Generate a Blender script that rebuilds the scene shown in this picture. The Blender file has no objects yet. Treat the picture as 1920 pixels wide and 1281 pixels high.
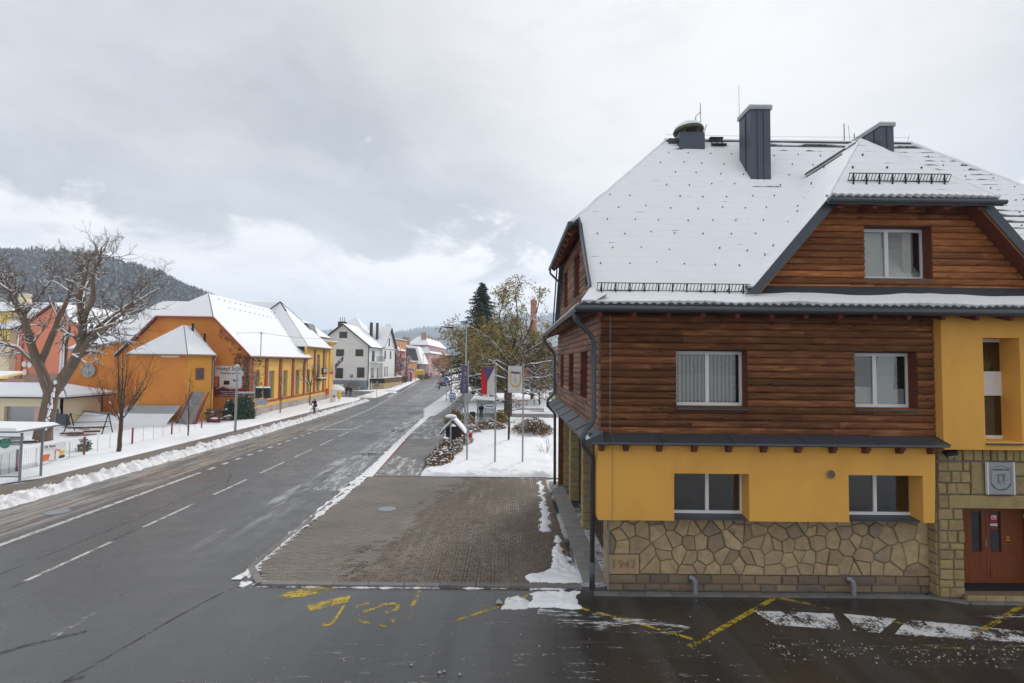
import bpy, math, random
from mathutils import Vector, Matrix, noise
rnd = random.Random(7)
C = bpy.context.collection
sc = bpy.context.scene
R = math.radians
# ------------------------------------------------------------------ camera
cam_d = bpy.data.cameras.new('camera'); cam = bpy.data.objects.new('camera', cam_d); C.objects.link(cam)
cam.location = (0, 0, 6.1)
cam.rotation_euler = (R(92.45), R(-0.6), R(-0.3))
cam_d.sensor_width = 36; cam_d.lens = 36*945/1920
cam_d.clip_start = .1; cam_d.clip_end = 9000
sc.camera = cam
# ------------------------------------------------------------------ light
SUN_EL, SUN_AZ = 32, 24            # degrees; azimuth to the right of the street axis
sv = Vector((math.sin(R(SUN_AZ))*math.cos(R(SUN_EL)), math.cos(R(SUN_AZ))*math.cos(R(SUN_EL)), math.sin(R(SUN_EL))))
sd = bpy.data.lights.new('sun', 'SUN'); sd.energy = 1.5; sd.angle = R(14); sd.color = (1, .95, .88)
so = bpy.data.objects.new('sun', sd); C.objects.link(so); so.location = (0, 0, 60)
so.rotation_euler = (-sv).to_track_quat('-Z', 'Y').to_euler()
sc.view_settings.view_transform = 'Standard'; sc.view_settings.look = 'None'
sc.view_settings.exposure = 0.51; sc.view_settings.gamma = 1; sc.view_settings.use_curve_mapping = False
sc.render.film_transparent = False
try:
    sc.cycles.use_denoising = True
    sc.cycles.volume_bounces = 2; sc.cycles.volume_step_rate = 8; sc.cycles.transparent_max_bounces = 24
    sc.cycles.max_bounces = 6
except Exception: pass

class NT:
    'tiny node-tree writer'
    def __init__(s, tree): s.t = tree; s.n = tree.nodes; s.l = tree.links
    def set(s, sock, v):
        if hasattr(v, 'is_output'): s.l.new(v, sock)
        elif v is not None:
            if hasattr(sock, 'default_value') and hasattr(sock.default_value, '__len__') and len(sock.default_value) == 4 and hasattr(v, '__len__') and len(v) == 3: v = tuple(v)+(1,)
            sock.default_value = v
    def math(s, op, a, b=None, c=None, clamp=False):
        n = s.n.new('ShaderNodeMath'); n.operation = op; n.use_clamp = clamp
        for i, v in enumerate((a, b, c)):
            if v is not None: s.set(n.inputs[i], v)
        return n.outputs[0]
    def vmath(s, op, a, b=None):
        n = s.n.new('ShaderNodeVectorMath'); n.operation = op
        s.set(n.inputs[0], a)
        if b is not None: s.set(n.inputs[1], b)
        return n.outputs[1] if op in ('DOT_PRODUCT', 'LENGTH') else n.outputs[0]
    def remap(s, v, a, b, c=0., d=1., smooth=True):
        n = s.n.new('ShaderNodeMapRange'); n.interpolation_type = 'SMOOTHSTEP' if smooth else 'LINEAR'
        s.set(n.inputs[0], v)
        for i, x in enumerate((a, b, c, d)): s.set(n.inputs[i+1], x)
        return n.outputs[0]
    def mix(s, f, a, b, op='MIX'):
        n = s.n.new('ShaderNodeMix'); n.data_type = 'RGBA'; n.blend_type = op; n.clamp_factor = True
        s.set(n.inputs[0], f); s.set(n.inputs[6], a); s.set(n.inputs[7], b)
        return n.outputs[2]
    def noise(s, vec, scale, detail=4, rough=.55, dist=0.):
        n = s.n.new('ShaderNodeTexNoise'); n.inputs['Scale'].default_value = scale; n.inputs['Detail'].default_value = detail
        n.inputs['Roughness'].default_value = rough; n.inputs['Distortion'].default_value = dist
        if vec is not None: s.l.new(vec, n.inputs['Vector'])
        return n.outputs[0]
    def voro(s, vec, scale, feature='F1'):
        n = s.n.new('ShaderNodeTexVoronoi'); n.inputs['Scale'].default_value = scale; n.feature = feature
        s.l.new(vec, n.inputs['Vector']); return n
    def mapping(s, vec, scale=(1, 1, 1), loc=(0, 0, 0), rot=(0, 0, 0)):
        n = s.n.new('ShaderNodeMapping'); s.l.new(vec, n.inputs[0])
        s.set(n.inputs[1], loc); n.inputs[2].default_value = rot; n.inputs[3].default_value = scale
        return n.outputs[0]
    def coord(s, which='Object'): return s.n.new('ShaderNodeTexCoord').outputs[which]
    def sep(s, v):
        n = s.n.new('ShaderNodeSeparateXYZ'); s.l.new(v, n.inputs[0]); return n.outputs
    def rand(s): return s.n.new('ShaderNodeObjectInfo').outputs['Random']
    def bump(s, h, strength=.3, dist=.02):
        n = s.n.new('ShaderNodeBump'); n.inputs['Strength'].default_value = strength; n.inputs['Distance'].default_value = dist
        s.l.new(h, n.inputs['Height']); return n.outputs[0]

# world: low overcast with a grey cloud deck, a pale band under it and a bright veil round the hidden sun
W = bpy.data.worlds.new('World'); sc.world = W; W.use_nodes = True
nt = NT(W.node_tree); nt.n.clear()
bg = nt.n.new('ShaderNodeBackground'); outw = nt.n.new('ShaderNodeOutputWorld'); nt.l.new(bg.outputs[0], outw.inputs[0])
sky = nt.n.new('ShaderNodeTexSky'); sky.sky_type = 'NISHITA'; sky.sun_disc = False
sky.sun_elevation = R(SUN_EL); sky.sun_rotation = R(SUN_AZ)
gen = nt.coord('Generated'); dz = nt.sep(gen)[2]
den = nt.math('MAXIMUM', nt.math('ADD', dz, .16), .12)
cmb = nt.n.new('ShaderNodeCombineXYZ')
for i in range(3): nt.l.new(den, cmb.inputs[i])
pv = nt.vmath('DIVIDE', gen, cmb.outputs[0])
n1 = nt.noise(nt.mapping(pv, (1, .8, 1), (3.1, 1.7, .2)), .9, 8, .56, .35)
n2 = nt.noise(nt.mapping(gen, (1, 1, 2.2), (.4, 2.2, 5.)), 3.4, 7, .6, .5)
glow = nt.vmath('DOT_PRODUCT', gen, tuple(sv))
g1 = nt.remap(glow, .86, 1.0)
left = nt.sep(gen)[0]
edge = nt.math('ADD', nt.math('ADD', dz, nt.math('MULTIPLY', nt.math('SUBTRACT', n2, .5), .58)), nt.math('MULTIPLY', nt.math('SUBTRACT', n1, .5), .22))
right = nt.remap(left, .02, .42)
edge = nt.math('SUBTRACT', edge, nt.math('MULTIPLY', right, .015))
deck = nt.remap(edge, .205, .275)
deck = nt.math('MULTIPLY', deck, nt.remap(n1, .30, .60, .66, 1.0))
deck = nt.math('MULTIPLY', deck, nt.remap(dz, .40, .80, 1.0, .60))
deck = nt.math('MULTIPLY', deck, nt.math('SUBTRACT', 1.0, nt.math('MULTIPLY', g1, .48)))
low = nt.mix(nt.remap(nt.math('ADD', dz, nt.math('MULTIPLY', nt.math('SUBTRACT', n2, .5), .12)), .02, .16), (5.4, 5.75, 6.2), (7.7, 7.6, 7.6))
cl = nt.mix(deck, low, (3.62, 3.78, 4.0))
n3 = nt.noise(nt.mapping(gen, (1, 1, 1.9), (7.7, 1.2, 3.)), 5.5, 8, .62, .8)
cl = nt.mix(nt.math('MULTIPLY', nt.remap(n2, .35, .7), .30), cl, (6.9, 7.0, 7.1))
cl = nt.mix(nt.math('MULTIPLY', nt.remap(n3, .52, .30), .45), cl, (4.6, 4.85, 5.2))
cl = nt.mix(nt.math('MULTIPLY', g1, .22), cl, (8.0, 7.95, 7.9))
fin = nt.mix(.97, sky.outputs[0], cl)
nt.l.new(fin, bg.inputs[0]); bg.inputs[1].default_value = .1

# ------------------------------------------------------------------ materials
def newmat(name):
    m = bpy.data.materials.new(name); m.use_nodes = True
    t = NT(m.node_tree); b = t.n['Principled BSDF']
    return m, t, b
def mat(name, col, rough=.8, var=.12, scale=3., bump=0., bscale=25., metal=0., rand=0., col2=None, thr=(.45, .6), spec=.4, stretch=(1, 1, 1)):
    m, t, b = newmat(name)
    co = t.coord(); c = tuple(col)+(1,)
    if rand:
        r = t.rand()
        co = t.vmath('ADD', co, t.vmath('SCALE', (37., 11., 23.)) if False else (0, 0, 0))
    mp = t.mapping(co, stretch) if stretch != (1, 1, 1) else co
    n = t.noise(mp, scale, 6)
    cc = c
    if col2: cc = t.mix(t.remap(t.noise(mp, scale*.7, 7, .6, .3), thr[0], thr[1]), c, tuple(col2)+(1,))
    f = t.remap(n, .25, .75, 1-var, 1+var, False)
    if rand: f = t.math('MULTIPLY', f, t.remap(r, 0, 1, 1-rand, 1+rand, False))
    g = t.n.new('ShaderNodeCombineXYZ')
    for i in range(3): t.l.new(f, g.inputs[i])
    t.l.new(t.mix(1., cc, g.outputs[0], 'MULTIPLY'), b.inputs['Base Color'])
    b.inputs['Roughness'].default_value = rough; b.inputs['Metallic'].default_value = metal
    b.inputs['Specular IOR Level'].default_value = spec
    if bump: t.l.new(t.bump(t.noise(mp, bscale, 5), bump), b.inputs['Normal'])
    return m
M = {}
M['snow'] = mat('snow', (.86, .875, .90), .75, .03, .8, .35, 9., spec=.2)
M['snow_roof'] = mat('snow_roof', (.90, .91, .93), .8, .025, 1.2, .15, 14., spec=.2)
M['snow_dirty'] = mat('snow_dirty', (.80, .80, .81), .75, .05, 2., .5, 12., col2=(.50, .46, .42), thr=(.60, .78), spec=.2)
M['snow_bank'] = mat('snow_bank', (.82, .82, .83), .8, .08, 3., .6, 14., col2=(.42, .37, .32), thr=(.53, .72), spec=.15)
M['yellow'] = mat('yellow_plaster', (.87, .455, .095), .85, .05, 1.1, .10, 90., col2=(.79, .405, .085), thr=(.42, .74), stretch=(1.3, 1, .7))
M['orange'] = mat('orange_plaster', (.70, .27, .05), .9, .07, .7, .05, 60., col2=(.64, .215, .05), thr=(.40, .68))
M['ochre'] = mat('ochre_plaster', (.80, .49, .12), .9, .05, .8)
M['salmon'] = mat('salmon_plaster', (.74, .26, .15), .9, .05, .5)
M['cream'] = mat('cream_plaster', (.78, .68, .46), .9, .05, .6)
M['lemon'] = mat('lemon_plaster', (.80, .60, .18), .9, .05, .6)
M['white_wall'] = mat('white_plaster', (.80, .80, .78), .9, .03, .4)
M['pink'] = mat('pink_plaster', (.66, .40, .38), .9, .06, .4)
M['pink_dark'] = mat('red_pink_plaster', (.50, .17, .18), .9, .25, .5)
M['brown_wall'] = mat('brown_plaster', (.36, .24, .20), .9, .1, .6)
M['orange_far'] = mat('orange_far', (.70, .30, .09), .9, .08, .4)
M['red_trim'] = mat('red_brown_paint', (.36, .075, .03), .8, .12, 2.)
M['red_wood'] = mat('red_brown_wood', (.17, .042, .024), .6, .25, 6., .2, 40., rand=.2)
M['brown_door'] = mat('brown_door', (.22, .06, .02), .4, .2, 3., .1, 30., stretch=(8, 8, .6))
M['dark_brown'] = mat('dark_brown_paint', (.035, .022, .016), .6, .15, 4.)
M['soffit'] = mat('soffit_wood', (.42, .22, .09), .7, .2, 4., stretch=(1, 6, 6))
M['grey_metal'] = mat('grey_sheet_metal', (.075, .087, .102), .42, .1, 2., .05, 6., metal=.3, rand=.08)
M['chimney_metal'] = mat('chimney_sheet_metal', (.085, .10, .125), .4, .08, 2., .06, 5., metal=.4)
M['steel'] = mat('galvanised_steel', (.36, .37, .38), .45, .08, 6., metal=.6)
M['grey_paint'] = mat('grey_paint', (.25, .27, .31), .5, .06, 4.)
M['black'] = mat('black_paint', (.012, .013, .015), .5, .1, 5.)
M['tile_dark'] = mat('dark_roof_tile', (.055, .058, .066), .5, .2, 5.)
M['white_pvc'] = mat('white_frame', (.80, .80, .79), .35, .03, 5.)
M['concrete'] = mat('concrete', (.26, .25, .24), .9, .15, 2., .3, 20., rand=.1)
M['stone_plinth'] = mat('stained_plinth', (.42, .37, .34), .9, .12, 1.2, .2, 20., col2=(.30, .20, .16), thr=(.5, .7))
M['mortar'] = mat('mortar', (.21, .20, .19), .95, .2, 5., .4, 30.)
M['kerb'] = mat('kerb_stone', (.20, .19, .18), .85, .2, 3., .3, 25., rand=.12)
M['red_paint'] = mat('red_paint', (.55, .02, .025), .45, .06, 4.)
M['dark_red'] = mat('faded_red_paint', (.22, .05, .055), .6, .15, 4.)
M['blue_paint'] = mat('blue_paint', (.02, .10, .42), .45, .05, 4.)
M['white_paint'] = mat('white_paint', (.78, .78, .76), .6, .04, 4.)
M['yellow_box'] = mat('yellow_paint', (.78, .55, .06), .5, .05, 4.)
M['green_paint'] = mat('green_leafy', (.045, .06, .03), .8, .4, 5.)
M['bark'] = mat('bark', (.16, .115, .085), .95, .3, 4., .8, 14., stretch=(1, 1, .35))
M['bark_dark'] = mat('dark_bark', (.085, .062, .048), .95, .3, 5., .5, 18.)
M['twig'] = mat('twig_bark', (.10, .065, .045), .95, .2, 6.)
M['skin'] = mat('skin', (.55, .33, .24), .6, .05, 8.)
M['cloth_black'] = mat('black_cloth', (.018, .018, .022), .9, .2, 9.)
M['cloth_navy'] = mat('navy_denim', (.05, .08, .14), .9, .2, 9.)
M['cloth_grey'] = mat('grey_cloth', (.06, .065, .075), .9, .2, 9.)
M['hair'] = mat('dark_hair', (.03, .02, .015), .8, .2, 12.)
M['rubber'] = mat('rubber', (.02, .02, .02), .8, .1, 9.)
M['blind_and_reflection'] = mat('blind_fabric', (.50, .45, .42), .9, .05, 3., rand=.12)
M['curtain'] = mat('pale_curtain', (.62, .60, .58), .9, .05, 3.)
M['interior'] = mat('dark_interior', (.03, .028, .026), .9, .2, 1.)
M['sign_grey'] = mat('sign_panel', (.36, .38, .40), .4, .03, 2.)
M['sign_print'] = mat('sign_print', (.10, .11, .13), .6, .05, 3.)
M['brick_red'] = mat('red_brick', (.36, .14, .07), .9, .25, .8)
M['hotel_glass'] = mat('hazy_grey_glass', (.30, .34, .28), .3, .25, .9, col2=(.42, .44, .40), thr=(.45, .65))
M['dark_glass'] = mat('dark_window_glass', (.03, .033, .038), .12, .3, .6, spec=.6)
M['corrugated'] = mat('corrugated_sheet', (.40, .43, .47), .5, .1, 1.5, metal=.2)
M['leaf_green'] = mat('yellow_green_leaf', (.31, .27, .06), .8, .3, 1.2)
M['leaf_brown'] = mat('brown_leaf', (.25, .155, .05), .85, .3, 1.2)
M['leaf_dark'] = mat('olive_leaf', (.17, .135, .05), .85, .3, 1.2)
M['leaf_rust'] = mat('rusty_leaf', (.24, .13, .09), .9, .3, 1.5)
M['needle'] = mat('conifer_needles', (.09, .14, .085), .9, .3, 1.)
M['ivy'] = mat('dry_ivy', (.20, .045, .03), .9, .3, 3.)
M['ped_bronze'] = mat('olive_fibreglass', (.10, .10, .065), .7, .2, 4.)
M['sandstone'] = mat('pale_sandstone', (.46, .33, .19), .9, .12, 3., .3, 20.)
M['plastic_green'] = mat('green_translucent_plastic', (.05, .26, .20), .4, .05, 3.)
M['text_dark'] = mat('dark_lettering', (.05, .05, .055), .6, .03, 3.)
M['text_white'] = mat('white_lettering', (.75, .75, .75), .6, .03, 3.)
M['maroon'] = mat('maroon_print', (.14, .015, .025), .5, .05, 3.)
M['orange_print'] = mat('orange_print', (.75, .16, .03), .5, .05, 3.)
M['flag_red'] = mat('red_flag_cloth', (.62, .03, .045), .8, .06, 6.)
M['flag_purple'] = mat('purple_flag_cloth', (.12, .095, .19), .8, .06, 6.)
M['flag_white'] = mat('white_flag_cloth', (.72, .71, .72), .8, .03, 6.)
M['flag_yellow'] = mat('yellow_flag_print', (.66, .50, .05), .8, .05, 6.)
M['flag_grey'] = mat('grey_green_flag_print', (.36, .42, .38), .8, .35, 9.)
M['cable'] = mat('cable', (.05, .05, .055), .6, .05, 3.)

def glass_mat():
    m, t, b = newmat('window_glass')
    t.n.remove(b); out = t.n['Material Output']
    tr = t.n.new('ShaderNodeBsdfTransparent'); tr.inputs[0].default_value = (.80, .83, .82, 1)
    gl = t.n.new('ShaderNodeBsdfGlossy'); gl.inputs['Roughness'].default_value = .02
    fr = t.n.new('ShaderNodeFresnel'); fr.inputs[0].default_value = 2.2
    ge = t.n.new('ShaderNodeNewGeometry'); fk = t.math('MULTIPLY', fr.outputs[0], t.math('SUBTRACT', 1., ge.outputs['Backfacing']))
    mx = t.n.new('ShaderNodeMixShader'); t.l.new(fk, mx.inputs[0]); t.l.new(tr.outputs[0], mx.inputs[1]); t.l.new(gl.outputs[0], mx.inputs[2])
    t.l.new(mx.outputs[0], out.inputs[0]); return m
M['glass'] = glass_mat()

def wood_mat(name, c_dark, c_mid, c_light, weather=.5):
    m, t, b = newmat(name)
    r = t.rand(); co = t.coord()
    cb = t.n.new('ShaderNodeCombineXYZ')
    t.l.new(t.math('MULTIPLY', r, 91.), cb.inputs[0]); t.l.new(t.math('MULTIPLY', r, 57.), cb.inputs[2])
    p = t.vmath('ADD', co, cb.outputs[0])
    grain = t.noise(t.mapping(p, (.9, 9, 22)), 2.2, 7, .62, .25)
    broad = t.noise(t.mapping(p, (.8, 3, 5)), 1.3, 5, .6)
    kn = t.voro(t.mapping(p, (1.7, 1, 5.2)), 1.0)
    knot = t.remap(kn.outputs['Distance'], .05, .19, 1., 0.)
    ck = t.mix(t.remap(grain, .3, .72), c_dark, c_mid)
    ck = t.mix(t.math('MULTIPLY', t.remap(broad, .48, .75), .75), ck, c_light)
    f = t.remap(t.math('FRACT', t.math('MULTIPLY', r, 7.31)), 0, 1, .58, 1.35, False)
    g = t.n.new('ShaderNodeCombineXYZ')
    for i in range(3): t.l.new(f, g.inputs[i])
    ck = t.mix(1., ck, g.outputs[0], 'MULTIPLY')
    ck = t.mix(t.math('MULTIPLY', knot, .8), ck, tuple(x*.22 for x in c_dark[:3])+(1,))
    st = t.noise(t.mapping(p, (.55, 2, 16)), 1.7, 6, .65)
    ck = t.mix(t.math('MULTIPLY', t.remap(st, .57, .72), weather), ck, (.030, .022, .020, 1))
    t.l.new(ck, b.inputs['Base Color'])
    b.inputs['Roughness'].default_value = .7; b.inputs['Specular IOR Level'].default_value = .25
    t.l.new(t.bump(grain, .25, .01), b.inputs['Normal'])
    return m
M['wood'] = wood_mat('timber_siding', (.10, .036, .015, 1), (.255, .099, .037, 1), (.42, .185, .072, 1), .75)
M['wood_dormer'] = wood_mat('lighter_timber_siding', (.19, .062, .020, 1), (.40, .148, .046, 1), (.55, .25, .095, 1), .9)  # dormer boards in a lighter, more weathered tone
M['wood_side'] = wood_mat('sky_sheen_timber_siding', (.17, .085, .055, 1), (.27, .15, .10, 1), (.36, .22, .165, 1), .3)  # side boards: grazing sky reflection put into a greyer wood colour

def stone_mat(name, cols, spread=1.):
    m, t, b = newmat(name)
    r = t.rand(); co = t.coord()
    cb = t.n.new('ShaderNodeCombineXYZ')
    for i, k in enumerate((71., 33., 17.)): t.l.new(t.math('MULTIPLY', r, k), cb.inputs[i])
    p = t.vmath('ADD', co, cb.outputs[0])
    rp = t.n.new('ShaderNodeValToRGB'); t.l.new(r, rp.inputs[0])
    e = rp.color_ramp.elements
    while len(e) < len(cols): e.new(.5)
    for i, c in enumerate(cols): e[i].position = i/(len(cols)-1); e[i].color = tuple(c)+(1,)
    n = t.noise(p, 4.2, 8, .68, .3)
    ck = t.mix(t.remap(n, .35, .72, 0, .5), rp.outputs[0], (.22, .16, .10, 1))
    ck = t.mix(t.remap(t.noise(p, 1.6, 5), .62, .75, 0, .6), ck, (.12, .10, .085, 1))
    t.l.new(ck, b.inputs['Base Color']); b.inputs['Roughness'].default_value = .9; b.inputs['Specular IOR Level'].default_value = .25
    t.l.new(t.bump(t.noise(p, 9, 7, .65), .8, .03), b.inputs['Normal'])
    return m
M['stone'] = stone_mat('field_stone', [(.30, .22, .145), (.50, .37, .21), (.60, .45, .245), (.40, .30, .205), (.55, .41, .235), (.30, .235, .17), (.62, .48, .285)])
M['ashlar'] = stone_mat('ashlar_stone', [(.40, .30, .14), (.45, .34, .15), (.36, .27, .14), (.47, .37, .18)])
M['stone_low'] = stone_mat('damp_base_stone', [(.22, .165, .11), (.30, .21, .13), (.17, .135, .11), (.33, .25, .15)])
M['paver_brown'] = stone_mat('brown_paver', [(.115, .085, .062), (.145, .11, .08), (.10, .078, .06), (.16, .125, .095)])
M['paver_grey'] = stone_mat('grey_paver', [(.15, .145, .14), (.18, .17, .16), (.135, .13, .125), (.165, .155, .15)])

def decal_mat(name, col, rough, scale, thr, rough2=6., stretch=(1, 1, 1)):
    'worn paint or thin snow: holes where a noise is low'
    m, t, b = newmat(name)
    p = t.mapping(t.coord(), stretch)
    n = t.math('ADD', t.math('MULTIPLY', t.noise(p, scale, 8, .68), .65), t.math('MULTIPLY', t.noise(p, scale*rough2, 4, .6), .35))
    b.inputs['Base Color'].default_value = tuple(col)+(1,); b.inputs['Roughness'].default_value = rough
    t.l.new(t.remap(n, thr[0], thr[1]), b.inputs['Alpha'])
    return m
M['line_white'] = decal_mat('worn_white_line', (.55, .54, .51), .7, 3., (.38, .52))
M['line_faint'] = decal_mat('faint_white_line', (.36, .36, .36), .7, 3., (.50, .62), 9.)
M['line_yellow'] = decal_mat('worn_yellow_line', (.50, .37, .03), .7, 2.6, (.42, .56))
M['line_yellow_faint'] = decal_mat('faint_yellow_line', (.36, .29, .04), .7, 2.2, (.48, .60))
M['snow_thin'] = decal_mat('thin_snow', (.80, .81, .83), .8, 1.8, (.44, .555), 9.)
M['snow_thin_x'] = decal_mat('thin_snow_streaks', (.74, .75, .77), .8, 1.6, (.50, .60), 7., (.35, 2.6, 1))
M['snow_scatter'] = decal_mat('scattered_slush', (.42, .39, .36), .8, 2.6, (.575, .66), 8., (.4, 2.4, 1))
M['slush_road'] = decal_mat('lay_by_slush', (.52, .52, .52), .7, 1.3, (.47, .58), 8., (2.0, .45, 1))
M['crack'] = decal_mat('tar_seam', (.035, .035, .036), .45, 1.6, (.42, .62))

def asphalt():
    m, t, b = newmat('wet_asphalt')
    co = t.coord(); X, Y, Z = t.sep(co)
    fine = t.noise(co, 55., 3, .7); mid = t.noise(co, 1.1, 6, .6); big = t.noise(co, .16, 4, .55)
    base = t.mix(t.remap(big, .35, .65), (.088, .090, .094, 1), (.112, .113, .115, 1))
    base = t.mix(t.remap(fine, .55, .8, 0, .35), base, (.15, .15, .15, 1))
    # brown wet dirt of the side street, streaked along its own direction
    front = t.math('MULTIPLY', t.remap(Y, 14.6, 13.0), t.remap(X, -8.5, 0.5))
    dirt = t.noise(t.mapping(co, (.35, 3.2, 1)), 1.2, 7, .62)
    base = t.mix(t.math('MULTIPLY', front, t.remap(dirt, .2, .55, .75, 1.)), base, (.038, .034, .031, 1))
    base = t.mix(t.math('MULTIPLY', front, t.remap(dirt, .56, .74, 0, .5)), base, (.12, .095, .075, 1))
    # dirty gutter lane on the far side and lay-by on the near side: slush streaks along the road
    st = t.noise(t.mapping(co, (3.4, .16, 1)), 1.1, 8, .68)
    gut = t.math('MULTIPLY', t.remap(X, -16.9, -17.6), t.remap(Y, 62., 42.))
    base = t.mix(t.math('MULTIPLY', gut, t.remap(st, .46, .53, 0, .85)), base, (.36, .32, .28, 1))
    base = t.mix(t.math('MULTIPLY', gut, t.remap(t.noise(t.mapping(co, (2., .12, 1), (4, 9, 0)), 1.2, 7, .66), .52, .62, 0, .8)), base, (.10, .052, .032, 1))
    wob = t.math('ADD', X, t.math('MULTIPLY', t.math('SUBTRACT', t.noise(t.mapping(co, (.05, .22, 1)), 1., 3), .5), 1.4))
    lay = t.math('MULTIPLY', t.math('MULTIPLY', t.remap(wob, -10.5, -10.1), t.remap(wob, -9.2, -9.7, .25, 1.)), t.math('MULTIPLY', t.remap(X, -7.6, -8.0), t.remap(Y, 14., 24.)))
    st2 = t.noise(t.mapping(co, (2.6, .28, 1), (7, 3, 0)), 1.0, 9, .72)
    base = t.mix(t.math('MULTIPLY', lay, t.remap(st2, .49, .57, 0, .8)), base, (.50, .50, .51, 1))
    base = t.mix(t.math('MULTIPLY', lay, t.remap(mid, .54, .66, 0, .7)), base, (.045, .042, .038, 1))
    wheel = t.noise(t.mapping(co, (1.1, .03, 1)), 1.0, 4, .5)
    base = t.mix(t.remap(wheel, .45, .62, 0, .45), base, (.082, .083, .085, 1))
    t.l.new(base, b.inputs['Base Color'])
    ro = t.remap(t.math('ADD', t.math('MULTIPLY', big, .6), t.math('MULTIPLY', mid, .4)), .36, .62, .20, .50)
    ro = t.math('SUBTRACT', ro, t.math('MULTIPLY', front, .28))
    t.l.new(ro, b.inputs['Roughness']); b.inputs['Specular IOR Level'].default_value = .5
    t.l.new(t.bump(fine, .35, .01), b.inputs['Normal'])
    return m
M['asphalt'] = asphalt()
M['pavement'] = mat('damp_pavement', (.175, .14, .108), .65, .2, .8, .2, 40., col2=(.20, .185, .17), thr=(.4, .65))
M['pavement_grey'] = mat('damp_grey_pavement', (.13, .128, .125), .6, .2, .8, .2, 40., col2=(.17, .165, .16), thr=(.4, .65))
M['red_strip'] = mat('red_edge_strip', (.20, .095, .075), .75, .2, 2.)
def joints():
    m, t, b = newmat('paving_joints')
    co = t.coord()
    n = t.noise(t.mapping(co, (.55, .22, 1)), 1.0, 5, .6); k = t.noise(co, 14., 3)
    s = t.math('MULTIPLY', t.remap(n, .475, .575), t.remap(k, .36, .48))
    s2 = t.remap(t.noise(co, 3.2, 5), .66, .70)
    t.l.new(t.mix(t.math('MAXIMUM', s, s2), (.04, .034, .028, 1), (.62, .62, .63, 1)), b.inputs['Base Color'])
    b.inputs['Roughness'].default_value = .9
    return m
M['joint'] = joints()
def forest():
    m, t, b = newmat('snowy_forest')
    co = t.coord()
    n = t.noise(co, .22, 6, .7); n2 = t.noise(co, .012, 5, .6)
    c = t.mix(t.remap(n2, .42, .6), (.060, .050, .042, 1), (.040, .050, .050, 1))
    t.l.new(t.mix(t.remap(n, .46, .70, 0, .65), c, (.52, .54, .58, 1)), b.inputs['Base Color'])
    b.inputs['Roughness'].default_value = .95; b.inputs['Specular IOR Level'].default_value = .1
    return m
M['forest'] = forest()
M['forest_far'] = mat('far_forest', (.055, .065, .065), .95, .4, .02, col2=(.13, .14, .15), thr=(.45, .7), spec=.1)
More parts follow.
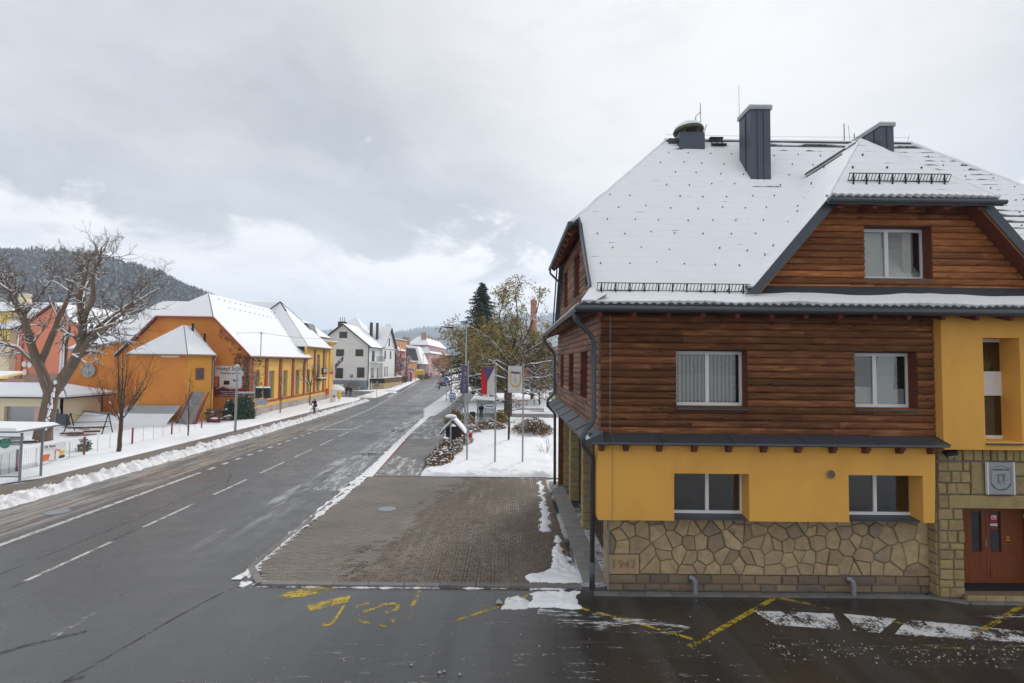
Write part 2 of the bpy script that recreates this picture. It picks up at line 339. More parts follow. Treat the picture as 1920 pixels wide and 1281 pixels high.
# ------------------------------------------------------------------ helpers
OFF = {}
def meta(o, label=None, cat=None, group=None, kind=None):
    for k, v in (('label', label), ('category', cat), ('group', group), ('kind', kind)):
        if v: o[k] = v
    return o
def thing(name, label, cat, loc=(0, 0, 0), rz=0, group=None):
    o = bpy.data.objects.new(name, None); C.objects.link(o); o.location = loc; o.rotation_euler[2] = rz; o.empty_display_size = .2
    OFF[o.name] = Vector(loc) if not rz else Vector((0, 0, 0))
    return meta(o, label, cat, group)
class MB:
    'mesh buffer; T maps local (s, d, z) to the coordinates of the thing'
    def __init__(s, T=None): s.v = []; s.f = []; s.m = []; s.T = T
    def add(s, vs, fs, m=0):
        b = len(s.v)
        s.v += [tuple(s.T(*p)) if s.T else tuple(p) for p in vs]
        for f in fs: s.f.append(tuple(i+b for i in f)); s.m.append(m)
        return s
    def box(s, x0, y0, z0, x1, y1, z1, m=0):
        return s.add([(x0, y0, z0), (x1, y0, z0), (x1, y1, z0), (x0, y1, z0), (x0, y0, z1), (x1, y0, z1), (x1, y1, z1), (x0, y1, z1)],
              [(3, 2, 1, 0), (4, 5, 6, 7), (0, 1, 5, 4), (1, 2, 6, 5), (2, 3, 7, 6), (3, 0, 4, 7)], m)
    def poly(s, pts, m=0): return s.add(pts, [tuple(range(len(pts)))], m)
    def loft(s, rings, m=0, cap=True, closed=True):
        n = len(rings[0]); vs = [p for r in rings for p in r]; fs = []
        for k in range(len(rings)-1):
            for i in range(n if closed else n-1):
                j = (i+1) % n; fs.append((k*n+i, k*n+j, (k+1)*n+j, (k+1)*n+i))
        if cap: fs.append(tuple(range(n-1, -1, -1))); fs.append(tuple((len(rings)-1)*n+i for i in range(n)))
        return s.add(vs, fs, m)
    def prism(s, pts, vec, m=0):
        v = Vector(vec); return s.loft([[tuple(p) for p in pts], [tuple(Vector(p)+v) for p in pts]], m)
    def slab(s, pts, t, m=0):
        'polygon thickened along its own normal'
        p = [Vector(q) for q in pts]; n = (p[1]-p[0]).cross(p[2]-p[0]).normalized()
        if n.z < 0: n = -n
        return s.prism(pts, n*-t, m)
    def tube(s, path, r, n=6, m=0, cap=True):
        P = [Vector(p) for p in path]; rr = r if hasattr(r, '__len__') else [r]*len(P); rings = []; up = None
        for i, p in enumerate(P):
            d = (P[min(i+1, len(P)-1)]-P[max(i-1, 0)])
            d = d.normalized() if d.length > 1e-9 else Vector((0, 0, 1))
            if up is None: up = d.orthogonal().normalized()
            else:
                up = up-d*up.dot(d); up = up.normalized() if up.length > 1e-6 else d.orthogonal().normalized()
            w = d.cross(up)
            rings.append([tuple(p+(up*math.cos(2*math.pi*k/n)+w*math.sin(2*math.pi*k/n))*rr[i]) for k in range(n)])
        return s.loft(rings, m, cap)
    def bar(s, a, b, w, h, m=0):
        'square bar from a to b'
        a = Vector(a); b = Vector(b); d = (b-a).normalized(); x = d.cross(Vector((0, 0, 1)))
        x = x.normalized() if x.length > 1e-5 else Vector((1, 0, 0)); y = x.cross(d)
        q = [x*w/2+y*h/2, x*-w/2+y*h/2, x*-w/2-y*h/2, x*w/2-y*h/2]
        return s.loft([[tuple(a+k) for k in q], [tuple(b+k) for k in q]], m)
    def lathe(s, c, prof, n=12, m=0):
        return s.loft([[(c[0]+r*math.cos(2*math.pi*k/n), c[1]+r*math.sin(2*math.pi*k/n), c[2]+z) for k in range(n)] for r, z in prof], m)
    def wall(s, s0, s1, z0, z1, holes=(), depth=.2, d=0., m=0, mr=None):
        S = sorted({s0, s1, *[h[0] for h in holes], *[h[1] for h in holes]}); Z = sorted({z0, z1, *[h[2] for h in holes], *[h[3] for h in holes]})
        S = [x for x in S if s0 <= x <= s1]; Z = [z for z in Z if z0 <= z <= z1]
        for a, b in zip(S, S[1:]):
            for c, e in zip(Z, Z[1:]):
                if not any(h[0] <= (a+b)/2 <= h[1] and h[2] <= (c+e)/2 <= h[3] for h in holes):
                    s.poly([(a, d, c), (b, d, c), (b, d, e), (a, d, e)], m)
        for a, b, c, e in holes:
            k = m if mr is None else mr
            for q in (((a, c), (b, c)), ((b, c), (b, e)), ((b, e), (a, e)), ((a, e), (a, c))):
                s.poly([(q[0][0], d, q[0][1]), (q[1][0], d, q[1][1]), (q[1][0], d+depth, q[1][1]), (q[0][0], d+depth, q[0][1])], k)
        return s
    def mesh(s, name, mats, off=Vector((0, 0, 0)), smooth=False):
        me = bpy.data.meshes.new(name)
        me.from_pydata([(x-off.x, y-off.y, z-off.z) for x, y, z in s.v], [], s.f)
        for a in (mats if isinstance(mats, (list, tuple)) else [mats]): me.materials.append(M[a] if isinstance(a, str) else a)
        me.polygons.foreach_set('material_index', s.m)
        if smooth: me.polygons.foreach_set('use_smooth', [True]*len(s.f))
        me.update(); return me
    def build(s, name, mats, parent=None, smooth=False, label=None, cat=None, group=None, kind=None, base=None):
        off = OFF.get(parent.name, Vector((0, 0, 0))) if parent else Vector(base) if base else Vector((0, 0, 0))
        o = bpy.data.objects.new(name, s.mesh(name, mats, off, smooth)); C.objects.link(o)
        if parent: o.parent = parent; OFF[o.name] = off
        elif base: o.location = base; OFF[o.name] = off
        else: OFF[o.name] = off
        return meta(o, label, cat, group, kind)
def inst(name, me, parent, loc, rz=0, scale=None):
    'a piece with its own origin sharing mesh data'
    o = bpy.data.objects.new(name, me); C.objects.link(o); o.parent = parent
    o.location = Vector(loc)-OFF.get(parent.name, Vector((0, 0, 0))); o.rotation_euler[2] = rz
    if scale: o.scale = scale
    OFF[o.name] = Vector(loc); return o
def copy_tree(o, loc=None, rz=None, label=None, parent=None, group=None):
    c = o.copy(); C.objects.link(c); c.parent = parent
    if loc is not None: c.location = loc
    if rz is not None: c.rotation_euler[2] = rz
    if label: c['label'] = label
    if group: c['group'] = group
    for ch in list(o.children): copy_tree(ch, parent=c)
    return c
def text(body, size, name, material, parent, loc, rot=(R(90), 0, 0), align='CENTER', extrude=.004, kind=None, sx=1.):
    cu = bpy.data.curves.new(name, 'FONT'); cu.body = body; cu.size = size; cu.align_x = align; cu.align_y = 'CENTER'; cu.extrude = extrude; cu.offset = size*.007
    t = bpy.data.objects.new('tmp', cu); C.objects.link(t)
    me = bpy.data.meshes.new_from_object(t.evaluated_get(bpy.context.evaluated_depsgraph_get()))
    C.objects.unlink(t); bpy.data.objects.remove(t); bpy.data.curves.remove(cu)
    me.name = name; me.materials.clear(); me.materials.append(M[material])
    o = bpy.data.objects.new(name, me); C.objects.link(o); o.rotation_euler = rot; o.scale = (sx, 1, 1)
    if parent: o.parent = parent; o.location = Vector(loc)-OFF.get(parent.name, Vector((0, 0, 0)))
    else: o.location = loc
    return o
TY = lambda y0: (lambda s, d, z: (s, y0+d, z))          # wall facing the camera side (-Y)
TXp = lambda x0: (lambda s, d, z: (x0-d, s, z))         # wall facing +X
TXm = lambda x0: (lambda s, d, z: (x0+d, s, z))         # wall facing -X
def window(parent, T, s0, s1, z0, z1, d, mull=(), rails=(), fw=.07, frame='white_pvc', pane='glass', sill=None, back=True, name='window'):
    'frame with panes and sill as sub-parts; d = depth of the frame front behind the wall face'
    mb = MB(T); t = .06
    mb.box(s0, d, z0, s0+fw, d+t, z1); mb.box(s1-fw, d, z0, s1, d+t, z1)
    mb.box(s0+fw, d, z0, s1-fw, d+t, z0+fw); mb.box(s0+fw, d, z1-fw, s1-fw, d+t, z1)
    for x in mull: mb.box(x-fw*.6, d-.008, z0+fw, x+fw*.6, d+t, z1-fw)
    for z, h in rails: mb.box(s0+fw, d-.006, z-h/2, s1-fw, d+t, z+h/2)
    w = mb.build(name, frame, parent)
    xs = [s0+fw]+sum([[x-fw*.6, x+fw*.6] for x in mull], [])+[s1-fw]; zs = [z0+fw]+sum([[z-h/2, z+h/2] for z, h in sorted(rails)], [])+[z1-fw]
    for i in range(0, len(xs), 2):
        for j in range(0, len(zs), 2):
            MB(T).box(xs[i]-.004, d+.03, zs[j]-.004, xs[i+1]+.004, d+.036, zs[j+1]+.004).build('pane', pane, w)
    if sill:
        a, b, dep = sill
        MB(T).prism([(s0-a, d+.02, z0-.005), (s0-a, dep, z0-.05), (s0-a, dep, z0-.085), (s0-a, d+.02, z0-.085)], (s1-s0+a+b, 0, 0)).build('sill', 'grey_metal', w)
    if back and pane == 'glass':
        k = MB(T); e = .9
        k.poly([(s0, d+e, z0), (s1, d+e, z0), (s1, d+e, z1), (s0, d+e, z1)])
        k.poly([(s0, d+t, z0), (s1, d+t, z0), (s1, d+e, z0), (s0, d+e, z0)]); k.poly([(s0, d+t, z1), (s1, d+t, z1), (s1, d+e, z1), (s0, d+e, z1)])
        k.poly([(s0, d+t, z0), (s0, d+e, z0), (s0, d+e, z1), (s0, d+t, z1)]); k.poly([(s1, d+t, z0), (s1, d+e, z0), (s1, d+e, z1), (s1, d+t, z1)])
        k.build('room', 'interior', w)
    return w
def clip(poly, p, n):
    'keep the side of the 2-D polygon where (q-p).n <= 0'
    out = []
    for i, a in enumerate(poly):
        b = poly[(i+1) % len(poly)]
        da = (a[0]-p[0])*n[0]+(a[1]-p[1])*n[1]; db = (b[0]-p[0])*n[0]+(b[1]-p[1])*n[1]
        if da <= 0: out.append(a)
        if da*db < 0:
            t = da/(da-db); out.append((a[0]+(b[0]-a[0])*t, a[1]+(b[1]-a[1])*t))
    return out
def stone_piece(parent, T, poly, d0, proud, material, name='stone', rg=rnd):
    'one rough stone: polygon on the wall face, edges rounded off towards the front'
    poly = [poly[i] for i in range(len(poly)) if math.dist(poly[i], poly[i-1]) > .015]; cx = sum(p[0] for p in poly)/len(poly); cz = sum(p[1] for p in poly)/len(poly)
    k = lambda f, dd: [((p[0]-cx)*f, dd, (p[1]-cz)*f) for p in poly]
    j = lambda: rg.uniform(-.008, .008)
    mb = MB()
    r3 = [(x, y+j()*1.3, z) for x, y, z in k(.89, -proud)]
    rings = [k(1, 0), k(1, -proud*.62), r3]
    n = len(poly); mb.loft(rings, cap=False)
    b = 2*n; mb.add(r3+[(j()*3, -proud-rg.uniform(.0, .012), j()*3)], [(i, (i+1) % n, n) for i in range(n)])
    o = T(cx, d0, cz); bx = T(1, 0, 0); zx = T(0, 0, 0)
    me = mb.mesh(name, material)
    ob = inst(name, me, parent, o)
    if abs(bx[1]-zx[1]) > .5: ob.rotation_euler[2] = R(90) if T(0, 1, 0)[0] < T(0, 0, 0)[0] else R(-90)
    return ob
def ashlar(parent, T, s0, s1, z0, z1, hs, ws, d0, proud, material, gap=.018, name='stone', rg=rnd):
    z = z0
    while z < z1-.03:
        h = min(rg.uniform(*hs), z1-z)
        if z1-z-h < .09: h = z1-z
        s = s0
        while s < s1-.01:
            w = min(rg.uniform(*ws), s1-s)
            if s1-s-w < ws[0]*.5: w = s1-s
            g = gap/2; q = lambda: rg.uniform(0, gap*.4)
            stone_piece(parent, T, [(s+g+q(), z+g+q()), (s+w-g-q(), z+g+q()), (s+w-g-q(), z+h-g-q()), (s+g+q(), z+h-g-q())], d0, proud*rg.uniform(.6, 1.15), material, name, rg)
            s += w
        z += h
def sheet(name, pts, z, material, **kw):
    return MB().poly([(x, y, z) for x, y in pts]).build(name, material, **kw)
def strip(name, path, w, z, material, **kw):
    'flat ribbon along a 2-D path'
    mb = MB(); P = [Vector((p[0], p[1], 0)) for p in path]; L = []; Rr = []
    for i, p in enumerate(P):
        d = (P[min(i+1, len(P)-1)]-P[max(i-1, 0)]).normalized(); n = Vector((-d.y, d.x, 0)); ww = w[i] if hasattr(w, '__len__') else w
        L.append((p+n*ww/2)); Rr.append((p-n*ww/2))
    vs = [(q.x, q.y, z) for q in L]+[(q.x, q.y, z) for q in Rr]; n = len(P)
    mb.add(vs, [(n+i, n+i+1, i+1, i) for i in range(n-1)])
    return mb.build(name, material, **kw)
def lerp(a, b, t): return a+(b-a)*t
def interp(tab, y):
    for (a, va), (b, vb) in zip(tab, tab[1:]):
        if y <= b: return lerp(va, vb, max(0, (y-a)/(b-a)))
    return tab[-1][1]
def snow_field(name, xl, xr, y0, y1, ny, nx, h, material, amp=.06, sc_=.7, lump=0., z0=.0, edge=.35, seed=0., ragged=0., **kw):
    'bumpy snow between two edge functions; thins out at its borders'
    mb = MB(); vs = []
    for j in range(ny+1):
        y = lerp(y0, y1, j/ny)
        for i in range(nx+1):
            u = i/nx; a = xl(y); b = xr(y)
            jag = (noise.noise(Vector((y*1.3, seed, 3)))*.22+noise.noise(Vector((y*4.1, seed, 8)))*.10)*(1 if lump else .6)
            x = lerp(a+jag, b+jag*.8, u)
            e = min(1, min((x-a-jag), (b+jag*.8-x))/edge, (y-y0)/edge, (y1-y)/edge); e = max(0, e)
            p = Vector((x*sc_, y*sc_, seed))
            zz = h*math.sin(e*math.pi/2)*(1+.5*noise.noise(p*.9))+amp*noise.fractal(p*1.7, .9, 2., 4)*e
            if lump: zz += lump*max(0, noise.noise(Vector((x*2.3, y*2.3, seed+5))))*e + lump*.8*max(0, noise.noise(Vector((x*6, y*6, seed+9))))*e+lump*.5*noise.noise(Vector((x*13, y*13, seed+2)))*e
            if ragged: zz += ragged*(e*1.6-.95+.9*noise.fractal(Vector((x*2.2, y*2.2, seed+4)), .9, 2., 5))
            vs.append((x, y, z0+max(-.03 if ragged else 0, zz)))
    fs = [(j*(nx+1)+i, j*(nx+1)+i+1, (j+1)*(nx+1)+i+1, (j+1)*(nx+1)+i) for j in range(ny) for i in range(nx)]
    mb.add(vs, fs); return mb.build(name, material, smooth=True, **kw)
# ------------------------------------------------------------------ ground, road, pavements
RL = [(-60, -17.6), (45, -17.6), (52, -17.7), (65, -18.3), (79, -19.7), (98, -21.9), (135, -25.5), (180, -31), (235, -42), (330, -66), (430, -95)]
RR = [(-60, -6.9), (14, -6.9), (20, -7.45), (36, -8.2), (45, -8.6), (57, -9.4), (66, -11.2), (88, -11.8), (115, -13.2), (160, -19), (228, -29), (330, -52), (430, -80)]
CEN = [(0, -13.05), (17, -13.2), (35, -13.56), (45, -13.9), (54, -14.4), (71.5, -15.1), (98, -17.1), (122, -18.6), (178, -25.5), (235, -36), (330, -59)]
sheet('ground', [(-3000, -300), (3000, -300), (3000, 3600), (-3000, 3600)], -.04, 'snow', kind='structure')
mb = MB(); ys = sorted({y for y, _ in RL+RR})
Lp = [(min(interp(RL, y), -17.6)-3.2 if y < 82 else interp(RL, y), y, 0) for y in ys]; Rp = [(interp(RR, y), y, 0) for y in ys]; n = len(ys)
mb.add(Lp+Rp, [(i, n+i, n+i+1, i+1) for i in range(n-1)]); mb.build('road', 'asphalt', kind='structure')
MB().poly([(-7.4, -60, .004), (60, -60, .004), (60, 13.9, .004), (3, 15.6, .004), (-7.4, 15.6, .004)]).build('side_street', 'asphalt', kind='structure')
MB().poly([(-21.5, 78, .004), (-20.5, 82, .004), (-22.2, 99, .004), (-27, 104, .004), (-60, 108, .004), (-60, 84, .004), (-30, 84.5, .004)]).build('side_street', 'asphalt', kind='structure')
# far pavement on the left and its kerb
MB().prism([(-23.4, 24.5, .09), (-21.45, 24.5, .09), (-21.3, 60, .09), (-21.9, 84, .09), (-23.4, 84, .09)], (0, 0, -.2)).build('pavement', 'pavement', kind='structure')
MB().prism([(-27.5, 6, .09), (-21.45, 6, .09), (-21.45, 24.5, .09), (-23.4, 24.5, .09), (-24.8, 24.2, .09), (-27.5, 22.5, .09)], (0, 0, -.2)).build('pavement', 'pavement', kind='structure')
strip('pavement_edge', [(-21.75, 10), (-21.7, 20), (-21.72, 31), (-21.6, 40)], .34, .095, 'red_strip', kind='structure')
MB().prism([(-23.6, 106, .09), (-21.9, 100, .09), (-31, 180, .09), (-42, 235, .09), (-66, 330, .09), (-70, 330, .09), (-46, 235, .09), (-35, 180, .09)], (0, 0, -.2)).build('pavement', 'pavement_grey', kind='structure')
# near pavement on the right
MB().prism([(-7.15, 26.95, .055), (-4.75, 26.95, .055), (-5.1, 35, .055), (-5.7, 50, .055), (-5.6, 57, .055), (-6., 75, .055), (-7, 110, .055), (-9, 110, .055), (-8.3, 75, .055), (-8.8, 55, .055), (-8.1, 40, .055)], (0, 0, -.2)).build('pavement', 'pavement_grey', kind='structure')
strip('pavement_edge', [(-7.0, 27.5), (-7.5, 33), (-8.0, 40), (-8.4, 47)], .18, .06, 'red_strip', kind='structure')
sheet('path', [(-5.5, 56), (7.5, 56), (7.5, 59.5), (-5.5, 60)], .16, 'pavement_grey', kind='structure')
sheet('path', [(-1.5, 63), (4.4, 62.6), (4.6, 67), (-1.2, 68)], .16, 'asphalt', kind='structure')
strip('path', [(-5, 53.2), (0, 53.3), (4.2, 53.0)], .5, .17, 'leaf_brown', kind='structure')

# painted markings
def mark(name, path, w, m='line_white'): return strip(name, path, w, .008, m, kind='structure')
mark('edge_line', [(-16.42, -5), (-16.45, 10), (-16.55, 20), (-16.66, 27.6)], .24)
for k in range(12):
    y = 28.4+k*1.42; mark('edge_dash', [(-16.68-.012*k, y), (-16.69-.012*k, y+.62)], .26)
mark('edge_line', [(-16.85, 45), (-17.0, 52), (-17.8, 65), (-19.2, 79), (-21.3, 98), (-24.9, 135), (-30, 180)], .2)
mark('stop_line', [(-17.9, 45.2), (-13.95, 45.5)], .34)
for k in range(-2, 16):
    y = 14.12+4.52*k; mark('centre_dash', [(interp(CEN, y), y), (interp(CEN, y+3.02), y+3.02)], .14)
mark('centre_line', [(interp(CEN, y), y) for y in range(86, 330, 12)], .16)
mark('edge_line', [(-9.95, 10.9), (-9.9, 12.4)], .22, 'line_faint')
mark('edge_line', [(-9.95, 15.5), (-9.9, 19)], .2, 'line_faint')
mark('edge_line', [(-10.6, 30), (-10.9, 45), (-11.2, 57)], .16, 'line_faint')
# zigzag bay lines and worn bus letters of the side street
Yl = lambda p, w=.1, m='line_yellow': mark('bay_line', p, w, m)
Yl([(-2.33, 13.72), (-2.36, 12.9)], .1); Yl([(-2.36, 12.9), (-2.30, 12.2)], .09, 'line_yellow_faint')
Yl([(.62, 13.55), (-.25, 12.85), (-1.2, 12.2)], .1); Yl([(1.55, 13.02), (3.0, 12.2), (4.2, 11.42)], .1); Yl([(3.95, 11.15), (5.6, 12.4), (7.06, 13.50)], .13)
Yl([(7.10, 13.52), (7.75, 13.16)], .13); Yl([(7.75, 13.16), (9.1, 12.42), (9.8, 12.0)], .09, 'line_yellow_faint'); Yl([(10.6, 11.7), (11.9, 12.4), (13.3, 13.2)], .12); Yl([(8.5, 11.25), (13.5, 11.0)], .08, 'line_yellow_faint')
def markp(pts, m='line_yellow'): return sheet('road_letter', pts, .0085, m, kind='structure')
markp([(-6.01, 13.22), (-5.78, 13.57), (-5.31, 13.89), (-4.55, 13.87), (-4.87, 13.58), (-5.27, 13.33)]); markp([(-4.99, 12.88), (-4.08, 13.45), (-4.03, 12.99), (-4.79, 12.58)])
mark('road_letter', [(-4.09, 13.40), (-4.06, 12.70), (-4.05, 12.03)], .07, 'line_yellow'); markp([(-4.32, 12.06), (-4.06, 12.31), (-4.02, 11.95), (-4.23, 11.85)])
mark('road_letter', [(-3.75, 12.77), (-3.65, 12.90), (-3.48, 13.02)], .10, 'line_yellow'); mark('road_letter', [(-3.50, 12.55), (-3.29, 12.71), (-3.09, 12.95), (-2.89, 13.01), (-2.70, 12.92), (-2.71, 12.70), (-2.95, 12.54)], .12, 'line_yellow')
markp([(-2.74, 12.29), (-2.64, 12.28), (-2.63, 12.03), (-2.72, 12.03)]); mark('road_letter', [(-3.79, 12.23), (-3.58, 12.24), (-3.33, 12.08), (-3.06, 12.00), (-2.75, 11.89)], .10, 'line_yellow_faint')
# tar seams
Cr = lambda p, w=.06: strip('tar_seam', p, w, .0065, 'crack', kind='structure')
Cr([(-12.2, 8), (-11.6, 9.6), (-10.2, 11.0), (-9.4, 11.6)], .12); Cr([(-8.5, 9.2), (-8.2, 10.4), (-7.8, 12.4), (-7.45, 13.6), (-7.0, 14.0)], .07); Cr([(-8.8, 9.4), (-8.1, 10.0)], .12)
Cr([(-14.3, 14), (-14.2, 19), (-14.3, 25)], .06); Cr([(-13.2, 12), (-13.15, 14)], .05); Cr([(-13.3, 17.2), (-13.3, 18.5)], .06); Cr([(-14.9, 27.5), (-14.0, 25.5), (-13.3, 24)], .07)
Cr([(-16.2, 11.8), (-15.2, 11.7), (-13.3, 12.9), (-12.3, 12.6)], .05)

# forecourt of concrete pavers: every joint is a real gap over a dark bed that holds snow
fc = MB().prism([(-7.45, 15.1, .042), (-6.75, 14.12, .042), (2.05, 14.12, .042), (2.05, 26.9, .042), (-7.45, 26.9, .042)], (0, 0, -.2)).build('forecourt', 'joint', kind='structure')
rg = random.Random(3)
def paver_mesh(l, w):
    mb = MB(); a = .005
    mb.loft([[(-l/2, -w/2, -.02), (l/2, -w/2, -.02), (l/2, w/2, -.02), (-l/2, w/2, -.02)], [(-l/2, -w/2, .012), (l/2, -w/2, .012), (l/2, w/2, .012), (-l/2, w/2, .012)],
             [(-l/2+a, -w/2+a, .017), (l/2-a, -w/2+a, .017), (l/2-a, w/2-a, .017), (-l/2+a, w/2-a, .017)]]); return mb
cells = []
G2 = .014
def inside(x, y, l, w):
    if y-w/2 < 14.13 or y+w/2 > 26.89 or x-l/2 < -7.44 or x+l/2 > 2.04: return False
    return not (x-l/2 < -7.44+(15.1-(y-w/2))*.72)
y = 14.13; row = 0
while y < 26.9:
    xb = -4.6+.16*(y-14)+.5*noise.noise(Vector((0, y*.6, 0)))          # edge between the grey strip and the brown field
    x = -7.45+(.1 if row % 2 else 0)
    while x < 2.05:
        if x+.1 < xb+1.1*noise.noise(Vector((x*1.1, y*1.1, 5)))+.5*rg.uniform(-1, 1):
            for dy in (0, .1): cells.append((x+.1+(.05 if dy else 0), y+.05+dy, .2, .1, 'g'))
        elif (int(round((x+8)/.2))+row) % 2:
            for dy in (0, .1): cells.append((x+.1, y+.05+dy, .2, .1, 'b'))
        else:
            for dx in (0, .1): cells.append((x+.05+dx, y+.1, .1, .2, 'b'))
        x += .2
    y += .2; row += 1
cells = [c for c in cells if inside(*c[:4])]
cells.sort(key=lambda c: (round(c[1]*5), abs(c[0])))
M['pv0'] = mat('brown_paver_field', (.125, .088, .058), .5, .3, .5, .3, 60., col2=(.175, .13, .09), thr=(.4, .62)); M['pv1'] = mat('brown_paver_light', (.16, .118, .080), .55, .3, .6, .3, 60.); M['pv2'] = mat('brown_paver_dark', (.10, .072, .048), .45, .3, .6, .3, 60.)
M['pv3'] = mat('grey_paver_field', (.18, .155, .13), .5, .25, .5, .3, 60.); M['pv4'] = mat('grey_paver_light', (.205, .18, .15), .55, .25, .5, .3, 60.)
pm = {(k, c, j): paver_mesh(*((.2-G2, .1-G2) if k else (.1-G2, .2-G2))).mesh('paver', 'pv%d' % j) for k in (0, 1) for c in 'bg' for j in ((0, 1, 2) if c == 'b' else (3, 4))}
for c in cells[:300]:
    o = inst('paver', pm[(1 if c[2] > .15 else 0, c[4], rg.randrange(3) if c[4] == 'b' else 3+rg.randrange(2))], fc, (c[0], c[1], .043+rg.uniform(-.003, .003)))
    o.rotation_euler = (rg.uniform(-.012, .012), rg.uniform(-.012, .012), rg.uniform(-.01, .01))
rest = {k: MB() for k in ('b0', 'b1', 'b2', 'g0', 'g1')}
for c in cells[300:]:
    p = paver_mesh(c[2]-G2, c[3]-G2); z = .043+rg.uniform(-.004, .003)
    mb = rest['g%d' % rg.randrange(2) if c[4] == 'g' else 'b%d' % rg.randrange(3)]
    mb.add([(c[0]+a, c[1]+b, z+h) for a, b, h in p.v], p.f)
allp = MB(); tone = {'b0': 0, 'b1': 1, 'b2': 2, 'g0': 3, 'g1': 4}
for k, mb in rest.items(): allp.add(mb.v, mb.f, tone[k])
allp.build('paver_field', ['pv0', 'pv1', 'pv2', 'pv3', 'pv4'], fc, kind='stuff')
def kerb_run(parent, a, b, w=.2, top=.064, n=None, name='kerb_stone'):
    a = Vector(a); b = Vector(b); L = (b-a).length; n = n or max(1, round(L)); d = (b-a)/n; nn = Vector((-d.y, d.x)).normalized()*w/2; e = d.normalized()*.006
    for i in range(n):
        p = a+d*i+e; q = a+d*(i+1)-e; t = top+rg.uniform(-.006, .004)
        m = Vector(((p.x+q.x)/2, (p.y+q.y)/2))
        mb = MB(); pts = [p-nn, q-nn, q+nn, p+nn]
        mb.loft([[(v.x-m.x, v.y-m.y, -.1) for v in pts], [(v.x-m.x, v.y-m.y, t-.015) for v in pts], [((v.x-m.x)*.985, (v.y-m.y)*.985, t) for v in pts]])
        inst(name, mb.mesh(name, 'kerb'), parent, (m.x, m.y, 0))
kerb_run(fc, (-6.68, 14.02), (2.05, 14.02)); kerb_run(fc, (-7.58, 15.2), (-6.72, 14.02), .18); kerb_run(fc, (-7.56, 26.9), (-7.56, 15.2), .18); kerb_run(fc, (2.05, 26.95), (-7.0, 26.95), .12, .07)
# raised apron of slabs along the garage doors
ap = MB().prism([(2.07, 14.06, .10), (3.1, 14.06, .10), (3.1, 25.9, .10), (2.07, 25.9, .10)], (0, 0, -.25)).build('apron', 'joint', kind='structure')
sl = MB().box(-.16, -.235, -.03, .16, .235, .012).mesh('slab', 'concrete')
for i in range(25):
    for j in range(2): inst('slab', sl, ap, (2.25+j*.33, 14.32+i*.475, .10+rg.uniform(-.004, .004)))
# manhole cover
mh = MB(); mh.lathe((-4.95, 21.0, .058), [(.36, -.02), (.36, .012), (.32, .014), (.31, .008), (.001, .009)], 20)
mh.build('manhole_cover', 'grey_paint', label='round grey manhole cover let into the pavers of the forecourt', cat='manhole cover', base=(-4.95, 21, .04))
mh = MB(); mh.lathe((-17.9, 20.4, 0), [(.42, -.02), (.42, .014), (.36, .016), (.35, .008), (.001, .010)], 20)
mh.build('manhole_cover', 'grey_paint', label='round iron manhole cover in the slushy far gutter beside the edge line', cat='manhole cover', base=(-17.9, 20.4, 0))

# ------------------------------------------------------------------ snow on the ground
cst = lambda v: (lambda y: v)
tab = lambda *t: (lambda y: interp(t, y))
snow_field('snow_bank', tab((10, -21.5), (20, -21.5), (30, -21.55), (50, -21.5), (70, -22.2), (86, -22.9)), tab((10, -20.25), (24, -20.3), (40, -20.2), (52, -20.5), (66, -21.1), (86, -21.9)), 9, 79, 760, 16, .12, 'snow_bank', .06, 1.8, .28, .02, .3, 2., ragged=.09, kind='structure')
snow_field('snow_bank', tab((88, -25.5), (104, -27)), tab((88, -22.5), (104, -24)), 84, 100, 60, 8, .22, 'snow_dirty', .05, 1.2, .2, .02, .4, 3., kind='structure')
snow_field('snow_bank', tab((106, -26), (180, -34), (235, -44)), tab((106, -23.4), (180, -31.4), (235, -42.3)), 106, 235, 120, 5, .2, 'snow', .05, 1., .2, .05, .5, 3., kind='structure')
snow_field('snow_verge', cst(-27.2), tab((20, -24.6), (24.5, -24.4), (26.5, -23.3), (36, -23.5), (44, -23.3), (60, -23.3), (78, -23.2)), 23.4, 56, 150, 16, .16, 'snow', .05, .6, .0, .04, .4, 5., kind='structure')
snow_field('snow_verge', tab((56, -27.8), (84, -29.2)), tab((56, -23.4), (78, -23.2), (84, -24.5)), 55.5, 83.5, 80, 12, .16, 'snow', .05, .6, .0, .04, .4, 6., kind='structure')
snow_field('snow_yard', cst(-62), cst(-27.0), 20, 60, 130, 110, .16, 'snow', .12, .35, .03, .0, 1., 7., kind='structure')
snow_field('snow_lawn', tab((26.9, -4.6), (35, -5.0), (50, -5.6), (56, -5.6)), cst(2.75), 27.05, 56, 130, 40, .15, 'snow', .07, .9, .02, .02, .35, 9., kind='structure')
snow_field('snow_lawn', cst(2.7), cst(16), 26.6, 56, 70, 30, .15, 'snow', .07, .9, .0, .02, .35, 9., kind='structure')
snow_field('snow_lawn', tab((60, -6.2), (110, -7.2)), cst(40), 60.3, 140, 60, 40, .15, 'snow', .07, .5, .0, .0, .5, 10., kind='structure')
snow_field('snow_verge', tab((57, -9.6), (66, -11.0), (88, -11.6), (115, -13), (130, -15)), tab((57, -8.3), (75, -8.2), (110, -9), (130, -11)), 57, 130, 90, 7, .2, 'snow', .05, .8, .10, .03, .35, 11., kind='structure')
snow_field('snow_bank', cst(-4.7), cst(2.3), 26.98, 28.5, 16, 90, .17, 'snow', .06, 1.4, .12, .02, .4, 12., kind='structure')
snow_field('snow_strip', tab((14.5, -7.6), (20, -7.72), (30, -8.0), (40, -8.6), (57, -9.5)), tab((14.5, -7.35), (18, -7.34), (22, -7.1), (30, -7.25), (40, -7.95), (57, -8.6)), 14.3, 57, 430, 12, -.012, 'snow_dirty', .02, 2., .05, .052, .30, 13., ragged=.05, kind='structure')
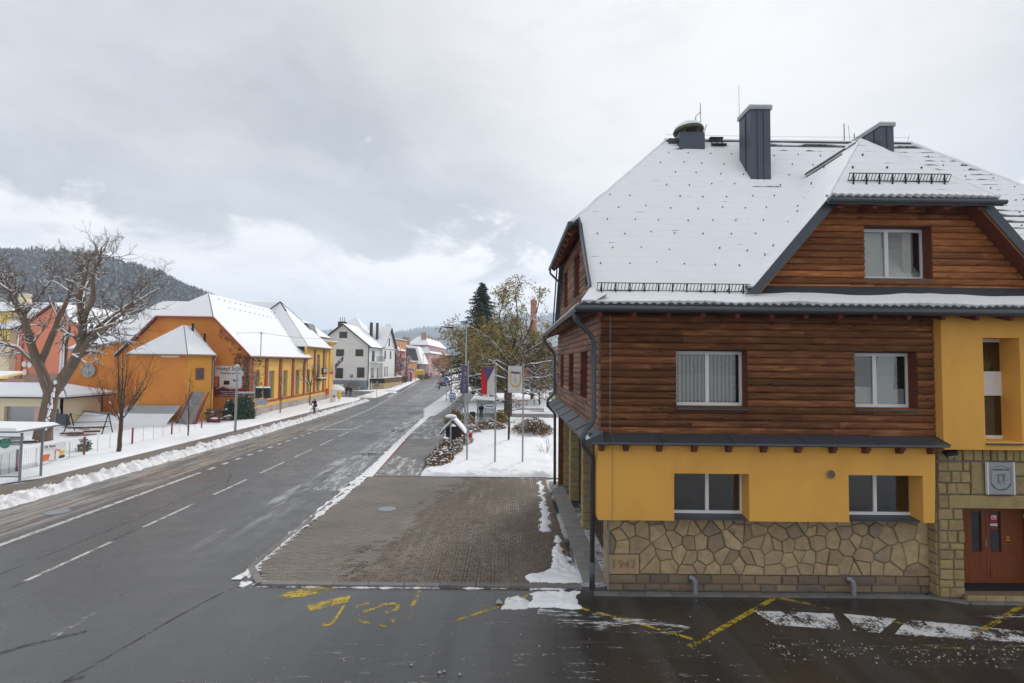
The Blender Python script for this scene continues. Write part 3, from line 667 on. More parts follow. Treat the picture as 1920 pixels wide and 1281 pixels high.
snow_field('snow_heap', tab((13.9, .6), (14.6, .4), (15.2, 1.2), (16.6, 1.35), (18.0, 1.6)), tab((13.9, 2.05), (14.6, 2.35), (15.2, 2.15), (16.6, 1.9), (18.1, 1.95)), 14.05, 18.2, 110, 26, .012, 'snow', .02, 3., .04, .058, .3, 14., ragged=.05, kind='structure')
snow_field('snow_heap', tab((12.7, .3), (13.9, .55)), tab((12.9, 1.95), (13.9, 2.15)), 12.7, 13.95, 40, 40, .0, 'snow', .02, 3., .04, .004, .3, 15., ragged=.06, kind='structure')
snow_field('snow_heap', cst(-.25), cst(.75), 12.6, 13.5, 26, 26, .02, 'snow_dirty', .03, 3., .07, .004, .35, 16., ragged=.08, kind='structure')
snow_field('snow_strip', tab((19.0, 1.1), (26, 1.45)), tab((19, 1.75), (26, 1.85)), 18.3, 26.3, 90, 10, .005, 'snow', .0, 1., .02, .060, .3, 16., ragged=.035, kind='structure')
snow_field('snow_strip', cst(-6.9), cst(2.0), 13.78, 14.02, 10, 420, -.022, 'snow_dirty', .0, 1., .02, .006, .12, 21., ragged=.035, kind='structure')
snow_field('snow_heap', tab((13.6, -7.4), (15.6, -8.1)), tab((13.6, -6.2), (15.6, -7.0)), 13.6, 15.6, 44, 30, -.055, 'snow_dirty', .0, 1., .04, .02, .4, 22., ragged=.055, kind='structure')
for y0, y1, xo in ((24, 34, -8.35), (33, 46, -8.9), (44, 58, -9.6)): MB().poly([(xo-.9, y0, .010), (xo+.45, y0, .010), (xo-.25, y1, .010), (xo-1.5, y1, .010)]).build('snow_patch', 'slush_road', kind='structure')
for q in ([(-7.1, 27.2), (-4.8, 27.2), (-5.0, 31), (-7.4, 33)], [(-8.0, 40), (-5.4, 40), (-5.7, 52), (-8.8, 54)], [(-8.6, 58), (-5.6, 58), (-6.2, 78), (-8.4, 78)]): MB().poly([(x, y, .062) for x, y in q]).build('snow_patch', 'slush_road', kind='structure')
# kerb-foot crumbs of snow and small lumps
mb = MB(); rg = random.Random(11)
def lump(mb, x, y, z, r):
    n = 6; ring = lambda k, h: [(x+r*k*math.cos(6.283*i/n)*rg.uniform(.7, 1.2), y+r*k*math.sin(6.283*i/n)*rg.uniform(.7, 1.2), z+h*r) for i in range(n)]
    mb.loft([ring(1, 0), ring(.9, .45), ring(.45, .8)])
for i in range(120): lump(mb, rg.uniform(-6.8, 2), 13.88+rg.gauss(0, .05), .002, rg.uniform(.006, .022))
for i in range(60): lump(mb, rg.uniform(-7.9, -6.3), lerp(15.3, 13.7, rg.random())+rg.gauss(0, .08), .01, rg.uniform(.006, .02))
for i in range(90): lump(mb, rg.uniform(-7, 8), rg.uniform(9.3, 13.4), .004, abs(rg.gauss(.004, .006))+.004)
for i in range(300): lump(mb, rg.uniform(5.6, 13.5), rg.gauss(11.05, .25), .004, abs(rg.gauss(.006, .008))+.004)
for i in range(60): lump(mb, rg.uniform(-7, 1.8), rg.uniform(14.3, 22), .06, abs(rg.gauss(.008, .012))+.005)
for x, y, r in ((-4.75, 15.4, .055), (.12, 13.12, .10), (-.2, 13.05, .09), (-.9, 14.5, .04), (-1.9, 10.4, .03), (-1.3, 10.15, .04), (-1.22, 10.2, .03), (-.9, 10.1, .035)): lump(mb, x, y, .02, r)
M['slush'] = mat('slush_lumps', (.42, .40, .38), .7, .25, 9.)
mb.build('snow_lumps', 'slush', kind='stuff')
def patch(pts, m='snow_thin', z=.012): return sheet('snow_patch', pts, z, m, kind='structure')
patch([(6.1, 12.78), (7.3, 12.72), (8.05, 12.66), (7.75, 11.92), (7.2, 11.98), (6.35, 12.1)]); patch([(8.3, 12.66), (9.45, 12.44), (8.55, 11.78), (8.0, 11.86), (8.25, 12.3)])
patch([(9.75, 12.38), (10.6, 12.22), (12.2, 11.85), (14, 11.5), (14, 10.95), (11.6, 11.42), (8.85, 11.72), (9.3, 12.1)]); patch([(11.4, 12.62), (14, 12.1), (14, 12.5), (12.4, 12.75)], 'snow_thin_x')
patch([(.8, 12.8), (3.6, 12.3), (4.4, 11.9), (3.5, 11.6), (.6, 12.0)], 'snow_thin_x', .0105); patch([(-.5, 12.5), (2.8, 12.6), (2.7, 11.8), (-.6, 11.7)], 'snow_scatter', .0095)
patch([(5.2, 11.35), (14, 11.3), (14, 10.3), (5.6, 10.6)], 'snow_scatter', .0095); patch([(-5, 11.2), (5, 11.2), (5, 9.2), (-5, 9.2)], 'snow_scatter', .009)
patch([(-8.6, 13.9), (-7.2, 13.9), (-6.2, 13.2), (-8.2, 11.9)], 'snow_scatter', .009)
# ------------------------------------------------------------------ the timber house on the right
HO = thing('timber_house', 'large corner house with brown log siding above yellow plaster and stone, snowy hipped roof', 'house', (10.7, 13.8, 0))
rg = random.Random(21)
def plank(parent, s0, s1, z, h, plane, material, side=False):
    L = s1-s0; prof = [(0, .003), (-.018, .008)]+[(-.020-.029*math.sin(math.pi*t)**.75, h*t) for t in (.12, .3, .5, .7, .88)]+[(-.018, h-.008), (0, h-.003)]
    sag = rg.uniform(-.004, .004)
    mb = MB(); mb.loft([[(x, a-sag, b) for a, b in prof] for x in (.0025, L-.0025)])
    me = mb.mesh('plank', material)
    if side: return inst('plank', me, parent, (plane, s1, z), R(-90))
    return inst('plank', me, parent, (s0, plane, z))
def siding(parent, s0f, s1f, z0, n, h, plane, material, holes=(), side=False, jl=(1.3, 3.6)):
    for k in range(n):
        z = z0+k*h; zm = z+h/2; segs = [(s0f(zm), s1f(zm))]
        for a, b, c, e in holes:
            if c < zm < e: segs = [q for s in segs for q in ((s[0], min(s[1], a)), (max(s[0], b), s[1])) if q[1]-q[0] > .03]
        for a, b in segs:
            x = a
            while x < b-.01:
                l = rg.uniform(*jl)
                if b-x-l < .6: l = b-x
                plank(parent, x, x+l, z, h, plane, material, side); x += l
W1 = (4.46, 6.36, 5.0, 6.5); W2 = (9.24, 10.92, 5.0, 6.5); WD = (9.56, 11.40, 8.5, 9.932)
siding(HO, cst(2.41), cst(11.37), 4.25, 17, .1875, 13.49, 'wood', (W1, W2))
SW = ((15.52, 17.05, 5., 6.5), (18.85, 20.35, 5., 6.5), (22.28, 23.68, 5., 6.5)); GW = ((14.95, 15.98, 8.55, 9.0), (17.36, 18.92, 8.52, 10.1), (20.92, 22.4, 8.52, 10.1))
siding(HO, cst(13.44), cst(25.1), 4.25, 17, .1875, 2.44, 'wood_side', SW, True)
gy0 = lambda z: 13.62+(z-8.16)/1.18; gy1 = lambda z: 38.2-gy0(z)
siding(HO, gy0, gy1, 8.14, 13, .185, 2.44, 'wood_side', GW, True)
dx0 = lambda z: 10.4-(12.62-z)/1.16; dx1 = lambda z: 10.4+(12.62-z)/1.16
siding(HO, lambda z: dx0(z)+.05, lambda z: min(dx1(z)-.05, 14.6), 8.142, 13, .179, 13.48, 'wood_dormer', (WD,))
# cores behind the siding
mb = MB(TY(13.5)); mb.wall(2.44, 11.37, 4.0, 7.62, (W1, W2), .33); mb.build('wall', 'red_wood', HO)
mb = MB(TXm(2.45)); mb.wall(13.5, 25.1, 4.0, 8.2, SW, .3); mb.poly([(14.0, 0, 8.2), (24.2, 0, 8.2), (22.7, 0, 8.52), (15.5, 0, 8.52)])
mb.wall(16.2, 22.6, 8.2, 10.6, GW[1:], .3); mb.wall(14.2, 16.2, 8.2, 8.55); mb.wall(15.98, 16.2, 8.55, 9.7); mb.wall(22.6, 24, 8.2, 9.2); mb.build('wall', 'red_wood', HO)
mb = MB(TY(13.49)); a, b, c, e = WD
mb.poly([(dx0(8.1), 0, 8.1), (dx1(8.1), 0, 8.1), (b, 0, c), (a, 0, c)]); mb.poly([(dx0(8.1), 0, 8.1), (a, 0, c), (a, 0, e), (dx0(10.5), 0, 10.5)]); mb.poly([(dx1(8.1), 0, 8.1), (dx1(10.5), 0, 10.5), (b, 0, e), (b, 0, c)]); mb.poly([(dx0(10.5), 0, 10.5), (a, 0, e), (b, 0, e), (dx1(10.5), 0, 10.5)])
mb.wall(a, b, c, e, (WD,), .33); mb.build('wall', 'red_wood', HO)
mb = MB(); mb.box(2.46, 25.05, .0, 19, 25.1, 8.2); mb.box(18.95, 13.5, 0, 19, 25.1, 8.2); mb.prism([(19, 14.2, 8.2), (19, 24, 8.2), (19, 22.6, 10.5), (19, 15.6, 10.5)], (-.05, 0, 0)); mb.build('wall', 'wood', HO)
# windows
def blinds(T, s0, s1, z0, z1, d, n, parent, w):
    for i in range(n):
        s = lerp(s0, s1, (i+.5)/n); q = .36*w; a = rg.uniform(.2, .8)
        MB(T).poly([(s-q, d-q*a*.5, z0), (s+q, d+q*a*.5, z0), (s+q, d+q*a*.5, z1), (s-q, d-q*a*.5, z1)]).build('blind_slat', 'blind_and_reflection', parent)
T0 = TY(13.45)
w = window(HO, T0, 4.46, 6.38, 5.0, 6.48, .33, (5.41,), (), .085, sill=(0, 0, -.06)); blinds(T0, 4.56, 6.2, 5.06, 6.42, .50, 15, w, .1)
w = window(HO, T0, 9.24, 10.96, 5.0, 6.48, .33, (10.0,), (), .085, sill=(0, 0, -.06))
MB(T0).poly([(9.3, .43, 5.06), (10.88, .43, 5.06), (10.88, .43, 5.50), (9.3, .43, 5.56)]).build('curtain', 'curtain', w)
MB(T0).poly([(10.1, .46, 5.5), (10.62, .46, 5.5), (10.66, .46, 6.4), (10.2, .46, 6.4)]).build('curtain', 'curtain', w)
w = window(HO, T0, 9.56, 11.44, 8.5, 9.92, .33, (10.40,), (), .085, sill=(0, 0, -.02))
MB(T0).poly([(9.66, .42, 8.6), (10.33, .42, 8.6), (10.33, .42, 9.83), (9.66, .42, 9.83)]).build('roller_blind', 'curtain', w)
mb = MB(T0); mb.loft([[(11.0+.02*math.sin(i*1.7)+.05*i, .5+.03*math.cos(i*2.1), z) for i in range(6)] for z in (8.55, 9.85)], cap=False, closed=False); mb.build('curtain', 'blind_and_reflection', w)
TG = TY(13.3)
for a, b, mu, hole in ((4.30, 6.34, 5.37, 0), (8.90, 10.95, 9.92, 0)):
    window(HO, TG, a, b, 2.11, 3.27, .44, (mu,), (), .075, sill=(0, -.02, .12))
for h in SW+GW: window(HO, TXm(2.40), h[0], h[1], h[2], h[3], .3, ((h[0]+h[1])/2,), (), .08, pane='dark_glass', sill=(0, 0, -.04))
# yellow ground-floor panel standing proud of the stone, notched round the windows
mb = MB(); YP = [(2.36, 2.04), (4.34, 2.04), (4.34, 3.26), (6.31, 3.26), (6.31, 2.04), (8.92, 2.04), (8.92, 3.26), (10.87, 3.26), (10.87, 2.04), (11.16, 2.04), (11.22, 3.98), (2.34, 3.98)]
mb.prism([(x, 13.3, z) for x, z in YP], (0, .47, 0)); mb.build('plaster_panel', 'yellow', HO)
# flashing shelf over the panel
for i in range(5):
    a = 2.12+i*1.84+.004; b = min(2.12+(i+1)*1.84-.004, 11.37)
    if i == 4: b = 11.34
    mb = MB(); f = lambda x, k: [(x, 13.47, 4.27-k), (x, 12.99, 4.10-k), (x, 12.97, 4.05-k), (x, 13.0, 4.04-k), (x, 13.47, 4.2-k)]
    mb.loft([f(a, 0), f(b, 0)]); mb.bar((b-.012, 13.46, 4.275), (b+.02, 12.985, 4.105), .02, .02); mb.build('flashing_sheet', 'grey_metal', HO)
for i in range(6):
    a = 13.02+i*2.07; b = a+2.06
    mb = MB(); f = lambda y: [(2.43, y, 4.36), (1.98, y, 4.12), (1.97, y, 4.04), (2.43, y, 4.06)]
    mb.loft([f(a), f(b)]); mb.bar((2.42, b-.01, 4.37), (1.975, b-.01, 4.13), .03, .02); mb.build('flashing_sheet', 'grey_metal', HO)
MB().loft([[(2.0+.12*math.cos(t)*k, 13.12+.1*math.sin(t)*k, 4.15+.09*(1-k)+.05*math.cos(t)) for t in [i*.785 for i in range(8)]] for k in (1, .8, .3)]).build('snow_cap', 'snow', HO)
cb = MB(); cb.loft([[(-.065, 0, 0), (.065, 0, 0), (.065, -.2, 0), (-.065, -.2, 0)], [(-.065, 0, -.09), (.065, 0, -.09), (.065, -.2, -.09), (-.065, -.2, -.09)]])
cb.loft([[(-.06, 0, -.09), (.06, 0, -.09), (.06, -.15, -.09), (-.06, -.15, -.09)], [(-.06, 0, -.17), (.06, 0, -.17), (.06, -.15, -.15), (-.06, -.15, -.15)], [(-.055, 0, -.2), (.055, 0, -.2), (.055, -.10, -.19), (-.055, -.10, -.19)]])
cbm = cb.mesh('corbel', 'red_wood')
for x in (2.43, 3.06, 3.93, 4.84, 5.74, 6.65, 7.55, 8.46, 9.33, 10.22, 11.05): inst('corbel', cbm, HO, (x, 13.302, 4.03))
# field-stone base
mb = MB(TY(13.83)); mb.wall(2.70, 11.4, -.1, 2.3, ((4.3, 6.36, 2.02, 3.3), (8.9, 10.95, 2.02, 3.3)), .5); mb.build('stone_wall', 'mortar', HO)
TS = TY(13.83)
ashlar(HO, TS, 2.72, 11.38, .03, .22, (.17, .19), (.35, .75), 0, .05, 'stone_low', .02)
ashlar(HO, TS, 2.72, 11.38, .22, .47, (.25, .25), (.3, .8), 0, .06, 'stone_low', .022)
seeds = []
ny, nx = 5, 25
for j in range(ny):
    for i in range(nx):
        if rg.random() > .17: seeds.append((2.72+8.66*(i+.5+(.25 if j % 2 else -.25)+rg.uniform(-.42, .42))/nx, .47+1.66*(j+.5+rg.uniform(-.40, .40))/ny))
seeds = [p for p in seeds if p[0] > 3.6 or p[1] > 1.05]
for i, p in enumerate(seeds):
    poly = [(2.73, .48), (11.38, .48), (11.38, 2.12), (2.73, 2.12)]
    if p[1] < 1.0: poly = clip(poly, (3.56, 0), (-1, 0))
    elif p[0] < 4.1: poly = clip(poly, (0, 1.0), (0, -1))
    for k, q in enumerate(seeds):
        if k == i: continue
        d = math.hypot(q[0]-p[0], q[1]-p[1])
        if d > 1.6: continue
        n = ((q[0]-p[0])/d, (q[1]-p[1])/d); poly = clip(poly, (p[0]+n[0]*(d/2-.009), p[1]+n[1]*(d/2-.009)), n)
        if len(poly) < 3: break
    if len(poly) >= 3: stone_piece(HO, TS, poly, 0, rg.uniform(.04, .085), 'stone')
# 1947 date stone
mb = MB(TS); mb.box(2.74, -.09, .49, 3.53, .02, .98); mb.loft([[(2.74, -.09, .49), (3.53, -.09, .49), (3.53, -.09, .98), (2.74, -.09, .98)], [(2.80, -.075, .55), (3.47, -.075, .55), (3.47, -.075, .92), (2.80, -.075, .92)]], cap=False)
mb = MB(TS); fr = [(2.74, .49), (3.53, .49), (3.53, .98), (2.74, .98)]; fi = [(2.83, .56), (3.44, .56), (3.44, .90), (2.83, .90)]
mb.loft([[(a, .0, b) for a, b in fr], [(a, -.085, b) for a, b in fr], [(a, -.085, b) for a, b in fi], [(a, -.06, b) for a, b in fi]]); ds = mb.build('date_stone', 'sandstone', HO)
M['carved'] = mat('carved_numerals', (.33, .22, .125), .95, .1, 5.); text('1947', .30, 'numerals', 'carved', ds, (3.135, 13.763, .725), extrude=.012, sx=1.15)
for x in (4.97, 9.19):
    mb = MB(); mb.tube([(x+.03, 13.62, 0), (x+.03, 13.62, .30), (x+.02, 13.64, .38), (x-.03, 13.68, .425), (x-.10, 13.70, .43)], .055, 10); mb.tube([(x+.03, 13.62, .28), (x+.03, 13.62, .33)], .064, 10); mb.build('vent_pipe', 'grey_paint', HO)
kerb_run(HO, (2.3, 13.62), (11.2, 13.62), .22, .035, 13); kerb_run(HO, (11.2, 13.6), (11.95, 13.28), .2, .04, 2); kerb_run(HO, (11.95, 13.3), (16, 13.3), .22, .04, 9)
mb = MB(TY(13.285)); mb.lathe((0, 0, 0), [(.001, 0)], 3); mb = MB()
rings = [[(8.44+r*math.cos(k*.3927), y, 3.28+r*math.sin(k*.3927)) for k in range(16)] for r, y in ((.125, 13.3), (.125, 13.27), (.10, 13.265), (.095, 13.285))]; mb.loft(rings); vt = mb.build('round_vent', 'sandstone', HO)
for k in range(5): MB().bar((8.44-.09*math.cos(math.asin((k-2)/2.8)), 13.268, 3.28+(k-2)*.034), (8.44+.09*math.cos(math.asin((k-2)/2.8)), 13.268, 3.28+(k-2)*.034), .012, .012).build('slat', 'red_wood', vt)
mb = MB(); mb.tube([(2.68, 13.40, 7.4), (2.68, 13.40, 4.32), (2.70, 12.96, 4.12), (2.72, 13.28, 3.9), (2.72, 13.28, 2.0), (2.72, 13.72, 1.9), (2.72, 13.72, .8)], .007, 5); mb.build('lightning_wire', 'steel', HO)
MB().tube([(2.69, 13.70, 1.68), (2.69, 13.68, .12)], .022, 8).build('cable_conduit', 'grey_paint', HO)
# entrance tower: yellow upper block, stone below, door
TT = TY(13.23); TH = (12.49, 13.46, 4.18, 6.9)
mb = MB(TT); mb.wall(11.39, 19.3, 3.96, 7.52, (TH,), .55); mb.poly([(11.39, 0, 3.96), (19.3, 0, 3.96), (19.3, .8, 3.96), (11.39, .8, 3.96)]); mb.poly([(11.39, 0, 3.96), (11.39, .8, 3.96), (11.39, .8, 7.52), (11.39, 0, 7.52)]); mb.build('tower_wall', 'yellow', HO)
w = window(HO, TT, 12.49, 13.60, 4.18, 6.9, .52, (), ((5.68, .66),), .09, sill=(0, -.14, -.06))
MB(TT).poly([(12.5, .78, 4.2), (13.5, .78, 4.2), (13.5, .78, 5.3), (12.5, .78, 5.3)]).build('blind_and_reflection', 'concrete', w)  # added panel imitating the grey reflection in the lower pane
mb = MB(TT)
for k in range(26): mb.tube([(13.25+rg.uniform(-.12, .12), .75, 6.05), (13.25+rg.uniform(-.25, .22), .72, 6.25+rg.uniform(0, .25))], [.012, .002], 3)
mb.build('house_plant', 'leaf_green', w)
mb = MB(); mb.box(11.40, 13.50, -.1, 12.06, 14.2, 3.96); mb.box(12.06, 13.52, 2.37, 14.35, 14.2, 3.96); mb.box(14.35, 13.50, -.1, 19, 14.2, 3.96); mb.build('stone_wall', 'mortar', HO)
TE = TY(13.50)
ashlar(HO, TE, 11.40, 12.06, .06, 2.37, (.17, .33), (.22, .42), 0, .06, 'ashlar', .022)
ashlar(HO, TE, 11.40, 11.68, 2.37, 2.73, (.3, .4), (.26, .3), 0, .06, 'ashlar', .022)
stone_piece(HO, TE, [(11.69, 2.38), (14.9, 2.38), (14.9, 2.72), (11.69, 2.72)], 0, .075, 'ashlar', 'lintel')
ashlar(HO, TE, 11.40, 12.28, 2.74, 3.60, (.17, .34), (.2, .42), 0, .06, 'ashlar', .024)
stone_piece(HO, TE, [(12.30, 2.75), (12.56, 2.75), (12.56, 3.59), (12.30, 3.59)], 0, .06, 'ashlar'); stone_piece(HO, TE, [(12.58, 2.75), (13.42, 2.75), (13.42, 3.59), (12.58, 3.59)], 0, .03, 'ashlar')
ashlar(HO, TE, 13.44, 15.2, 2.74, 3.60, (.3, .5), (.2, .42), 0, .06, 'ashlar', .024)
ashlar(HO, TE, 11.40, 15.2, 3.62, 3.95, (.33, .33), (.17, .30), 0, .05, 'ashlar', .026)
ashlar(HO, TE, 14.36, 15.6, .06, 2.37, (.17, .33), (.25, .5), 0, .06, 'ashlar', .022)
TW2 = TXm(11.40); ashlar(HO, TW2, 13.5, 13.80, .06, 3.9, (.2, .34), (.3, .4), 0, .04, 'ashlar', .024)
MB().box(11.95, 13.36, -.05, 15, 14.15, .17).build('step', 'stone_low', HO); MB().box(12.07, 13.62, .175, 14.3, 14.12, .20).build('door_mat', 'rubber', HO)
for i in range(6): stone_piece(HO, TY(13.36), [(12.0+i*.5, .03), (12.48+i*.5, .03), (12.48+i*.5, .165), (12.0+i*.5, .165)], 0, .03, 'ashlar')
mb = MB(TY(14.0)); mb.box(12.06, 0, .2, 12.16, .12, 2.37); mb.box(14.22, 0, .2, 14.34, .12, 2.37); mb.box(12.16, 0, 2.24, 14.22, .12, 2.37); mb.wall(12.06, 14.34, .2, 2.37, (), 0, .115); DO = mb.build('door_frame', 'brown_door', HO)
def leaf(a, b, g0, g1):
    mb = MB(TY(14.0)); mb.wall(a, b, .21, 2.235, ((g0, g1, 1.05, 2.15),), .06, .03); mb.box(a+.1, .02, .35, b-.1, .03, .92); mb.box(a+.02, .018, .97, b-.02, .03, 1.0)
    d = mb.build('door', 'brown_door', HO); MB(TY(14.0)).box(g0, .07, 1.05, g1, .076, 2.15).build('pane', 'dark_glass', d); return d
leaf(12.17, 13.17, 12.78, 13.06); d2 = leaf(13.18, 14.21, 13.28, 13.60)
mb = MB(TY(14.0)); mb.tube([(13.10, .03, 1.22), (13.10, -.05, 1.22), (13.10, -.05, 1.42), (13.10, .03, 1.42)], .012, 6); mb.build('handle', 'steel', d2)
mb = MB(TY(14.0)); mb.box(13.74, .02, 1.36, 13.82, .03, 1.385); mb.box(13.74, .02, 1.44, 13.82, .03, 1.465); mb.build('letter_slot', 'yellow_box', d2)
for z0, z1, m_ in ((1.84, 2.06, 'red_paint'), (1.74, 1.81, 'white_paint'), (1.66, 1.72, 'red_paint')): MB(TY(14.0)).box(13.34, .064, z0, 13.54, .069, z1).build('sticker', m_, d2)
mb = MB(TY(14.0)); mb.box(13.37, .060, 1.92, 13.51, .063, 2.03); st = mb.build('sticker', 'white_paint', d2)
mb = MB(TY(14.0)); mb.tube([(13.41, .058, 2.0), (13.40, .058, 1.96), (13.43, .058, 1.94), (13.48, .058, 1.95)], .012, 5); mb.build('sticker', 'red_paint', d2)
for z in (.5, 2.0): MB(TY(14.0)).tube([(14.2, -.005, z), (14.2, -.005, z+.1)], .014, 6).build('hinge', 'steel', d2)
# garage front: stone piers, dark doors and a steel lintel behind the left face
for ya, yb in ((13.85, 14.55), (18.55, 19.0), (22.3, 22.75), (25.0, 25.7)):
    MB().box(2.74, ya+.01, 0, 3.24, yb-.01, 3.6).build('pier', 'mortar', HO)
    ashlar(HO, TY(ya), 2.73, 3.25, .1, 3.6, (.22, .36), (.5, .6), .012, .03, 'ashlar', .02, 'pier_stone'); ashlar(HO, TXm(2.73), ya, yb, .1, 3.6, (.22, .36), (.4, .8), .01, .03, 'ashlar', .02, 'pier_stone')
MB().box(2.72, 13.9, 3.6, 3.2, 25.3, 4.05).build('lintel', 'grey_metal', HO)
for y in (15.6, 18.0, 20.6, 23.6): MB().tube([(2.5, y, 3.82), (2.72, y, 3.84)], .03, 6).build('lintel_bolt', 'steel', HO)
for ya, yb in ((14.55, 18.55), (19.0, 22.3), (22.75, 25.0)):
    gd = MB().box(3.12, ya, .1, 3.16, yb, 3.6).build('garage_door', 'dark_brown', HO); n = 8
    for i in range(n): MB().box(3.095, ya+(yb-ya)*i/n+.01, .12, 3.118, ya+(yb-ya)*(i+1)/n-.01, 3.58).build('door_board', 'dark_brown', gd)

# ---- roof
EV = (12.72, 7.62); FL = (13.55, 8.16); SL = 1.18; RZ = 14.71; RY = 19.1
mz = lambda y: FL[1]+SL*(y-FL[0])
HX = lambda t: 2.2 if t < 1.97 else 1.9+(t-1.97)*4.05/3.58
mb = MB(); q = .0
fp = [(2.2, FL[0], FL[1]), (19.2, FL[0], FL[1]), (19.2, 15.52, mz(15.52)), (19.5, 15.52, mz(15.52)), (15.45, RY, RZ), (5.95, RY, RZ), (1.9, 15.52, mz(15.52)), (2.2, 15.52, mz(15.52))]
mb.slab(fp, .12); mb.slab([(x, 2*RY-y, z) for x, y, z in fp], .12)
mb.slab([(1.75, EV[0], EV[1]), (19.65, EV[0], EV[1]), (19.2, FL[0], FL[1]+.01), (2.2, FL[0], FL[1]+.01)], .08)
for s in (0, 1):
    k = (lambda x: x) if not s else (lambda x: 21.4-x)
    mb.slab([(k(1.84), 15.42, 10.46), (k(1.84), 22.78, 10.46), (k(5.95), RY, RZ+.005)], .10)
    mb.slab([(k(1.75), 12.72, 7.58), (k(1.75), 25.48, 7.58), (k(2.46), 24.7, 8.14), (k(2.46), 13.5, 8.14)], .08)
mb.slab([(1.75, 25.48, 7.6), (19.65, 25.48, 7.6), (19.2, 24.65, 8.16), (2.2, 24.65, 8.16)], .08)
DZ = 12.8; DXC = 10.4; ds_ = 1.16
dl = [(DXC, 14.72, DZ), (DXC, 17.48, DZ), (6.4, 13.56, 8.16), (6.4, 12.98, 8.16), (DXC-2.03, 12.98, DZ-2.03*ds_)]
mb.slab(dl, .10); mb.slab([(2*DXC-x, y, z) for x, y, z in dl], .10); mb.slab([(DXC, 14.74, DZ), (8.18, 12.75, 10.42), (12.62, 12.75, 10.42)], .09)
RO = mb.build('roof', 'tile_dark', HO)
sn = MB()
def courses(P, xl, xr, s0, s1, step, cell, ex, lift=.05):
    'courses of snow-covered tiles; each lower edge may bare a strip of dark tile'
    n = max(1, round((s1-s0)/step)); step = (s1-s0)/n
    for k in range(n):
        a = s0+k*step; b = a+step; xa0, xa1, xb0, xb1 = xl(a), xr(a), xl(b), xr(b); m = max(2, int(max(xa1-xa0, xb1-xb0)/cell)); lo = []; hi = []; ft = []
        for i in range(m+1):
            u = i/m; x = lerp(xa0, xa1, u); e = min(step*.9, max(-.004, ex(x, a))); th = lift+.006*noise.noise(Vector((x*1.7, a*3, 2)))+.022*noise.noise(Vector((x*.6, a*.7, 6)))
            lo.append(P(lerp(x, lerp(xb0, xb1, u), e/step), a+e, th)); hi.append(P(lerp(xb0, xb1, u), b+.004, lift+.006*noise.noise(Vector((lerp(xb0, xb1, u)*1.7, b*3, 2)))+.022*noise.noise(Vector((lerp(xb0, xb1, u)*.6, b*.7, 6)))-.003)); ft.append(P(lerp(x, lerp(xb0, xb1, u), e/step), a+e, -.004))
        vs = ft+lo+hi; N = m+1
        sn.add(vs, [(i, i+1, N+i+1, N+i) for i in range(m)]+[(N+i, N+i+1, 2*N+i+1, 2*N+i) for i in range(m)])
nM = Vector((0, -SL, 1)).normalized()
def PM(x, t, h): return (x, FL[0]+t+nM.y*h, FL[1]+SL*t+nM.z*h)
def exM(x, t):
    e = max(0, noise.noise(Vector((x*1.1, t*2.2, 1)))-.52)*.10+max(0, noise.noise(Vector((x*3.5, t*5, 4)))-.45)*.10
    if 8.2 < x < 9.25 and 3.3 < t < 3.5: e += .03+.05*rg.random()
    if x > 9.2 and t > 5.1: e += .10+.22*max(0, noise.noise(Vector((x*.9, t, 2)))+.35)
    elif t > 4.9: e += .20*max(0, noise.noise(Vector((x*2, t, 2)))-.1)
    if x > 12.6 and t > .2: e += .26*max(0, noise.noise(Vector((x*1.6, t*1.1, 9)))+.02)+.12*max(0, noise.noise(Vector((x*6, t*9, 3)))-.1)
    return e
courses(PM, HX, lambda t: 21.4-HX(t), .0, 5.5, .215, .11, exM, .05)
nF = Vector((0, -.545, .838))
def PF(x, t, h): return (x, EV[0]+t*.838+nF.y*h, EV[1]+t*.545+nF.z*h)
def exF(x, t):
    if t > .05: return -.004
    return .05+.07*max(-.4, noise.noise(Vector((x*1.3, 0, 7))))+.05*abs(math.sin(x*math.pi/.22))*(1 if x > 4 else .3)-.02
courses(PF, lambda t: 1.78+.42*t, lambda t: 19.6-.4*t, .0, .99, .33, .055, exF, .085)
nL = Vector((-.74, 0, .67)); nS = Vector((-.62, 0, .785))
def PS(y, t, h): return (1.75+t*.785+nS.x*h, y, 7.58+t*.62+nS.z*h)
courses(PS, lambda t: 12.74+t*.8, lambda t: 25.45-t*.8, 0, .9, .3, .2, lambda y, t: .03+.03*rg.random() if t < .05 else -.004, .08)
hs = (RZ-10.46)/(5.95-1.84); nh = Vector((-hs, 0, 1)).normalized()
def PHf(y, t, h): return (1.84+t+nh.x*h, y, 10.46+hs*t+nh.z*h)
courses(PHf, lambda t: 15.42+t*3.68/4.11, lambda t: 22.78-t*3.68/4.11, 0, 4.1, .2, .15, lambda y, t: -.004, .05)
nd = Vector((-ds_, 0, 1)).normalized()
for sg in (1, -1):
    def PD(y, t, h, sg=sg): return (DXC-sg*(4.0-t)+sg*nd.x*h, y, 8.16+ds_*t+nd.z*h)
    courses(PD, lambda t: 12.98 if t < 1.97 else 12.98+(t-1.97)*1.74/2.03, lambda t: 13.56+t*.98, .0, 4.0, .22, .12,
            lambda y, t, sg=sg: (.16 if (sg > 0 and t > 3.6 and y > 15.2) else -.004)+.06*max(0, noise.noise(Vector((y*3, t*4, sg)))-.35), .05)
nq = Vector((0, -1.17, 1)).normalized()
def PQ(x, t, h): return (x, 12.75+t+nq.y*h, 10.42+1.196*t+nq.z*h)
courses(PQ, lambda t: 8.18+t*1.115, lambda t: 12.62-t*1.115, 0, 1.98, .22, .055, lambda x, t: (.05+.05*abs(math.sin(x*math.pi/.22))) if t < .05 else .05*max(0, noise.noise(Vector((x*2, t*5, 3)))-.3), .07)
sn.build('snow_cover', 'snow_roof', RO)
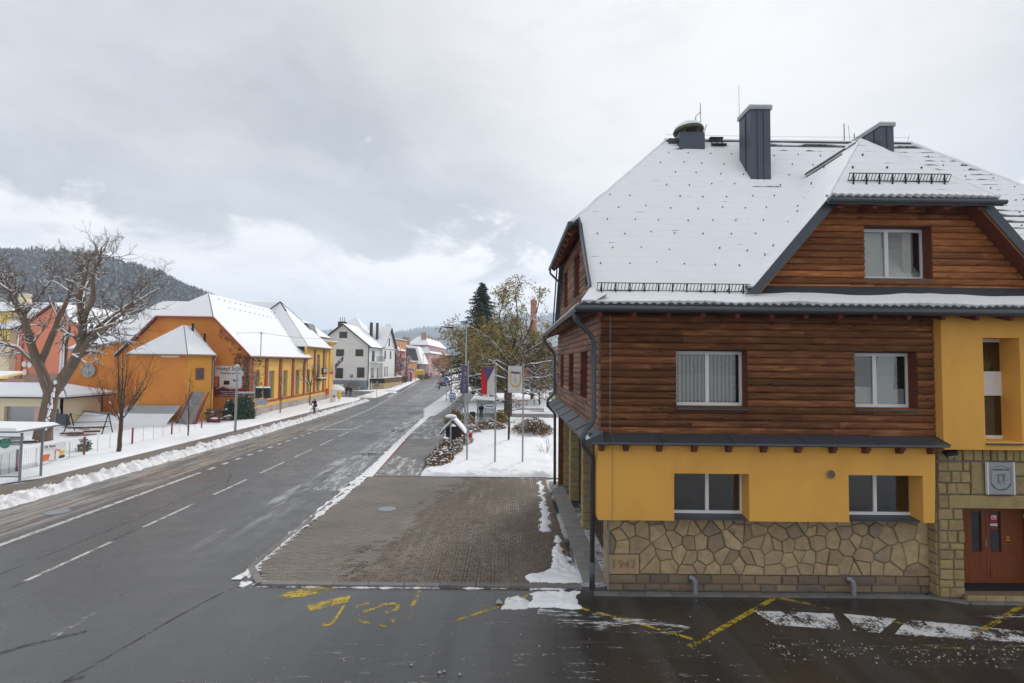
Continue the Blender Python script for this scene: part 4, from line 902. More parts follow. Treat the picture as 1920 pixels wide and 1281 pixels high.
# ridge and hip caps: dark tiles with snow along the top
mb = MB(); mb.tube([(5.95, RY, RZ+.0), (15.45, RY, RZ+.0)], .085, 8); mb.tube([(DXC, 14.8, DZ+.02), (DXC, 17.4, DZ+.02)], .09, 8); mb.build('ridge_tile', 'tile_dark', RO)
mb = MB()
def snowtube(a, b, r, gap=.0, n=40):
    P = []; rr = []
    for i in range(n+1):
        u = i/n; P.append(Vector(a).lerp(Vector(b), u)+Vector((0, 0, .015*noise.noise(Vector((u*9, a[0], 1)))))); rr.append(r*(.9+.35*noise.noise(Vector((u*14, a[1], 2)))))
    mb.tube(P, rr, 8)
snowtube((5.9, RY, RZ+.07), (15.5, RY, RZ+.07), .075); snowtube((5.95, RY, RZ+.05), (1.9, 15.5, 10.5), .06); snowtube((15.45, RY, RZ+.05), (19.5, 15.52, 10.5), .085); snowtube((DXC, 14.75, DZ+.08), (12.62, 12.78, 10.5), .06); snowtube((DXC, 14.75, DZ+.06), (8.2, 12.8, 10.46), .045); snowtube((DXC-.02, 14.8, DZ+.05), (DXC-.02, 15.3, DZ+.06), .08)
mb.build('snow_ridge', 'snow_roof', RO, smooth=True)
# hooks, guards
hk = MB(); hk.loft([[(-.018, -.01, 0), (.018, -.01, 0), (.018, .02, 0), (-.018, .02, 0)], [(-.018, -.03, .10), (.018, -.03, .10), (.018, .015, .10), (-.018, .015, .10)], [(-.03, -.055, .12), (.03, -.055, .12), (.03, .01, .125), (-.03, .01, .125)]]); hm = hk.mesh('snow_hook', 'black')
for r_ in range(11):
    t = .62+r_*.47
    for i in range(26):
        x = 2.45+i*.80+(.4 if r_ % 2 else 0)+rg.uniform(-.09, .09)+t*.12
        z = FL[1]+SL*t
        if x < HX(t)+.25 or x > 21.4-HX(t)-.2 or abs(x-DXC) < (DZ-z)/ds_+.25 or rg.random() < .04: continue
        if t > 1.6 and 8.2 < x < 9.2 and t > 3.4: continue
        inst('snow_hook', hm, RO, PM(x, t+rg.uniform(-.05, .05), .02), 0, (.62, .62, .62))
for x, t in ((9.4, .9), (10.35, .9), (11.3, .9), (10.0, 1.35)): inst('snow_hook', hm, RO, PQ(x, t, .04), 0, (.75, .75, .75))
for k in range(13):
    t = 3.6-k*.25; inst('snow_hook', hm, RO, (DXC-(4-t)+rg.uniform(-.1, .1), 13.75+t*.55+rg.uniform(-.15, .15), 8.16+ds_*t+.05), 0, (.6, .6, .6))
def guard(P, x0, x1, t, n, m):
    g = MB(); up = .20
    lo = Vector(P(0, t, .10)); hi = Vector(P(0, t-.02, .10))+Vector((0, -.04, up))
    for v in (lo, hi): g.bar((x0, v.y, v.z), (x1, v.y, v.z), .018, .02)
    for i in range(n+1):
        x = lerp(x0, x1, i/n); g.bar((x, lo.y, lo.z), (x+.025, hi.y, hi.z), .012, .012)
    for i in range(m):
        x = lerp(x0+.12, x1-.15, i/(m-1)); a = Vector(P(x, t-.10, .02)); g.bar((x, a.y, a.z-.02), (x, hi.y+.01, hi.z), .028, .03); g.bar((x, a.y, a.z), (x, lo.y+.1, lo.z+.05), .03, .03)
    g.build('snow_guard', 'black', RO)
guard(PF, 2.28, 6.28, .62, 44, 11); guard(PQ, 8.93, 11.62, .46, 31, 8)
# bare tile ends along the eaves
te = MB(); te.loft([[(.07*math.cos(a), y, .05*math.sin(a)+z) for a in [i*math.pi/5 for i in range(6)]] for y, z in ((0, 0), (.22, .12))]); tm = te.mesh('roof_tile', 'tile_dark')
for i in range(80): inst('roof_tile', tm, RO, (1.9+i*.22, EV[0]-.005, EV[1]-.0))
for i in range(20): inst('roof_tile', tm, RO, (8.28+i*.22, 12.74, 10.42))
# gutters, verge boards, rafters
mb = MB(); mb.tube([(1.66, 12.66, 7.50), (19.7, 12.66, 7.50)], .075, 10); mb.build('gutter', 'grey_metal', HO)
MB().box(1.72, 12.70, 7.42, 19.6, 12.735, 7.60).build('fascia', 'grey_metal', HO)
mb = MB(); mb.tube([(1.69, 12.64, 7.50), (1.69, 25.5, 7.50)], .07, 10)
for i in range(14): mb.bar((1.62, 13+i*.93, 7.47), (1.76, 13+i*.93, 7.60), .03, .02)
mb.build('gutter', 'grey_metal', HO)
mb = MB(); mb.tube([(1.8, 15.3, 10.40), (1.8, 22.9, 10.40)], .07, 8); mb.box(1.76, 15.36, 10.33, 1.80, 22.84, 10.48); mb.build('gutter', 'grey_metal', HO)
mb = MB(); mb.tube([(8.12, 12.70, 10.36), (12.70, 12.70, 10.36)], .065, 8); mb.box(8.15, 12.72, 10.27, 12.66, 12.76, 10.43); mb.build('gutter', 'grey_metal', HO)
for sg in (1, -1):
    X = lambda x: DXC-sg*(DXC-x)
    mb = MB(); mb.prism([(X(8.30), 12.96, 10.50), (X(6.28), 12.96, 8.10), (X(6.10), 12.96, 7.94), (X(6.46), 12.96, 7.98), (X(8.56), 12.96, 10.40)], (0, .04, 0)); mb.build('verge_board', 'grey_metal', HO)
    mb = MB(); mb.prism([(X(8.52), 13.0, 10.38), (X(6.46), 13.0, 7.99), (X(6.50), 13.0, 7.98), (X(8.56), 13.0, 10.38)], (0, .03, 0)); mb.build('trim', 'soffit', HO); mb = MB(); mb.prism([(X(8.50), 13.031, 10.38), (X(6.44), 13.031, 7.99), (X(6.48), 13.031, 7.98), (X(8.54), 13.031, 10.38)], (0, .43, 0)); mb.build('soffit', 'red_wood', HO)  # wide soffit in dark wood: shade behind the verge put into its colour
MB().prism([(8.2, 12.78, 10.34), (12.6, 12.78, 10.34), (12.3, 13.46, 10.44), (8.5, 13.46, 10.44)], (0, 0, .02)).build('soffit', 'soffit', HO)
for x in (8.55, 9.45, 10.4, 11.3, 12.2): MB().bar((x, 12.85, 10.27), (x, 13.5, 10.34), .14, .13).build('rafter', 'red_wood', HO)
MB().prism([(6.30, 13.13, 7.98), (6.30, 13.43, 8.25), (6.30, 13.43, 8.20), (6.30, 13.13, 7.90)], (8.3, 0, 0)).build('flashing_sheet', 'grey_metal', HO)
mb = MB(); mb.bar((2.14, 13.40, 8.14), (2.12, 15.55, 10.60), .05, .20); mb.build('verge_board', 'grey_metal', HO); mb = MB(); mb.bar((2.14, 24.8, 8.14), (2.12, 22.65, 10.60), .05, .20); mb.build('verge_board', 'grey_metal', HO)
MB().prism([(1.86, 15.5, 10.36), (1.86, 22.7, 10.36), (2.58, 22.0, 10.95), (2.58, 16.2, 10.95)], (0, 0, .02)).build('soffit', 'soffit', HO)
for i in range(9):
    y = 16.0+i*.77; MB().bar((1.88, y, 10.24), (2.56, y, 10.88), .12, .16).build('rafter', 'red_wood', HO)
MB().prism([(1.74, 12.74, 7.44), (19.6, 12.74, 7.44), (19.6, 13.5, 7.86), (1.74, 13.5, 7.86)], (0, 0, .02)).build('soffit', 'red_wood', HO)
MB().prism([(1.74, 12.74, 7.44), (1.74, 25.46, 7.44), (2.46, 25.46, 7.86), (2.46, 12.74, 7.86)], (0, 0, .02)).build('soffit', 'red_wood', HO)
for i in range(19): MB().bar((2.3+i*.88, 12.80, 7.38), (2.3+i*.88, 13.47, 7.56), .11, .14).build('rafter', 'red_wood', HO)
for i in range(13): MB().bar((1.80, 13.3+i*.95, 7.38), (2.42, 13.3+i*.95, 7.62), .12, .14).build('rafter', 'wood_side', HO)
# downpipes
def pipe(path, r=.062):
    mb = MB(); mb.tube(path, r, 10)
    mb.build('downpipe', 'grey_metal', HO, smooth=True)
pipe([(1.72, 13.15, 7.46), (1.72, 13.15, 7.30), (1.80, 13.18, 7.18), (2.14, 13.30, 6.86), (2.22, 13.32, 6.72), (2.23, 13.32, 4.72), (2.17, 13.22, 4.55), (1.98, 13.02, 4.40), (1.90, 12.97, 4.25), (1.92, 12.98, 4.02), (2.08, 13.3, 3.82), (2.24, 13.60, 3.66), (2.27, 13.68, 3.5), (2.27, 13.70, .8)], .066)
pipe([(2.27, 13.70, .82), (2.27, 13.70, .1)], .075)
pipe([(1.72, 25.2, 7.46), (1.72, 25.2, 7.25), (2.2, 25.28, 6.65), (2.28, 25.3, 6.5), (2.28, 25.3, 4.6), (1.95, 25.3, 4.3), (1.92, 25.3, 4.0), (2.3, 25.3, 3.6), (2.32, 25.3, .1)], .07)
pipe([(1.82, 22.8, 10.38), (1.82, 22.8, 10.2), (2.36, 22.9, 9.7), (2.38, 23.4, 8.9)], .05)
# chimneys
def chimney(x0, x1, y0, y1, zb0, zb1, z1, seams_x, seams_y, cap=.05):
    mb = MB(); mb.loft([[(x0, y0, zb0), (x1, y0, zb0), (x1, y1, zb1), (x0, y1, zb1)], [(x0, y0, z1), (x1, y0, z1), (x1, y1, z1), (x0, y1, z1)]])
    for x in seams_x: mb.box(x-.008, y0-.03, zb0, x+.008, y0, z1)
    for y in seams_y: mb.box(x0-.03, y-.008, zb0+(y-y0)*SL, x0, y+.008, z1)
    c = mb.build('chimney', 'chimney_metal', HO)
    mb = MB(); mb.loft([[(x0-cap, y0-cap, z1), (x1+cap, y0-cap, z1), (x1+cap, y1+cap, z1), (x0-cap, y1+cap, z1)], [(x0-cap, y0-cap, z1+.13), (x1+cap, y0-cap, z1+.13), (x1+cap, y1+cap, z1+.13), (x0-cap, y1+cap, z1+.13)]]); mb.build('cap', 'steel', c)
    mb = MB(); mb.box(x0-cap, y0-cap, z1+.13, x1+cap, y1+cap, z1+.165); mb.build('snow_cap', 'snow', c); return c
c1 = chimney(8.34, 9.04, 17.24, 18.1, 12.48, 13.45, 15.06, (8.58, 8.8), (17.6,)); MB().bar((8.25, 17.18, 12.43), (9.12, 17.18, 12.43), .06, .05).build('flashing_sheet', 'grey_metal', c1)
MB().tube([(8.36, 18.1, 13.4), (8.34, 18.1, 16.4)], [.014, .008], 5).build('lightning_rod', 'steel', HO)
chimney(13.77, 14.26, 18.4, 20.9, 13.8, 14.3, 15.08, (14.0,), (18.75, 19.3, 19.8, 20.4))
for p, q in (((13.1, 19.1, 14.7), (13.05, 19.1, 15.45)), ((15.3, 19.1, 14.7), (15.42, 19.1, 15.1))): MB().tube([p, q], .008, 4).build('lightning_rod', 'steel', HO)
# siren with its mushroom hood, aerials and roof hatch
mb = MB(); mb.box(6.33, 18.62, 14.2, 7.28, 19.3, 14.88); SI = mb.build('siren', 'chimney_metal', HO)
mb = MB(); hood = lambda r, z: [(6.78+r*math.cos(k*.3142)+(z-15)*-.06, 18.95+r*math.sin(k*.3142), z+.07*r*math.cos(k*.3142+.15)) for k in range(20)]
mb.loft([hood(.56, 15.02), hood(.57, 15.07), hood(.50, 15.20), hood(.34, 15.31), hood(.14, 15.37), hood(.01, 15.38)], cap=False); mb.loft([hood(.56, 15.02), hood(.40, 15.06), hood(.2, 15.1), hood(.01, 15.1)], cap=False); mb.build('hood', 'ped_bronze', SI, smooth=True)
mb = MB(); mb.loft([hood(.55, 15.095), hood(.50, 15.225), hood(.34, 15.34), hood(.14, 15.40), hood(.01, 15.41)], cap=False); mb.build('snow_cap', 'snow', SI, smooth=True)
mb = MB(); mb.lathe((6.78, 18.95, 14.88), [(.2, 0), (.22, .08), (.15, .16), (.3, .2)], 12)
for a in range(4): mb.bar((6.78+.33*math.cos(a*1.57+.8), 18.95+.33*math.sin(a*1.57+.8), 14.88), (6.78+.42*math.cos(a*1.57+.8), 18.95+.42*math.sin(a*1.57+.8), 15.1), .09, .04)
mb.build('support', 'ped_bronze', SI)
mb = MB(); mb.tube([(7.12, 19.1, 14.9), (7.12, 19.1, 15.72), (7.32, 19.1, 15.92)], .018, 6); mb.tube([(7.31, 19.1, 15.4), (7.30, 19.1, 16.25)], .016, 6); mb.tube([(7.12, 19.1, 15.66), (6.98, 19.1, 15.4)], .008, 4); mb.tube([(7.2, 19.0, 14.92), (7.42, 19.0, 15.12), (7.5, 19.0, 15.36)], .02, 6); mb.build('aerial', 'steel', HO)
mb = MB(); mb.box(7.6, 18.9, 14.78, 8.1, 19.25, 14.84); mb.bar((7.65, 18.85, 14.5), (7.65, 18.95, 14.8), .03, .03); mb.bar((8.05, 18.85, 14.5), (8.05, 18.95, 14.8), .03, .03); mb.bar((7.85, 18.82, 14.5), (7.85, 18.95, 14.8), .03, .03); mb.box(7.6, 18.7, 14.45, 8.15, 18.85, 14.5); mb.build('roof_step', 'black', HO)
MB().box(6.0, 18.85, 14.55, 6.3, 19.0, 14.74).build('roof_step', 'tile_dark', HO)
MB().tube([(5.95, RY, RZ+.28), (10, RY, RZ+.25), (15.4, RY, RZ+.28)], .006, 4).build('lightning_wire', 'steel', HO)

# sign beside the entrance
SG = thing('wall_sign', 'grey town crest sign on the stone wall above the brown entrance door', 'sign', (13.0, 13.42, 2.77))
mb = MB(); mb.box(12.665, 13.37, 2.78, 13.335, 13.415, 3.61); mb.build('panel', 'sign_grey', SG); mb = MB(); mb.box(12.63, 13.36, 2.77, 12.664, 13.42, 3.62); mb.box(13.336, 13.36, 2.77, 13.37, 13.42, 3.62); mb.build('side_rail', 'white_pvc', SG)
text('HASIČSKÝ DŮM', .062, 'lettering', 'sign_print', SG, (13.0, 13.366, 3.42), extrude=.003)
mb = MB(); Sh = [(12.735, 3.45), (12.735, 3.10)]+[(13.0-.265*math.cos(a), 3.10-.20*math.sin(a)) for a in [i*.314 for i in range(1, 10)]]+[(13.265, 3.10), (13.265, 3.45)]
for a, b in zip(Sh, Sh[1:]): mb.bar((a[0], 13.367, a[1]), (b[0], 13.367, b[1]), .006, .010)
for a, b in (((12.72, 3.47), (12.86, 3.49)), ((12.86, 3.49), (13.0, 3.53)), ((13.0, 3.53), (13.14, 3.49)), ((13.14, 3.49), (13.28, 3.47))): mb.bar((a[0], 13.367, a[1]), (b[0], 13.367, b[1]), .006, .01)
for k in range(60):
    a = rg.uniform(0, 6.283); r_ = rg.uniform(.06, .17); x = 13.0+r_*math.cos(a)*.9; z = 3.18+r_*math.sin(a); mb.bar((x, 13.367, z), (x+rg.uniform(-.03, .03), 13.367, z+rg.uniform(-.03, .03)), .005, .008)
for a, b in (((12.93, 3.12), (13.07, 3.12)), ((13.07, 3.12), (13.07, 3.26)), ((13.07, 3.26), (12.93, 3.26)), ((12.93, 3.26), (12.93, 3.12))): mb.bar((a[0], 13.367, a[1]), (b[0], 13.367, b[1]), .006, .01)
mb.build('crest', 'sign_print', SG)
word = 'MĚSTA KAROLINKY'
for i, ch in enumerate(word):
    a = R(205+i*130/(len(word)-1)); x = 13.0+.275*math.cos(a); z = 3.14+.245*math.sin(a)
    if ch != ' ': text(ch, .055, 'lettering', 'sign_print', SG, (x, 13.366, z), (R(90), -(a+R(90)), 0), extrude=.003)
LP = thing('wall_lamp', 'small black floodlight under the corner of the yellow entrance block', 'lamp', (11.62, 13.4, 3.8))
mb = MB(); mb.loft([[(11.5, 13.42, 3.88), (11.86, 13.42, 3.92), (11.86, 13.38, 3.94), (11.5, 13.38, 3.90)], [(11.42, 13.2, 3.76), (11.72, 13.2, 3.80), (11.72, 13.18, 3.90), (11.42, 13.18, 3.87)]]); mb.build('housing', 'black', LP); MB().loft([[(11.47, 13.19, 3.775), (11.70, 13.19, 3.805), (11.84, 13.38, 3.915), (11.54, 13.38, 3.885)], [(11.47, 13.187, 3.770), (11.70, 13.187, 3.800), (11.84, 13.377, 3.91), (11.54, 13.377, 3.88)]]).build('lens', 'hotel_glass', LP)
# ------------------------------------------------------------------ the orange hotel across the road
HT = thing('hotel', 'long orange and ochre hotel with tall windows, red pilasters and snowy roofs across the road', 'hotel', (-27.18, 52.76, 0), .0612)
rg = random.Random(5)
mb = MB(); E = [(0, 0), (0, 6.75), (-3.6, 10.42), (-9.2, 10.42), (-11.35, 8.0), (-17.6, 7.0), (-17.6, 0)]
mb.prism([(x, 0, z) for x, z in E], (0, .3, 0)); mb.build('end_wall', 'orange', HT)
MB().box(-17.65, -.05, 0, -9, -.002, .55).build('plinth', 'concrete', HT); MB().box(-17.6, .3, 0, -17.3, 12, 7).build('wall', 'orange', HT)
TF = TXp(0.002); HW = [(1.2, 2.7, 1.72, 4.92), (5.15, 6.65, 1.70, 4.92), (9.28, 10.75, 1.68, 4.9), (13.44, 14.95, 1.66, 4.9), (17.66, 19.15, 1.64, 4.9), (22.06, 23.57, 1.64, 7.08)]
mb = MB(TF); mb.wall(0, 17.3, .95, 6.78, HW[:4], .28); mb.wall(17.3, 28.3, .95, 8.15, HW[4:], .28); mb.build('facade', 'ochre', HT)
for a, b, c, e in HW:
    mb = MB(TF); k = .45     # flat surround a step proud of the wall
    for q in ((a-k, a, c, e+.35), (b, b+k, c, e+.35), (a, b, e, e+.35)): mb.box(q[0], -.045, q[2], q[1], -.002, q[3])
    mb.build('window_surround', 'ochre', HT)
    window(HT, TF, a, b, c, e, .2, ((a+b)/2,), ((lerp(c, e, .68), .06),), .05, frame='grey_paint', pane='hotel_glass', back=False)
for a, b, zt in ((.05, .95, 6.6), (4.05, 4.72, 6.42), (8.1, 8.75, 6.45), (12.25, 12.88, 6.5), (16.52, 17.1, 6.6), (20.85, 21.42, 7.8), (25.15, 25.75, 7.82)): MB(TF).box(a, -.12, 1.52, b, -.002, zt).build('pilaster', 'red_trim', HT)
MB(TF).box(0, -.07, 1.36, 26.3, -.002, 1.60).build('string_course', 'red_trim', HT); MB(TF).box(-.05, -.09, -.1, 30.2, -.002, .95).build('plinth', 'stone_plinth', HT)
mb = MB(); mb.box(-3, 28.3, 0, .16, 30.2, 8.75); mb.build('corner_pier', 'ochre', HT); mb = MB(); mb.loft([[(-3, 28.2, 8.75), (.2, 28.2, 8.75), (.2, 30.3, 8.75), (-3, 30.3, 8.75)], [(-3, 28.0, 9.2), (.75, 28.0, 9.2), (.75, 30.7, 9.2), (-3, 30.7, 9.2)]]); mb.build('cornice', 'ochre', HT)
mb = MB(); mb.loft([[(-3, 28.0, 9.2), (.75, 28.0, 9.2), (.75, 30.7, 9.2), (-3, 30.7, 9.2)], [(-3, 28.1, 9.45), (.6, 28.1, 9.32), (.6, 30.6, 9.32), (-3, 30.6, 9.45)]]); mb.build('snow_cap', 'snow', HT)
# roofs: tiles below, snow above
def snowroof(parent, polys, tile=.12, sno=.09, smat='snow_roof', name='roof', tmat='tile_dark'):
    a = MB(); b = MB()
    for p in polys:
        a.slab(p, tile); n = (Vector(p[1])-Vector(p[0])).cross(Vector(p[2])-Vector(p[0])).normalized()
        if n.z < 0: n = -n
        c = sum((Vector(q) for q in p), Vector())/len(p); b.slab([tuple(Vector(q)+(c-Vector(q)).normalized()*.05+n*sno) for q in p], sno-.006)
    r = a.build(name, tmat, parent); b.build('snow_cover', smat, r); return r
mr = [(.42, -.4, 6.42), (.42, 18.5, 6.42), (-6.4, 24, 13.5), (-6.4, 4.0, 13.5), (-3.55, -.4, 10.55)]
r = snowroof(HT, [mr, [(-12.8-x, y, z) for x, y, z in mr], [(-3.55, -.42, 10.52), (-9.25, -.42, 10.52), (-6.4, 4.0, 13.5)], [(-11.5, -.35, 8.05), (-17.9, -.35, 6.95), (-14.2, 9, 13.1), (-7.5, 9, 13.1)],
    [(.5, 16.75, 8.05), (-13, 16.75, 8.05), (-12, 22.6, 14.75), (-5.7, 22.6, 14.75)], [(.5, 16.75, 8.05), (.5, 28.4, 8.05), (-5.7, 22.6, 14.75)], [(.5, 28.4, 8.05), (-13, 28.4, 8.05), (-12, 22.6, 14.75), (-5.7, 22.6, 14.75)],
    [(-4.2, 31.3, 10.4), (-4.2, 44, 10.4), (-9, 44, 13.6), (-9, 34, 13.6)], [(-4.2, 31.3, 10.4), (-14, 31.3, 10.4), (-9, 34, 13.6)]])
mb = MB()
for a, b in (((-5.7, 22.6, 14.85), (-4.3, 21.3, 13.4)), ((-5.7, 22.6, 14.85), (.2, 28.2, 8.4)), ((-5.7, 22.6, 14.85), (-6.35, 20.7, 13.55))): mb.tube([a, b], .10, 6)
mb.build('hip_tile', 'tile_dark', r)
for k in range(26): MB().box(-6.4+.6+(k % 2)*.9, 5+k*.66, 13.02-(k % 2)*.93, -6.4+.68+(k % 2)*.9, 5.09+k*.66, 13.1-(k % 2)*.93).build('snow_hook', 'black', r)
MB().box(-14, 31.5, 0, -4.4, 44, 10.4).build('wall', 'cream', HT); MB().prism([(-1.6, 24.8, 9.9), (-3.4, 24.8, 9.9), (-3.4, 24.8, 12.0), (-2.4, 24.8, 11.9)], (0, 3.2, 0)).build('dormer', 'chimney_metal', HT)
mb = MB(); mb.tube([(.5, -.35, 6.50), (.5, 18.6, 6.50)], .09, 6); mb.tube([(.58, 16.8, 8.06), (.58, 28.4, 8.06)], .09, 6); mb.build('gutter', 'brown_wall', HT)
mb = MB(); mb.bar((.35, -.42, 6.45), (-3.6, -.42, 10.52), .1, .16); mb.bar((-3.6, -.42, 10.48), (-9.2, -.42, 10.48), .1, .16); mb.bar((-9.2, -.42, 10.52), (-11.5, -.42, 7.9), .1, .16); mb.build('verge_board', 'red_trim', HT)
mb = MB(); mb.bar((-11.5, -.36, 7.95), (-17.9, -.36, 6.88), .12, .14); mb.build('gutter', 'grey_paint', HT)
mb = MB(); mb.prism([(.45, 16.72, 8.1), (.02, 16.72, 6.6), (.02, 16.72, 8.1)], (0, .3, 0)); mb.build('bracket', 'ochre', HT)
for p in ([(.3, .1, 6.5), (.12, .1, 6.0), (.12, .1, .3)], [(.5, 26.3, 8.0), (.15, 26.2, 7.4), (.15, 26.2, 1.6), (.3, 26.2, 1.2), (.3, 26.2, .1)]): MB().tube(p, .07, 6).build('downpipe', 'brown_wall', HT)
MB().tube([(-6.8, -1.6, 8.6), (-6.8, -1.6, 9.0)], .12, 8).build('vent_pipe', 'black', HT)
for x, z0, z1 in ((-5.2, 8.7, 9.8), (-4.0, 7.5, 8.8)): MB().tube([(x, -1.0, z0), (x, -1.0, z1)], .11, 8).build('flue', 'black', HT)
# polygonal annex in front of the end wall
AX_ = lambda pts, z: [(-v, u, z) for v, u in pts]
fp = [(8.75, -.02), (8.75, -4.0), (3.9, -4.0), (2.6, -2.2), (3.75, -.02)]
mb = MB(); mb.loft([AX_(fp, 0), AX_(fp, 6.6)]); mb.build('annex', 'orange', HT)
M['annex_lit_face'] = mat('lit_orange_plaster', (.76, .34, .05), .9, .05, .8)  # light on the turned corner face is put into its plaster colour
mb = MB(); mb.slab([(-3.88, -4.012, .1), (-2.588, -2.21, .1), (-2.588, -2.21, 6.55), (-3.88, -4.012, 6.55)], .01); mb.build('annex', 'annex_lit_face', HT)
eL, eC, eR, eB, eA, ap0, ap1 = (-9.25, -4.45, 6.55), (-3.7, -4.45, 6.55), (-2.15, -2.35, 6.55), (-3.35, -.05, 6.55), (-9.25, -.05, 6.55), (-5.8, -1.5, 9.55), (-5.8, -.05, 9.55)
r = snowroof(HT, [[eL, eC, ap0], [eC, eR, ap0], [eR, eB, ap1, ap0], [eL, ap0, ap1, eA]], .1, .10)
mb = MB(); mb.tube([eL, eC, eR, eB], .08, 6); mb.build('gutter', 'brown_wall', HT); mb = MB(); mb.tube([(-2.1, -2.3, 6.5), (-2.35, -2.15, 6.1), (-2.5, -2.1, 5.9), (-2.5, -2.1, 3.2)], .07, 6); mb.build('downpipe', 'grey_paint', HT); MB().tube([(-2.5, -2.1, 3.2), (-2.5, -2.1, .2)], .08, 6).build('downpipe', 'yellow_box', HT)
d = Vector((1.3, 1.8, 0)).normalized(); nn = Vector((d.y, -d.x, 0)); c0 = Vector((-3.25, -3.1, 0))+nn*.03
def wb(a, b, z0, z1, o): return [tuple(c0+d*a+nn*o+Vector((0, 0, z0))), tuple(c0+d*b+nn*o+Vector((0, 0, z0))), tuple(c0+d*b+nn*o+Vector((0, 0, z1))), tuple(c0+d*a+nn*o+Vector((0, 0, z1)))]
w = MB().prism(wb(-.38, .38, 4.15, 5.3, 0), nn*.08).build('window', 'red_trim', HT); MB().prism(wb(-.29, .29, 4.25, 5.2, .082), nn*.01).build('pane', 'dark_glass', w)
MB().box(-6.2, -4.3, 6.3, -4.6, -4.02, 6.46).build('vent_grille', 'cream', HT)
# dish, framed notice and ivy on the walls
mb = MB(); mb.loft([[(-15.7+r_*math.cos(k*.524), y, 4.9+r_*math.sin(k*.524)) for k in range(12)] for r_, y in ((.72, -.25), (.6, -.16), (.3, -.1), (.02, -.08))], cap=False); mb.bar((-15.7, -.05, 4.9), (-15.7, -.3, 4.5), .06, .06); mb.bar((-15.7, -.1, 4.3), (-15.7, -.75, 4.9), .04, .04); mb.build('satellite_dish', 'steel', HT)
mb = MB(); mb.box(-17.1, -.07, 2.05, -16.35, -.003, 2.75); f = mb.build('notice_frame', 'black', HT); MB().box(-16.95, -.08, 2.18, -16.5, -.071, 2.62).build('notice', 'white_paint', f)
mb = MB()
for k in range(900):
    if rg.random() < .55: z = rg.uniform(.4, 6.6); x = -rg.random()**2*(.5 if 2.2 < z < 5.7 else 1.3)-.02; p = (x, -.06-rg.random()*.12, z)
    elif rg.random() < .35: t = rg.random()**1.5; p = (-t*3.0, -.08-rg.random()*.1, 6.3+t*3.1-rg.random()**2*1.3)
    else: p = (.06+rg.random()*.12, rg.random()**1.4*3.4, rg.uniform(1.2, 6.5))
    s = rg.uniform(.05, .13); a = Vector((rg.gauss(0, 1), rg.gauss(0, .5), rg.gauss(0, 1))).normalized()*s; b = Vector((rg.gauss(0, 1), rg.gauss(0, .5), rg.gauss(0, 1))).normalized()*s; q = Vector(p)
    mb.poly([tuple(q-a), tuple(q+b), tuple(q+a), tuple(q-b)], rg.randrange(3))
mb.build('ivy', ['ivy', 'leaf_rust', 'leaf_brown'], HT, kind='stuff')
mb = MB()
for k in range(14):
    x = -rg.random()*1.2; P = [(x, -.05, .2)]
    for j in range(8): P.append((P[-1][0]+rg.uniform(-.15, .12), -.06, P[-1][2]+.8))
    P = [(max(q[0], -.38) if 2 < q[2] < 5.8 else q[0], q[1], q[2]) for q in P]; mb.tube(P, [.05-.005*j for j in range(9)], 4)
mb.build('ivy_stem', 'twig', HT)
# hanging signs and boxes on the road side
mb = MB(TF); mb.box(22.4, -.9, 4.1, 24.2, -.65, 5.1); sg_ = mb.build('lit_sign', 'black', HT); MB(TF).box(22.6, -.915, 4.45, 24.0, -.901, 4.95).build('sign_face', 'hotel_glass', sg_)
mb = MB(TF); mb.box(22.0, -.7, 3.2, 24.6, -.01, 3.5); aw = mb.build('awning', 'dark_brown', HT); MB(TF).box(22.0, -.7, 3.5, 24.6, -.05, 3.62).build('snow_cap', 'snow', aw)
MB(TXp(.17)).box(28.5, -.06, 4.05, 30.0, -.002, 4.4).build('name_plate', 'red_paint', HT); MB(TF).box(26.9, -.25, .9, 27.9, -.01, 1.75).build('meter_box', 'red_paint', HT)
# billboard
BB = thing('billboard', 'Hotel Sokol billboard with a bedroom picture on the orange end wall', 'billboard', (-28.94, 52.6, 2.34), .0612)
o = lambda v, z: (-(v-1.98), z-2.34)
def bbp(name, pts, m, k):
    q = [o(*p) for p in pts]; return MB().prism([(x, -.02-.004*k, z) for x, z in q], (0, .004, 0)).build(name, m, BB)
MB().box(-1.57, -.018, 0, 1.57, .03, 3.16).build('panel', 'white_paint', BB)
bbp('print', [(3.55, 2.34), (.41, 2.34), (.41, 3.30), (1.9, 3.05), (2.7, 3.35), (3.55, 3.0)], 'maroon', 1); bbp('print', [(3.55, 3.0), (3.05, 3.3), (3.1, 4.4), (3.55, 4.4)], 'dark_brown', 1)
bbp('print', [(3.35+.19*math.cos(a), 3.85+.62*math.sin(a)) for a in [i*.5236 for i in range(12)]], 'orange_print', 2); bbp('print', [(.41, 3.2), (.82, 3.2), (.82, 4.4), (.41, 4.4)], 'brown_wall', 1)
bbp('print', [(2.65, 3.55), (2.05, 3.55), (2.05, 3.95), (2.6, 3.98)], 'black', 2); bbp('print', [(1.7, 3.92), (1.15, 3.92), (1.15, 4.15), (1.28, 4.05), (1.55, 4.05), (1.7, 4.18)], 'text_dark', 2); bbp('print', [(2.75, 3.5), (2.1, 3.12), (.85, 3.12), (1.5, 3.22), (2.0, 3.4)], 'curtain', 2)
bbp('print', [(2.3, 3.1), (.55, 3.02), (.45, 3.3), (1.0, 3.15)], 'flag_red', 3)
text('Hotel Sokol', .60, 'lettering', 'text_dark', BB, (0, -.03, 2.86), extrude=.004, sx=.98); text('Plzeňská pivnice', .31, 'lettering', 'text_dark', BB, (.0, -.03, 2.40), extrude=.004)
for i, s in enumerate(('Ubytování • Wellness pivnice', '7 druhů piva • bowling', 'tel. 603 454 400 • www.hotelsokol.cz')): text(s, .165, 'lettering', 'text_white', BB, (0, -.045, .50-.19*i), extrude=.003)
